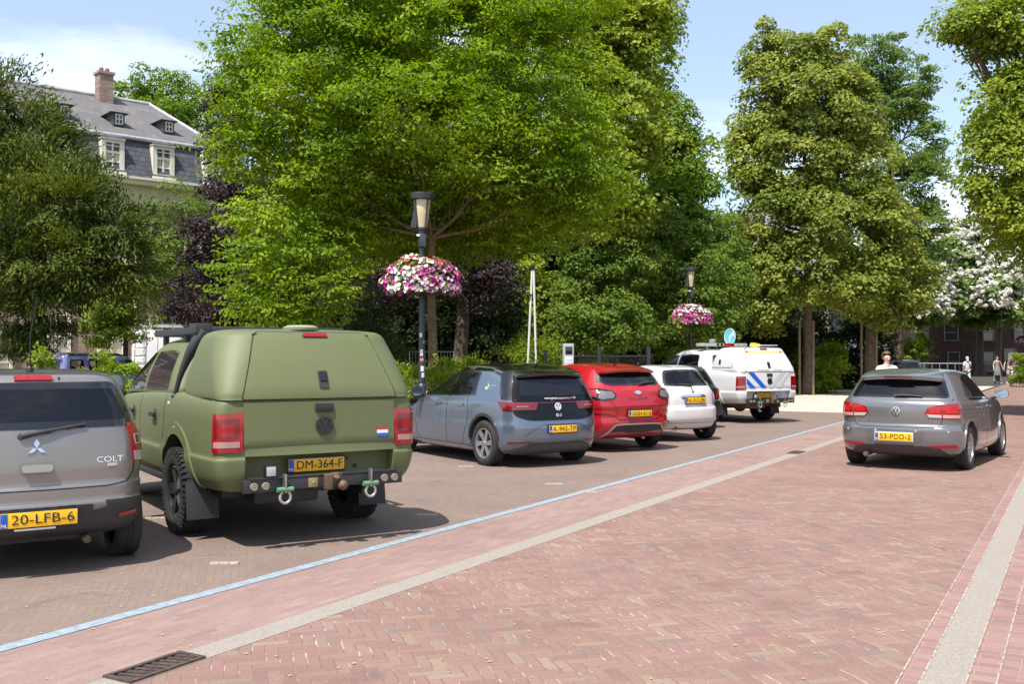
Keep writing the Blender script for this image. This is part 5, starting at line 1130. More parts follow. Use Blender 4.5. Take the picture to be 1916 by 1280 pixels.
    for x in (2.25, 4.4, 6.6, 8.9, 11.2):
        d = empty('dormer', h, (x, -1.5, 11.7)); d.scale = (.66, .66, .66); box('dormer_box', (0, -.7, 0), (.70, 1.9, .86), dk, d, bev=0)
        bm = bmesh.new(); q = [bm.verts.new(p) for p in ((-.6, .45, .43), (.6, .45, .43), (.6, -2.2, .43), (-.6, -2.2, .43), (0, -.1, .80), (0, -2.2, .80))]
        for f in ((0, 1, 4), (1, 2, 5, 4), (3, 0, 4, 5), (2, 3, 5), (0, 3, 2, 1)): bm.faces.new([q[i] for i in f])
        bmesh.ops.recalc_face_normals(bm, faces=bm.faces); bm_obj('dormer_roof', bm, slate, d)
        bm = bmesh.new()
        for sx in (-1, 0, 1): bm_box(bm, (sx*.21, .27, .02), (.06, .05, .62))
        for z in (-.28, .02, .32): bm_box(bm, (0, .275, z), (.46, .05, .06))
        bm_obj('dormer_frame', bm, white, d); box('dormer_pane', (0, .255, .02), (.44, .02, .6), gl, d, bev=0)
    tube('downpipe', [(2.1, .12, 8), (2.1, .12, .2)], .07, white, h, 8); tube('downpipe', [(4.2, .12, 8), (4.2, .12, .2)], .07, white, h, 8)
house()
def simple_house(name, label, corner, ang, W, D, H, wall, roofm, rh, wins, roof_windows=(), frame=None):
    h = thing(name, label, 'house', corner, ang); box('wall', (W/2, D/2, H/2), (W, D, H), wall, h, bev=0)
    bm = bmesh.new(); q = [bm.verts.new(p) for p in ((-.3, -.35, H), (W+.3, -.35, H), (W+.3, D+.35, H), (-.3, D+.35, H), (-.3, D/2, H+rh), (W+.3, D/2, H+rh))]
    for f in ((0, 1, 5, 4), (2, 3, 4, 5), (3, 0, 4), (1, 2, 5), (0, 3, 2, 1)): bm.faces.new([q[i] for i in f])
    bmesh.ops.recalc_face_normals(bm, faces=bm.faces); r = bm_obj('roof', bm, roofm, h)
    for (x, z, w, hh) in wins:
        f = empty('window', h, (x, -.02, z)); bm = bmesh.new()
        for sx in (-1, 1): bm_box(bm, (sx*w/2, -.04, 0), (.1, .12, hh+.1))
        for sz in (-1, 0, 1): bm_box(bm, (0, -.04, sz*hh/2), (w-.1, .1, .09))
        bm_obj('frame', bm, frame or MATS['frame_cream'], f); box('pane', (0, 0, 0), (w-.06, .03, hh-.06), MATS['pane_glass'], f, bev=0)
    sl = math.atan2(rh, D/2+.35)
    for (x, t, w, l) in roof_windows:
        c = Vector((x, -.35+(D/2+.35)*t, H+rh*t)); box('roof_window', c+Vector((0, -.06*math.sin(sl), .06)), (w, l, .08), mat('skylight', (.55, .62, .68), .1, coat=1), r, Matrix.Rotation(sl, 3, 'X'), .01)
    return h
dkb = brick_mat('dark_brick', [((.085, .05, .04), 3), ((.07, .042, .036), 3), ((.10, .06, .048), 2)], (.11, .09, .08), .09, 0, False, .08, 0, .3, .9, ratio=3)
for n_ in dkb.node_tree.nodes:
    if n_.type == 'MAPPING': n_.inputs['Rotation'].default_value = (R(90), 0, 0)
orange_t = brick_mat('orange_tiles', [((.46, .145, .06), 3), ((.40, .125, .055), 3), ((.5, .18, .08), 1)], (.25, .08, .04), .25, 0, False, .06, 0, .4, .8, ratio=1)
dark_t = mat('dark_tiles', (.06, .05, .05), .8, var=.2, vscale=8)
c = P(1738, 668, 92); simple_house('dark_house', 'dark brown brick house with white framed windows behind the strolling people', (c.x, c.y, 0), R(-4), 16, 9, 5.6, dkb, dark_t, 4.0, [(2.0, 3.9, 1.2, 1.5), (5.2, 3.9, 1.2, 1.5), (8.2, 3.9, 1.2, 1.5), (2.2, 1.2, 1.0, 1.8), (5.2, 1.2, 1.2, 1.8), (7.2, 1.3, 1.0, 2.2), (11, 3.9, 1.2, 1.5), (11, 1.2, 1.2, 1.8)], frame=mat('dull_frame', (.22, .21, .18), .6))
c = P(1655, 668, 100); simple_house('orange_roof_house', 'low house with sunlit orange tiled roof and two pale skylights', (c.x, c.y, 0), R(0), 7, 9, 1.9, mat('pale_render', (.5, .48, .45), .8), orange_t, 4.2, [(1.5, 1.0, .8, 1.0)], [(2.7, .30, .75, 1.3), (3.75, .30, .75, 1.3)])
c = P(1590, 668, 96); simple_house('grey_gable', 'pale grey rendered house between the linden trunks and the leaning catalpa', (c.x, c.y, 0), R(0), 4.6, 8, 4.2, mat('grey_render', (.40, .40, .42), .8, var=.1), dark_t, 2.5, [(2, 2, .9, 1)])
c = P(1330, 668, 62); simple_house('slate_gable', 'slate roofed house peeping over the hornbeam', (c.x, c.y, 0), R(-20), 7, 8, 5.6, mat('stone_wall', (.33, .3, .26), .9, var=.15), mat('slate_plain', (.16, .16, .175), .7, var=.15, vscale=6), 5.4, [])
q_ = ST(24, 9.5); simple_house('added_terrace', 'unseen brick terrace added to darken reflections in the grey hatchback', (q_.x, q_.y, 0), RA and math.atan2(U.y, U.x), 60, 9, 7.0, dkb, dark_t, 3.5, [(x, z, 1.2, 1.6) for x in range(3, 58, 5) for z in (1.6, 4.8)])  # out of view, added so the grey car's flank mirrors something dark
# ---------------- lamps with flower baskets
lampm = mat('lamp_anthracite', (.055, .06, .068), .38, .4); amber = mat('lamp_amber', (.58, .47, .27), .35, .0, .6)
def lamp(label, base, H):
    e = thing('street_lamp', label, 'street lamp', base, 0, 'street lamps along the parking bays')
    lathe('post', [(.085, 0), (.085, 1.1), (.075, 1.12), (.060, 1.14), (.058, H-1.45), (.05, H-1.4), (.05, H-1.0)], lampm, e, 20)
    lathe('neck', [(.055, H-1.06), (.085, H-1.0), (.085, H-.86), (.065, H-.82), (.065, H-.72), (.10, H-.70), (.10, H-.66)], lampm, e, 20)
    box('junction_box', (.03, -.09, H-.92), (.12, .09, .24), lampm, e, bev=.01); box('junction_label', (-.06, -.085, H-.82), (.06, .08, .04), MATS['white_mark'], e)
    lathe('lamp_glass', [(.095, H-.66), (.125, H-.45), (.165, H-.14), (.16, H-.12), (0, H-.12)], amber, e, 24)
    bm = bmesh.new()
    for k in range(4):
        a = math.pi/4+k*math.pi/2; bm_tube(bm, [(.10*math.cos(a), .10*math.sin(a), H-.67), (.185*math.cos(a), .185*math.sin(a), H-.1)], .018, 6)
    bm_box(bm, (-.115, -.06, H-.42), (.10, .06, .5), Matrix.Rotation(R(10), 3, 'Y')); bm_obj('lantern_frame', bm, lampm, e, 40)
    lathe('lantern_cap', [(.17, H-.14), (.225, H-.12), (.235, H-.03), (.20, H), (0, H+.02)], lampm, e, 28)
    return e
fl_mats = [mat('white_petal', (.80, .78, .74), .6), mat('magenta_petal', (.50, .012, .27), .5), mat('pink_petal', (.62, .18, .40), .5), mat('orange_petal', (.80, .16, .03), .5), mat('purple_petal', (.33, .01, .20), .5)]
def basket(label, c, rad, seed, orange=True):
    """half ball of petunias ringed round the post"""
    r2 = np.random.default_rng(seed); c = Vector(c); e = thing('flower_basket', label, 'flower basket', c, 0, 'petunia baskets on the lamp posts')
    lathe('bowl', [(.07, -.30*rad), (.5*rad, -.30*rad), (.72*rad, -.05*rad), (.70*rad, 0), (.07, .02)], mat('basket_brown', (.05, .035, .025), .8), e, 24)
    n = 1500; d = unit(r2.normal(0, 1, (n*2, 3))); d = d[(d[:, 2] > -.42)][:n]; n = len(d)
    pos = d*np.array([rad, rad, rad*.66])*(r2.uniform(.90, 1.06, n))[:, None]; lump = 1+.07*np.sin(d[:, 0]*7+seed)*np.sin(d[:, 1]*6-seed)+.05*np.sin(d[:, 2]*11+d[:, 0]*5); pos *= lump[:, None]; pos[:, 2] += .02-.22*rad*np.clip(np.hypot(d[:, 0], d[:, 1])-.75, 0, 1)
    b = np.zeros(3); v, f = leaves(pos[::2]*.86, d[::2], 12, .10, .07, .6, .8, .3, 0); mesh_np('leaves', v, f, L['mid'], e)
    blot = np.sin(d[:, 0]*4+seed)+np.sin(d[:, 1]*5+seed*2)+np.sin(d[:, 2]*6-seed)
    parts = {k: ([], []) for k in range(5)}
    for i in range(n):
        q = r2.random(); m = (0 if q < .72 else 1 if q < .9 else 2) if blot[i] > .35 else (1 if q < .6 else 4 if q < .76 else 2 if q < .86 else 0)
        if orange and d[i, 2] > .62 and q < .22: m = 3
        nrm = Vector(unit(d[i]+r2.normal(0, .25, 3)+np.array([0, -.0, .15]))); a = nrm.orthogonal().normalized(); bb = nrm.cross(a); R_ = r2.uniform(.030, .046); V, F = parts[m]; o = len(V); p = Vector(pos[i])
        V.append(p-nrm*R_*.5)
        for k in range(10):
            an = 2*math.pi*k/10+i; rr = R_*(1.05 if k % 2 else .82); V.append(p+(a*math.cos(an)+bb*math.sin(an))*rr+nrm*R_*(.08 if k % 2 else 0))
        for k in range(10): F.append((o, o+1+k, o+1+(k+1) % 10))
    bm = bmesh.new()
    for k in range(5):
        vs = [bm.verts.new(p) for p in parts[k][0]]
        for q in parts[k][1]: bm.faces.new([vs[i] for i in q]).material_index = k
    bm_obj('blossom', bm, None, e, mats=fl_mats)
lp = G(789, 668+3085.5/19); lamp('near street lamp with stickered post between the pickup and the blue grey hatchback', lp, 4.78)
b3 = P(792, 519, 19); basket('large white and magenta petunia basket with orange blooms on the near lamp', (lp.x, lp.y, b3.z-.1), .73, 3)
stk = [mat('sticker_white', (.75, .75, .75), .5), mat('sticker_pink', (.6, .2, .2), .5)]
for k, (py, w, h_, m) in enumerate(((627, .05, .08, 0), (660, .06, .12, 0), (673, .07, .06, 1), (690, .07, .1, 0), (702, .06, .09, 0), (640, .03, .03, 0))):
    z = P(789, py, 19).z; bm = bmesh.new(); n = 7; a0 = R(-105)+k*.2; r_ = .088 if z < 1.1 else .062
    L1 = [bm.verts.new((r_*math.cos(a0+w/r_*(i/n-.5)), r_*math.sin(a0+w/r_*(i/n-.5)), z-h_/2)) for i in range(n+1)]; L2 = [bm.verts.new((v.co.x, v.co.y, z+h_/2)) for v in L1]
    for i in range(n): bm.faces.new((L1[i], L1[i+1], L2[i+1], L2[i]))
    o = bm_obj('post_sticker', bm, stk[m]); o.location = lp; o.parent = [x for x in bpy.data.objects if x.name == 'street_lamp'][0]; o.location = (0, 0, 0)
lp2 = G(1293, 668+3085.5/35); lamp('farther street lamp behind the white pickup', lp2, 4.78); b4 = P(1292, 590, 35); basket('magenta and white petunia basket on the lamp behind the white pickup', (lp2.x, lp2.y, b4.z-.1), .70, 8, False)
lp3 = G(1917, 668+3085.5/85); lamp('distant street lamp at the edge of the road', lp3, 4.78); b5 = P(1917, 637, 85); basket('distant petunia basket above the planter hedge', (lp3.x, lp3.y, b5.z-.1), .72, 12, False)
# ---------------- street furniture
d = 29; b = G(994, 668+3085.5/d); e = thing('flag_pole', 'pair of slim white poles joined at the top', 'flag pole', b)
wm = mat('pole_white', (.72, .70, .64), .5)
for px in (984, 1005): p0 = P(px, 668, d)-b; tube('pole', [(p0.x*1.05, 0, 0), (P(997+(px-994)*.14, 505, d)-b)], .034, wm, e, 10)
tp = P(997, 500, d)-b; box('pole_head', tp, (.12, .1, .14), MATS['black'], e)
def mesh_panel(label, pa, pb, h, name='site_fence', group=None, m=None, nx=14, nz=7, cat='fence', r=.016, rw=.004):
    e = thing(name, label, cat, pa, 0, group); v = pb-pa; m = m or MATS['galv']
    bm = bmesh.new(); bm_tube(bm, [(0, 0, .1), (0, 0, h), v+Vector((0, 0, h)), v+Vector((0, 0, .1))], r, 8); bm_obj('frame', bm, m, e, 40); bm = bmesh.new()
    for k in range(1, nx): p = v*(k/nx); bm_tube(bm, [p+Vector((0, 0, .12)), p+Vector((0, 0, h))], rw, 4, False)
    for k in range(1, nz): bm_tube(bm, [Vector((0, 0, h*k/nz)), v+Vector((0, 0, h*k/nz))], rw, 4, False)
    bm_obj('mesh', bm, m, e)
mesh_panel('leaning wire mesh site fence panel behind the near lamp', G(766, 668+3085.5/25), G(849, 668+3085.5/24.4), 1.78)
mesh_panel('grey steel railing in front of the dark brick house', G(1716, 668+3085.5/70), G(1802, 668+3085.5/68), 1.2, 'railing', nx=6, nz=2, r=.03, rw=.02)
mesh_panel('grey mesh barrier beside the strolling couple', G(1888, 668+3085.5/76), G(1940, 668+3085.5/76), 1.9, 'railing', nx=12, nz=6, r=.03, rw=.015)
bk = mat('fence_black', (.016, .017, .018), .5); d = 31; a_ = G(1046, 668+3085.5/30); c2 = G(1222, 668+3085.5/31); f = thing('iron_railing', 'black iron railing behind the red crossover', 'fence', a_); v = c2-a_
bm = bmesh.new(); n = 46
for k in range(n+1): p = v*(k/n); bm_tube(bm, [p, p+Vector((0, 0, 1.72))], .011, 5)
bm_obj('bars', bm, bk, f); bm = bmesh.new()
for z in (.25, 1.66): bm_tube(bm, [Vector((0, 0, z)), v+Vector((0, 0, z))], .03, 6)
bm_obj('rails', bm, bk, f)
for k in (0, .42, .95): p = v*k; box('post', p+Vector((0, 0, .98)), (.12, .12, 1.96), bk, f)
d = 29; b = G(1063, 668+3085.5/d); e = thing('parking_meter', 'grey information pillar with dark screen left of the black railing', 'ticket machine', b, R(8)); gm_ = mat('pillar_grey', (.42, .43, .44), .5)
box('cabinet', (0, 0, 1.02), (.30, .22, 2.04), gm_, e, bev=.015); box('screen', (0, -.115, 1.84), (.21, .012, .22), MATS['gloss_black'], e); box('notice', (0, -.113, 1.52), (.23, .010, .26), MATS['white_mark'], e); box('notice', (0, -.113, 1.22), (.23, .010, .2), mat('notice_grey', (.6, .62, .64), .5), e)
for z, tx, s in ((1.55, 'PARKEER', .05), (1.46, 'AUTOMAAT', .042), (1.25, 'BETALEN', .04), (1.18, 'PIN ONLY', .035)):
    vs, fs = text_polys(tx, s); bm = bmesh.new(); bv = [bm.verts.new((p.x, -.1195, z+p.y)) for p in vs]
    for q in fs: bm.faces.new([bv[i] for i in q])
    bm_obj('lettering', bm, mat('ink_blue', (.05, .07, .25), .5), e)
b = G(1367, 668+3085.5/33); e = thing('road_sign', 'round blue direction sign on a grey post above the white pickup', 'road sign', b, R(-62)); z = P(1367, 630, 33).z
tube('post', [(0, .03, 0), (0, .03, z+.2)], .03, MATS['galv'], e); lathe('sign_disc', [(0, .01), (.26, .01), (.27, 0), (.26, -.01), (0, -.01)], mat('sign_blue', (.14, .58, .74), .35), e, 32, Matrix.Translation((0, -.01, z)) @ Matrix.Rotation(math.pi/2, 4, 'X'))
bm = bmesh.new(); q = [bm.verts.new((x, -.026, z+y)) for x, y in ((-.04, -.17), (.04, -.17), (.04, -.02), (.14, .04), (.14, -.03), (.21, .08), (.12, .19), (.12, .12), (-.04, .02))]; bm.faces.new(q); bm_obj('arrow', bm, MATS['white_mark'], e)
lathe('rim', [(.25, .0), (.275, 0), (.275, .02), (.25, .02), (.25, 0)], mat('sign_rim', (.6, .75, .8), .4), e, 32, Matrix.Translation((0, -.012, z)) @ Matrix.Rotation(math.pi/2, 4, 'X'))
stake = mat('stake_wood', (.24, .18, .125), .9, var=.25, vscale=12)
for px, d, lab in ((1496, 43.2, 'left of the left linden trunk'), (1522, 43.2, 'right of the left linden trunk'), (1640, 43.6, 'right of the right linden trunk'), (1612, 43.8, 'left of the right linden trunk')):
    tag(tube('tree_stake', [G(px, 668+3085.5/d), P(px, 600, d)], .055, stake, None, 8), 'wooden tree stake standing '+lab, 'stake', 'tree stakes round the lindens')
for px in (1020,): tag(tube('bollard', [G(px, 668+3085.5/29), P(px, 655, 29)], .06, bk, None, 10), 'short black bollard beside the white poles', 'bollard')
tree('lawson_cypress', 'dark conifer filling the gap under the plane tree', G(1050, 668+3085.5/41), .3, P(1050, 500, 41), [px_lobe(*a) for a in ((1030, 420, 41, 85, 70), (1060, 520, 41, 80, 80), (960, 500, 41, 80, 80), (1040, 340, 41, 60, 60), (900, 420, 42, 90, 70))], L['dark'], cr=.65, dens=1.0, per=110, size=.18, flat=.6)
def pl(*a): return [px_lobe(*x) for x in a]
tree('locust_tree', 'wide bright green locust tree spreading behind the tall lamp post', G(805, 668+3085.5/22, 0), .125, P(808, 445, 22),
     pl((620, 120, 21.5, 190, 130), (850, 80, 22, 230, 130), (700, -30, 22, 230, 100), (530, 220, 21, 105, 100), (470, 280, 21, 65, 60), (1010, 200, 22, 130, 115), (1080, 320, 22, 85, 70), (780, 210, 20.4, 170, 80), (920, 300, 20.8, 120, 70), (620, 300, 21, 130, 70), (1010, -10, 22.5, 150, 80),
        (510, 410, 20.8, 65, 45), (475, 500, 20.6, 60, 55), (550, 540, 20.6, 85, 65), (615, 470, 21, 85, 50), (510, 580, 20.8, 60, 40), (1100, 390, 22, 55, 40), (740, 390, 23.4, 190, 60), (930, 400, 23.4, 150, 60), (620, 400, 22, 110, 60), (800, 450, 24.2, 150, 35), (1010, 400, 22.4, 90, 50), (600, 30, 22, 130, 100)),
     L['locust'], cr=.62, dens=1.3, per=112, size=.112, aspect=.5, up=.5, droop=.35, flat=.42, pinnate=8, twigs=6, bark=mat('locust_bark', (.15, .105, .05), .9, var=.35, vscale=8, bump=.8, bscale=30))
tree('beech_tree', 'tall deep green beech mostly hidden behind the bright locust', G(760, 668+3085.5/50), .4, P(760, 450, 50), pl((620, 260, 50, 130, 110), (780, 220, 50, 150, 130), (920, 280, 50, 120, 130), (700, 380, 50, 160, 90), (860, 400, 50, 150, 90), (560, 380, 50, 90, 90), (830, 60, 50, 170, 100), (650, 120, 50, 110, 90)), L['chestnut'], cr=.9, dens=.8, per=110, size=.2, limbs=True, top=P(770, 150, 50))
tree('yew_tree', 'dark green yew tree with feathery sprays in front of the brick house', G(70, 668+3085.5/26), .3, P(70, 560, 26),
     pl((0, 200, 26.5, 45, 70), (45, 265, 26, 70, 60), (100, 295, 26, 50, 45), (60, 370, 25.5, 110, 80), (140, 390, 25, 70, 60), (215, 425, 24.6, 50, 38), (60, 480, 25, 110, 80), (170, 480, 25, 75, 60), (230, 500, 25, 45, 45), (80, 570, 25.5, 60, 70), (60, 640, 25.6, 35, 40), (-60, 400, 26, 90, 160)),
     L['yew'], cr=.62, dens=1.45, per=150, size=.15, aspect=.30, flat=.45, up=.55, droop=.35, spray=.75)
tree('bush_tree', 'light green leafy young tree below the cream cornice', G(345, 668+3085.5/42), .12, P(340, 520, 42), pl((345, 400, 41, 45, 55), (350, 470, 41, 60, 60), (300, 450, 41, 40, 55), (315, 530, 41, 55, 55)), L['mid'], cr=.5, dens=.5, per=80, size=.13)
tree('maple_tree', 'bright green low maple against the brick wall behind the blue car', G(235, 668+3085.5/31), .1, P(235, 610, 31), pl((215, 570, 31, 45, 45), (240, 600, 31, 35, 45), (190, 615, 30.5, 30, 35), (235, 530, 31, 40, 35)), L['bright'], cr=.42, dens=.8, per=80, size=.13)
tree('copper_beech', 'purple copper beech between the house and the bright green locust', G(440, 668+3085.5/38), .3, P(430, 560, 38),
     pl((425, 225, 39, 40, 60), (435, 300, 38, 55, 90), (440, 420, 37, 50, 80), (390, 470, 36, 50, 70), (380, 560, 35.5, 70, 60), (470, 560, 36, 60, 70), (440, 170, 39, 40, 60), (560, 470, 37, 110, 110)), L['beech'], cr=.6, dens=.75, per=110, size=.14, droop=.5)
tree('weeping_beech', 'dark purple weeping beech behind the flower basket lamp', G(860, 668+3085.5/30), .25, P(870, 500, 30),
     pl((700, 480, 30, 110, 80), (850, 460, 30, 100, 90), (915, 500, 29.5, 42, 95), (870, 400, 31, 110, 60), (700, 450, 31, 70, 40)), L['beech'], cr=.6, dens=.75, per=110, size=.12, droop=.9)
tree('plane_tree', 'tall pale yellow green plane tree rising behind the locust', G(1100, 668+3085.5/36), .4, P(1100, 380, 36),
     pl((1090, 20, 36, 130, 110), (1170, 90, 35.5, 85, 110), (1180, 220, 35, 75, 100), (1110, 180, 35, 90, 120), (1120, 320, 34.5, 80, 80), (960, -40, 36, 130, 80), (1200, 0, 36, 60, 70), (1150, 400, 35, 70, 60)), L['plane'], cr=.62, dens=.8, per=90, size=.17, aspect=.8, bark=BARK2, top=P(1110, 60, 36))
tree('oak_tree', 'dark green oak whose top shows right of the plane tree', G(1230, 668+3085.5/44), .4, P(1230, 300, 44), pl((1225, 60, 44, 40, 60), (1215, 150, 44, 40, 70), (1180, 20, 44, 60, 60), (1225, 230, 44, 40, 60)), L['chestnut'], cr=.8, dens=.7, per=110, size=.18, top=P(1225, 60, 44))
tree('horse_chestnut', 'rounded dark green horse chestnut right of the plane tree', G(1260, 668+3085.5/42), .35, P(1260, 470, 42),
     pl((1250, 240, 42, 55, 55), (1285, 300, 42, 60, 65), (1300, 380, 41, 60, 60), (1210, 320, 42, 70, 70), (1240, 400, 41, 80, 60), (1180, 430, 41, 70, 70)), L['chestnut'], cr=.75, dens=.8, per=90, size=.24, droop=.6, aspect=.42)
tree('field_maple', 'mid green bushy maple behind the red crossover car', G(1125, 668+3085.5/34.6), .12, P(1125, 610, 34.6), pl((1115, 520, 34.6, 60, 50), (1095, 580, 34.2, 65, 50), (1155, 600, 34, 60, 50), (1165, 480, 35, 60, 60), (1105, 635, 34, 50, 32), (1080, 450, 35, 45, 45)), L['mid'], cr=.5, dens=.8, per=100, size=.13)
tree('hornbeam', 'broad mid green hornbeam behind the second lamp post', G(1255, 668+3085.5/38), .16, P(1258, 600, 38), pl((1240, 450, 38.5, 80, 60), (1270, 520, 37.5, 90, 60), (1210, 560, 37, 70, 60), (1310, 580, 37, 70, 60), (1340, 460, 39, 45, 60), (1250, 620, 36.6, 90, 45), (1350, 540, 38, 50, 60)), L['mid'], cr=.55, dens=.8, per=110, size=.14, bark=BARK2)
tree('vine_tree', 'yellow green climber hanging left of the white poles', G(965, 668+3085.5/37), .08, P(975, 620, 37), pl((985, 490, 37, 35, 70), (965, 570, 36.5, 35, 45), (1010, 570, 37, 35, 60), (1000, 420, 37.5, 40, 50), (985, 630, 36, 40, 25)), L['plane'], cr=.42, dens=.5, per=60, size=.15, aspect=.8)
la = ((1435, 95, 44, 35, 50), (1490, 110, 44, 45, 50), (1545, 95, 44, 45, 45), (1450, 180, 44, 65, 65), (1415, 225, 44, 40, 35), (1520, 200, 43.5, 90, 80), (1410, 290, 44, 55, 65), (1590, 220, 44, 60, 80), (1480, 310, 43.5, 90, 80), (1440, 400, 43, 75, 70), (1530, 410, 42.6, 90, 70), (1420, 490, 43, 65, 65), (1500, 510, 42.5, 90, 60), (1430, 570, 43, 60, 45))
lb = ((1600, 320, 44, 70, 80), (1620, 430, 43, 80, 80), (1590, 530, 42.5, 85, 50), (1680, 510, 44, 65, 60), (1650, 570, 43.5, 60, 35), (1660, 430, 45, 50, 55), (1700, 560, 43.6, 35, 28))
kw = dict(cr=.68, dens=.66, per=130, size=.17, aspect=.75, flat=.6, droop=.35, up=.4, bark=BARK2, twigs=6)
tree('linden_tree', 'tall yellow flowering linden on the left bare trunk beyond the plaza', G(1510, 668+3085.5/44), .25, P(1512, 560, 44), pl(*la), L['linden'], top=P(1500, 90, 44), group='lindens beyond the plaza', **kw)
tree('linden_tree', 'shorter yellow flowering linden on the right trunk beyond the plaza', G(1628, 668+3085.5/44.5), .27, P(1628, 570, 44.5), pl(*lb), L['linden'], top=P(1620, 300, 44.5), group='lindens beyond the plaza', **kw)
tree('ginkgo_tree', 'blue green open tree with feathery limbs behind the lindens', G(1680, 668+3085.5/52), .35, P(1680, 560, 52), pl((1640, 110, 52, 45, 50), (1690, 150, 52, 45, 45), (1640, 190, 52, 70, 60), (1720, 200, 52, 25, 25), (1690, 260, 52, 55, 60), (1740, 300, 51, 30, 20), (1690, 350, 51, 70, 60), (1755, 310, 51, 25, 15), (1690, 430, 51, 70, 60), (1740, 430, 51, 30, 25), (1700, 500, 51, 60, 50)),
     L['gink'], cr=.62, dens=.75, per=100, size=.17, flat=.45, spray=.5, top=P(1650, 110, 52), twigs=8)
wb_ = leaf_mat('white_blossom', (.62, .60, .52), (.80, .78, .72), .3)
tree('catalpa_tree', 'catalpa covered in white blossom at the end of the road', G(1835, 668+3085.5/86), .4, P(1833, 610, 86), pl((1790, 500, 86, 60, 55), (1850, 480, 86, 65, 60), (1770, 560, 85, 45, 42), (1830, 560, 84, 75, 50), (1895, 545, 85, 50, 55), (1825, 450, 87, 50, 40), (1880, 480, 86, 50, 50)), L['catalpa'], cr=1.0, dens=.9, per=90, size=.36, aspect=.8, blossom=(wb_, .85, 15, .27), group='blossoming catalpas')
tree('catalpa_tree', 'smaller catalpa with white blossom leaning beside the orange roof', G(1676, 668+3085.5/80), .45, P(1664, 610, 80), pl((1680, 560, 80, 35, 35), (1715, 580, 80, 42, 32), (1650, 600, 80, 35, 25), (1735, 545, 81, 32, 35)), L['catalpa'], cr=.9, dens=.8, per=80, size=.36, aspect=.8, blossom=(wb_, .75, 15, .27), group='blossoming catalpas')
tree('lime_tree', 'large yellow green lime tree overhanging the road from its own side', G(2075, 668+3085.5/27), .3, P(2060, 480, 27), pl((1880, 40, 27, 90, 55), (1800, 40, 27, 50, 25), (1960, 60, 27, 120, 90), (1890, 190, 26.5, 65, 60), (1850, 255, 26.5, 40, 35), (1960, 250, 27, 120, 130), (1880, 310, 26.5, 70, 60), (1900, 390, 26.5, 65, 50), (1830, 365, 26.5, 35, 25), (1980, 420, 27, 110, 80)),
     L['lime'], cr=.52, dens=.85, per=120, size=.115, aspect=.75, droop=.4, flat=.6, up=.4, twigs=8)
tree('street_tree', 'straight grey trunk tree beside the strolling couple', G(1868, 668+3085.5/87), .26, P(1872, 480, 87), pl((1918, 430, 87, 38, 45), (1918, 530, 87, 24, 50), (1940, 480, 87, 40, 60)), L['lime'], cr=.8, dens=.8, per=90, size=.26, aspect=.75, bark=BARK2)
tree('distant_oak', 'dark green oak showing above the slate roof', G(290, 668+3085.5/75), .4, P(290, 300, 75), pl((270, 160, 75, 40, 35), (320, 180, 75, 50, 40), (240, 190, 75, 40, 30), (360, 220, 75, 40, 50), (300, 250, 75, 90, 60)), L['chestnut'], cr=1.1, dens=.7, per=100, size=.28, top=P(290, 170, 75))
for i, (px, py, d, hh, ww, lab) in enumerate(((690, 690, 25, 150, 70, 'young fir with pale shoots between the olive pickup and the lamp'), (610, 690, 27, 120, 80, 'small dark fir just behind the olive pickup'))):
    lb_ = []
    for k in range(8):
        f = k/7; lb_.append((px+(k % 3-1)*8, 700-hh*f, d, ww*(1-f)*.9+8, 14))
    tree('fir_tree', lab, G(px, 668+3085.5/d), .06, P(px, 650, d), pl(*lb_), L['fir'], cr=.34, dens=1.0, per=80, size=.10, aspect=.25, flat=.35, droop=.5, spray=.9, top=P(px, 700-hh, d))
def shrub(label, lobes, lm, d=None, cr=.25, size=.07, dens=.9, per=70, name='shrub', group=None, aspect=.6, cat='shrub'):
    lb = pl(*lobes); c = lb[0][0]; return tree(name, label, (c.x, c.y, 0), .04, (c.x, c.y, max(.3, c.z-.2)), lb, lm, cr=cr, dens=dens, per=per, size=size, cat=cat, group=group, twigs=2, stems=3, aspect=aspect, spray=.55, flat=.8)
shrub('bright yellow green shrub around the tall lamp post foot', ((790, 725, 20, 55, 25), (840, 705, 20.5, 35, 25), (745, 725, 20, 30, 30), (880, 700, 21, 30, 22)), L['bright'])
shrub('bright green rounded shrub below the white poles', ((1000, 663, 29.6, 45, 25), (1035, 658, 29.6, 22, 28), (965, 670, 29.6, 22, 18)), L['bright'], cr=.34)
shrub('glossy green shrub at the foot of the left linden', ((1500, 700, 46, 50, 28), (1540, 705, 45, 35, 20), (1470, 690, 46, 35, 30), (1545, 680, 47, 30, 30)), L['bright'], cr=.45, size=.18)
shrub('yellow green bush between the grey supermini and the blue car', ((205, 708, 18, 22, 28), (193, 684, 18, 8, 20), (240, 705, 18, 18, 22), (170, 712, 18, 18, 20)), L['bright'], cr=.2, size=.07, dens=.5)
shrub('small yellow bush above the grey supermini roof', ((72, 690, 21, 14, 22), (80, 676, 21, 12, 9)), L['bright'], cr=.2, size=.08, dens=.5)
shrub('clipped green planter hedge by the strolling couple', ((1912, 695, 55, 14, 28), (1940, 690, 55, 25, 30)), L['bright'], cr=.3, size=.12)
shrub('lime coloured bush beneath the orange roof', ((1708, 655, 80, 16, 14), (1690, 665, 80, 14, 10)), L['bright'], cr=.4, size=.2); shrub('yellow green hedge corner beside the dark brick house', ((1728, 655, 82, 10, 22),), L['bright'], cr=.4, size=.2)
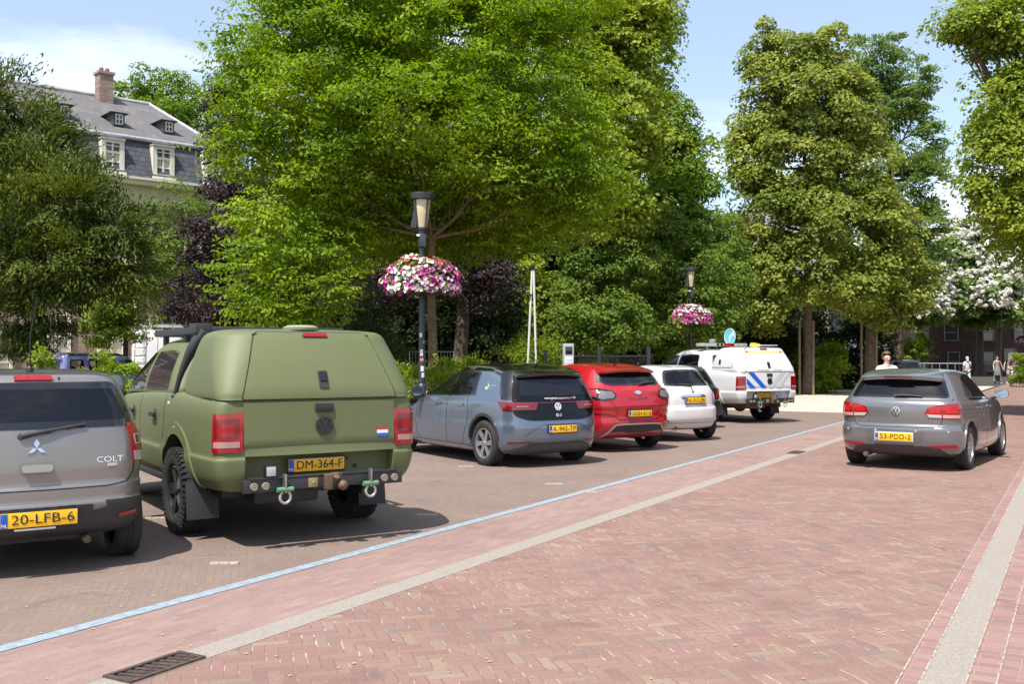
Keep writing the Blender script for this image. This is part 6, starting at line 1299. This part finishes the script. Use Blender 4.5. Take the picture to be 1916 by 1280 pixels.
for i, (px, py, d, rx, ry, lab) in enumerate(((350, 640, 45, 90, 60, 'dark laurel thicket behind the white van'), (540, 620, 40, 110, 90, 'dark laurel thicket behind the olive pickup'), (720, 575, 36, 120, 105, 'dark laurel thicket behind the site fence panel'), (870, 585, 35, 90, 105, 'dark laurel thicket right of the locust trunk'),
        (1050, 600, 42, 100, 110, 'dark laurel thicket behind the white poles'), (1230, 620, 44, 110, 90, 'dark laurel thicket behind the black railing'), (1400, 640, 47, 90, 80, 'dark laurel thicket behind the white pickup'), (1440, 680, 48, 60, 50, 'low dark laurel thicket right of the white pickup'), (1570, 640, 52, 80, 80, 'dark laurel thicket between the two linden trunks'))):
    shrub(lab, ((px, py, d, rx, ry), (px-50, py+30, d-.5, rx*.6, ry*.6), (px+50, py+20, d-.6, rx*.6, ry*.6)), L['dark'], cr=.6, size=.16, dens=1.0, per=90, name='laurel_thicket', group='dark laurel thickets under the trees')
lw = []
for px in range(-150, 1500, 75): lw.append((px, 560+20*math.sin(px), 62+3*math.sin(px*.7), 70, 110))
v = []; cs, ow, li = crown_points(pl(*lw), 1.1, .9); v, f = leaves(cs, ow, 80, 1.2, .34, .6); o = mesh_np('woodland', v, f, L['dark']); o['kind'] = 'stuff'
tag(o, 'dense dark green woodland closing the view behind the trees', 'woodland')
lw = [(px, 655, 100, 40, 25) for px in range(1560, 2000, 45)]
cs, ow, li = crown_points(pl(*lw), 1.1, .8); v, f = leaves(cs, ow, 70, 1.2, .36, .6); o = mesh_np('far_foliage', v, f, L['dark']); o['kind'] = 'stuff'; tag(o, 'low dark garden foliage at the end of the road', 'foliage')
# grass strip under the lindens
n = 14000; x_ = rng.uniform(0, 1, n); p0, p1 = G(1455, 732), G(1610, 728); y_ = rng.uniform(0, 6, n)
c_ = np.stack([p0.x+(p1.x-p0.x)*x_*1.3-1, p0.y+(p1.y-p0.y)*x_+y_, np.zeros(n)], 1); a_ = rng.uniform(0, 6.28, n); hh = rng.uniform(.08, .2, n)
d_ = np.stack([np.cos(a_), np.sin(a_), np.zeros(n)], 1)*.03; top = c_+np.stack([rng.normal(0, .05, n), rng.normal(0, .05, n), hh], 1)
o = mesh_np('grass', np.stack([c_-d_, c_+d_, top], 1).reshape(-1, 3), np.arange(3*n).reshape(-1, 3), L['mid']); o['kind'] = 'stuff'
sheet('verge', [G(1440, 731), G(1640, 727), G(1700, 700), G(1440, 700)], mat('verge_soil', (.035, .05, .015), .95, var=.4, vscale=4), z=.010)
def black_hatch(loc, yaw):
    pm = paint('black_car_paint', (.012, .012, .014), .25)
    lv = [(.24, .2, .2, 0, -.3, 2.9, .2, .5, 0), (.24, .2, .2, .70, -.42, 2.95, .22, .5, .05), (.32, .3, .3, .80, -.58, 3.0, .25, .5, .09), (.5, .5, .5, .84, -.65, 3.05, .27, .5, .1), (.62, .6, .6, .83, -.64, 3.0, .27, .5, .1), (.68, .68, .68, .82, -.60, 2.9, .26, .5, .1), (.9, .9, .85, .815, -.57, 2.6, .25, .5, .1), (.98, .98, .9, .77, -.52, 2.1, .24, .5, .1),
          (1.2, 1.2, 1.15, .68, -.38, 1.6, .22, .4, .1), (1.36, 1.4, 1.35, .58, -.28, 1.2, .2, .36, .08), (1.40, 1.45, 1.39, .44, -.2, 1.0, .16, .3, .05), (1.405, 1.46, 1.395, 0, 0, .7, .1, .2, 0)]
    c = hatch('black_hatchback', 'black small car mostly hidden behind the pearl white city car', loc, yaw, pm, lv, 2.4, .31, 1.45, rpoly([(-.6, 1.03), (.6, 1.03), (.5, 1.33), (-.5, 1.33)], .05), [rpoly([(.1, 1.05), (1.6, 1.0), (1.2, 1.3), (.3, 1.34)], .06)], .35, .26)
    for s in (-1, 1):
        fl = (lambda p: p) if s > 0 else mirx
        t = c.panel('tail_light', rpoly(fl([(.50, .70), (.79, .70), (.80, .84), (.70, .93), (.58, .90)]), .03), 'R', MATS['red_lens'], .014, thick=.03); c.panel('lens', rpoly(fl([(.62, .72), (.78, .72), (.78, .77), (.62, .77)]), .01), 'R', MATS['clear_lens'], .018, parent=t, thick=.004)
    c.plate('NB-209-K', (0, -.66, .55), .5, .11); c.panel('bumper_lower', [(-.78, .28), (.78, .28), (.78, .52), (-.78, .52)], 'R', MATS['plastic'], .01)
    return c
def blue_suv(loc, yaw):
    pm = paint('slate_blue_paint', (.16, .18, .34), .35, .2)
    lv = [(.35, .3, .3, 0, -.4, 3.0, .15, .4, 0), (.35, .3, .3, .72, -.6, 3.1, .15, .4, .03), (.5, .48, .48, .80, -.72, 3.2, .15, .4, .04), (.7, .7, .7, .82, -.74, 3.2, .15, .4, .04), (.95, .95, .95, .82, -.72, 3.15, .14, .4, .04), (1.12, 1.12, 1.05, .80, -.70, 2.95, .14, .4, .04), (1.18, 1.18, 1.12, .78, -.69, 2.2, .14, .35, .04),
          (1.5, 1.5, 1.45, .72, -.62, 1.75, .14, .3, .04), (1.66, 1.68, 1.62, .67, -.57, 1.5, .13, .3, .04), (1.72, 1.75, 1.69, .58, -.52, 1.35, .12, .25, .03), (1.74, 1.78, 1.71, 0, -.3, 1.0, .1, .2, 0)]
    c = hatch('blue_estate', 'slate blue compact off road estate partly hidden by bushes', loc, yaw, pm, lv, 2.45, .34, 1.45, rpoly([(-.62, 1.2), (.62, 1.2), (.58, 1.60), (-.58, 1.60)], .05), [rpoly([(-.42, 1.2), (-.05, 1.2), (-.05, 1.58), (-.40, 1.58)], .05), rpoly([(.08, 1.2), (.82, 1.19), (.82, 1.60), (.08, 1.60)], .05), rpoly([(.95, 1.19), (1.95, 1.16), (1.5, 1.58), (.95, 1.60)], .05)], .4, .45, 'glass_clear')
    for s in (-1, 1): c.panel('tail_light', rpoly([(s*.66, .85), (s*.78, .85), (s*.78, 1.15), (s*.66, 1.15)][::s], .02), 'R', MATS['red_lens'], .014)
    for p in 'LS': c.strip('roof_rail', [(-.4, 1.70), (1.3, 1.70)], .03, p, MATS['plastic'], .03, thick=1); c.mirror((-1 if p == 'L' else 1)*.95, 1.8, 1.22, pm, (.17, .1, .15))
    c.plate('83-HX-TL', (.1, -.75, .8), .5, .11)
def white_van(loc, yaw):
    pm = paint('van_white_paint', (.74, .74, .73), .4, dirt=.05)
    lv = [(.35, .3, .3, 0, -.8, 3.6, .1, .4, 0), (.35, .3, .3, .86, -.95, 3.7, .1, .4, .02), (.6, .6, .6, .97, -1.05, 3.8, .12, .4, .03), (1.2, 1.2, 1.1, .98, -1.05, 3.8, .12, .5, .03), (1.3, 1.3, 1.2, .97, -1.045, 3.1, .12, .5, .03), (2.1, 2.1, 2.0, .90, -1.0, 2.5, .14, .5, .03), (2.38, 2.4, 2.3, .82, -.96, 2.2, .16, .4, .03), (2.47, 2.5, 2.4, .68, -.9, 2.0, .15, .3, .03), (2.48, 2.52, 2.41, 0, -.6, 1.6, .1, .2, 0)]
    c = hatch('white_van', 'white high roof van with rear ladder and roof rack', loc, yaw, pm, lv, 3.0, .34, 1.65, None, [rpoly([(1.6, 1.35), (2.7, 1.32), (2.3, 1.9), (1.6, 1.95)], .05)], .4, .4, 'glass_dark')
    c.panel('rear_window', rpoly([(-.75, 1.35), (-.08, 1.35), (-.08, 1.95), (-.72, 1.95)], .05), 'R', pm, .006); c.panel('rear_window', rpoly([(.08, 1.35), (.75, 1.35), (.72, 1.95), (.08, 1.95)], .05), 'R', pm, .006); c.strip('door_seam', [(0, .6), (0, 2.3)], .015, 'R', MATS['seam'], .003)
    bm = bmesh.new()
    for x in (-.85, -.45): bm_tube(bm, [(x, -1.12, .8), (x, -1.08, 2.45), (x, -.8, 2.66)], .018, 6)
    for z in np.linspace(.9, 2.4, 6): bm_tube(bm, [(-.85, -1.12, z), (-.45, -1.12, z)], .014, 6)
    bm_obj('ladder', bm, MATS['galv'], c.root, 40); bm = bmesh.new()
    for x in (-.8, .8): bm_tube(bm, [(x, -.95, 2.66), (x, 2.0, 2.66)], .04, 6)
    for y in np.linspace(-.95, 2, 6): bm_box(bm, (0, y, 2.66), (1.6, .06, .04))
    for y in (-.5, .8, 1.8):
        for x in (-.8, .8): bm_tube(bm, [(x, y, 2.4), (x, y, 2.64)], .02, 6)
    bm_obj('roof_rack', bm, MATS['galv'], c.root, 40); c.root.scale = (1.08,)*3
    for s in (-1, 1): c.panel('tail_light', rpoly([(s*.84, .9), (s*.95, .9), (s*.95, 1.3), (s*.84, 1.3)][::s], .02), 'R', MATS['red_lens'], .014)
def dark_estate(loc, yaw):
    pm = paint('dark_blue_paint', (.03, .04, .07), .3)
    lv = [(.28, .2, .2, 0, -.3, 3.1, .2, .5, 0), (.28, .2, .2, .74, -.5, 3.15, .2, .5, .04), (.5, .5, .5, .86, -.75, 3.3, .22, .5, .06), (.8, .8, .75, .87, -.74, 3.2, .22, .5, .06), (1.02, 1.02, .95, .84, -.70, 2.3, .2, .4, .06), (1.3, 1.3, 1.28, .74, -.55, 1.7, .2, .4, .06), (1.46, 1.48, 1.44, .62, -.45, 1.3, .18, .3, .05), (1.50, 1.53, 1.48, 0, -.2, .9, .1, .2, 0)]
    c = hatch('dark_blue_car', 'distant dark blue car parked behind the woman in white', loc, yaw, pm, lv, 2.65, .33, 1.52, rpoly([(-.62, 1.06), (.62, 1.06), (.54, 1.40), (-.54, 1.40)], .05), [rpoly([(0, 1.08), (1.9, 1.05), (1.4, 1.4), (.2, 1.42)], .06)], .38, .26, 'glass_mid')
    for s in (-1, 1): c.panel('tail_light', rpoly([(s*.5, .8), (s*.80, .8), (s*.80, .95), (s*.5, .95)][::s], .02), 'R', MATS['red_lens'], .014)
    c.plate('TR-882-L', (0, -.79, .85), .5, .11)
olive = mat('olive_paint', (.120, .140, .058), .56, 0, .0, spec=.4, dirt=.10, vscale=2.0)
pickup('olive green pickup with hard canopy, roof rack and shackles on its tow bar', (-2.346, 9.858, 0), R(33), olive, 'DM-364-F')
wp = paint('white_pickup_paint', (.70, .70, .70), .3, 0, dirt=.04)
pickup('white pickup with blue diagonal stripes and a light bar on its roof', (5.83, 25.93, 0), R(26), wp, 'H-453-TX', True)
electric_hatch((.30, 15.6, 0), R(33)); crossover((1.80, 17.95, 0), R(31)); city_car((3.27, 19.9, 0), R(29)); grey_hatch((5.99, 15.1, 0), R(-35.5)); grey_mini((-3.865, 7.96, 0), R(33))
black_hatch((4.0, 23.3, 0), R(31)); p = G(128, 668+3085.5/25); blue_suv((p.x, p.y, 0), R(-34)); p = G(300, 668+3085.5/39); white_van((p.x, p.y, 0), R(14)); p = G(1690, 668+3085.5/48); dark_estate((p.x, p.y, 0), R(-8))
# ---------------- people
def skin_mesh(name, verts, edges, rad, m, parent, sub=1):
    me = bpy.data.meshes.new(name); me.from_pydata(verts, edges, []); o = bpy.data.objects.new(name, me); COL.objects.link(o)
    md = o.modifiers.new('skin', 'SKIN'); md.use_smooth_shade = True
    for i, r in enumerate(rad):
        me.skin_vertices[0].data[i].radius = r if hasattr(r, '__len__') else (r, r); me.skin_vertices[0].data[i].use_root = i == 0
    sd = o.modifiers.new('sub', 'SUBSURF'); sd.levels = sub; sd.render_levels = sub
    m2 = bpy.data.meshes.new_from_object(o.evaluated_get(bpy.context.evaluated_depsgraph_get())); o.modifiers.clear(); o.data = m2; bpy.data.meshes.remove(me)
    m2.materials.clear(); m2.materials.append(m); o.parent = parent; return o
def person(label, loc, rz, H=1.7, skin=(.52, .33, .25), hair=(.06, .035, .02), hairlen=.0, top=(.8, .8, .8), sleeve=.6, legs=('trousers', (.1, .12, .2)), la=(.25, .1, 0), ra=(-.25, .1, 0), step=.18, fem=True, holds=None):
    """standing or walking figure; front is -y; arms: (swing forward, out, elbow bend)"""
    e = thing('person', label, 'person', loc, rz); k = H/1.7; S = lambda *p: Vector(p)*k
    sk = mat('skin_%d' % int(skin[0]*100), skin, .55); sw = .175 if fem else .20
    V = [S(0, .0, .95)]; E = []; Rr = [(.15*k, .105*k)]
    def add(p, par, r): V.append(p); E.append((par, len(V)-1)); Rr.append((r[0]*k, r[1]*k) if hasattr(r, '__len__') else (r*k, r*k)); return len(V)-1
    w = add(S(0, 0, 1.10), 0, (.115 if fem else .14, .09)); ch = add(S(0, .01, 1.27), w, (.145 if fem else .17, .10)); up = add(S(0, .01, 1.38), ch, (.12, .075)); nk = add(S(0, .0, 1.47), up, .052); hd = add(S(0, -.01, 1.545), nk, (.062, .072)); h2 = add(S(0, -.012, 1.60), hd, (.074, .09)); add(S(0, -.005, 1.655), h2, (.062, .078))
    hands = []; arms = []
    for s, a in ((-1, la), (1, ra)):
        sh = add(S(s*sw, .01, 1.39), up, .052); d1 = Vector((s*math.sin(a[1]), -math.sin(a[0]), -math.cos(a[0])*math.cos(a[1]))).normalized(); el = add(V[sh]+d1*.28*k, sh, .040)
        d2 = Vector((s*math.sin(a[1])*.6, -math.sin(a[0]+a[2]+.15), -math.cos(a[0]+a[2]+.15))).normalized(); wr = add(V[el]+d2*.24*k, el, .026); pm_ = add(V[wr]+d2*.06*k, wr, (.036, .018)); sd = d2.cross(Vector((s, 0, 0))).normalized()
        for q, ln in enumerate((.07, .08, .075, .06)): b = V[pm_]+sd*(q-1.5)*.019*k+d2*.03*k; f1 = add(b, pm_, .0085); add(b+d2*ln*.6*k-Vector((s, 0, 0))*.012*k, f1, .007)
        t1 = add(V[wr]+d2*.035*k+sd*.035*k, pm_, .010); add(V[t1]+(d2*.04+sd*.015)*k, t1, .008); hands.append(V[pm_].copy()); arms.append((sh, el, wr))
    lg = []
    for s in (-1, 1):
        hp = add(S(s*.09, 0, .90), 0, (.092, .10)); kn = add(S(s*.095, -.03-s*step*.5, .49), hp, .062); mid = add(S(s*.095, .0-s*step*.8+(.04 if s < 0 else 0), .32), kn, .056); an = add(S(s*.095, .02-s*step+(.05 if s < 0 else 0), .085), mid, .038); to = add(V[an]+S(0, -.13, -.055), an, (.042, .028)); lg.append((hp, kn, mid, an))
    skin_mesh('body', V, E, Rr, sk, e)
    # clothing over the body
    c = mat('cloth_%d_%d_%d' % tuple(int(x*100) for x in top), top, .85, var=.1, vscale=14); v = [V[0]+S(0, 0, .02), V[w], V[ch], V[up], V[nk]-S(0, 0, .025)]; ed = [(0, 1), (1, 2), (2, 3), (3, 4)]; rr = [(.165*k, .118*k), (.135*k, .105*k), (.16*k, .115*k), (.135*k, .085*k), .062*k]
    if sleeve:
        for sh, el, wr in arms: o = len(v); v += [V[sh], V[sh].lerp(V[el], min(1, sleeve))]; ed += [(3, o), (o, o+1)]; rr += [.062*k, .058*k]
    skin_mesh('top' if legs[0] != 'dress' else 'bodice', v, ed, rr, c, e)
    lc = mat('cloth_%d_%d_%d' % tuple(int(x*100) for x in legs[1]), legs[1], .85, var=.25 if legs[0] == 'dress' else .1, vscale=22)
    if legs[0] == 'dress':
        lathe('skirt', [(.13*k, 1.12*k), (.17*k, .95*k), (.20*k, .7*k), (.24*k, .35*k), (.27*k, .14*k), (.25*k, .14*k)], lc, e, 24)
    else:
        v = [V[0]+S(0, 0, .05)]; ed = []; rr = [(.168*k, .12*k)]
        for hp, kn, md_, an in lg:
            o = len(v); ids = [V[hp], V[kn]] if legs[0] == 'shorts' else [V[hp], V[kn], V[md_], V[an]+S(0, .0, .02)]
            v += ids; ed += [(0, o)]+[(o+i, o+i+1) for i in range(len(ids)-1)]; rr += [(.11*k, .115*k), .085*k, .075*k, .062*k][:len(ids)]
        skin_mesh(legs[0], v, ed, rr, lc, e)
    for hp, kn, md_, an in lg: box('shoe', V[an]+S(0, -.06, -.05), (.085*k, .25*k, .07*k), mat('shoe_pale', (.5, .5, .48), .6) if fem else mat('shoe_white', (.6, .6, .6), .6), e, bev=.025)
    # face
    hp_ = V[h2]; dk_ = mat('eye_dark', (.10, .065, .05), .4); bm = bmesh.new(); bmesh.ops.create_cone(bm, cap_ends=True, segments=8, radius1=.016*k, radius2=.006*k, depth=.05*k, matrix=Matrix.Translation(hp_+S(0, -.098, -.02)) @ Matrix.Rotation(R(-16), 4, 'X')); bm_obj('nose', bm, sk, e, 60)
    bm = bmesh.new()
    for s in (-1, 1): bmesh.ops.create_uvsphere(bm, u_segments=10, v_segments=6, radius=.0075*k, matrix=Matrix.Translation(hp_+S(s*.032, -.083, .008)) @ Matrix.Diagonal((1.3, .6, .8, 1)))
    bm_obj('eyes', bm, dk_, e, 60); box('mouth', hp_+S(0, -.083, -.058), (.045*k, .012*k, .011*k), mat('lips', (.38, .13, .11), .5), e, bev=.004)
    bm = bmesh.new()
    for s in (-1, 1): bmesh.ops.create_uvsphere(bm, u_segments=10, v_segments=6, radius=.028*k, matrix=Matrix.Translation(hp_+S(s*.076, .01, -.01)) @ Matrix.Diagonal((.35, .7, 1.1, 1)))
    bm_obj('ears', bm, sk, e, 60)
    if hair:
        bm = bmesh.new(); bmesh.ops.create_uvsphere(bm, u_segments=22, v_segments=14, radius=1, matrix=Matrix.Translation(hp_+S(0, .030, .034)) @ Matrix.Diagonal((.094*k, .114*k, .106*k, 1)))
        bmesh.ops.delete(bm, geom=[v for v in bm.verts if (v.co.y-hp_.y < -.03*k and v.co.z-hp_.z < .062*k) or v.co.z-hp_.z < -.06*k], context='VERTS')
        if hairlen: bm_tube(bm, spline([hp_+S(0, .085, .0), hp_+S(0, .10, -.12), hp_+S(0, .085, -.12-hairlen)], 4), [.06*k]*3+[.075*k]*4+[.05*k]*2, 10)
        bm_obj('hair', bm, mat('hair_%d' % int(hair[0]*1000), hair, .6), e, 60)
    return e, hands
p = G(1660, 668+3085.5/21.2)
person('woman in a white T-shirt with brown hair tied back, seen over the grey hatchback roof', p, R(0), 1.74, (.56, .36, .28), (.10, .055, .03), .0, (.80, .80, .79), .55, ('trousers', (.10, .13, .22)), (.5, .16, .5), (.45, .16, .5))
p = G(1810, 668+3085.5/58); person('older person with white hair in a pale blouse walking away', p, R(170), 1.64, (.5, .33, .26), (.6, .58, .55), .02, (.66, .68, .76), .9, ('trousers', (.60, .62, .66)), (.3, .12, .2), (-.2, .12, .2))
p = G(1866, 668+3085.5/61.5); ew, hw = person('brown haired woman in a long grey patterned dress strolling hand in hand', p, R(6), 1.68, (.50, .32, .25), (.07, .04, .025), .22, (.22, .22, .21), 0, ('dress', (.22, .22, .21)), (.1, .3, .2), (.05, .42, .1))
b = thing('handbag', 'small black handbag hanging by the woman in the long dress', 'bag', p+Vector((-.16, -.35, .42))); bm = bmesh.new(); bm_box(bm, (0, 0, 0), (.30, .12, .24), None, .03); bm_tube(bm, [(.1*math.cos(a), 0, .11+.22*math.sin(a)) for a in np.linspace(0, math.pi, 12)], .01, 6); bm_obj('bag_body', bm, MATS['black'], b, 40)
p = G(1890, 668+3085.5/61.5); person('bald man in a navy T-shirt and white shorts strolling hand in hand', p, R(-4), 1.80, (.50, .31, .24), None, 0, (.025, .03, .045), .6, ('shorts', (.66, .65, .62)), (.05, .40, .1), (-.15, .15, .2), fem=False)
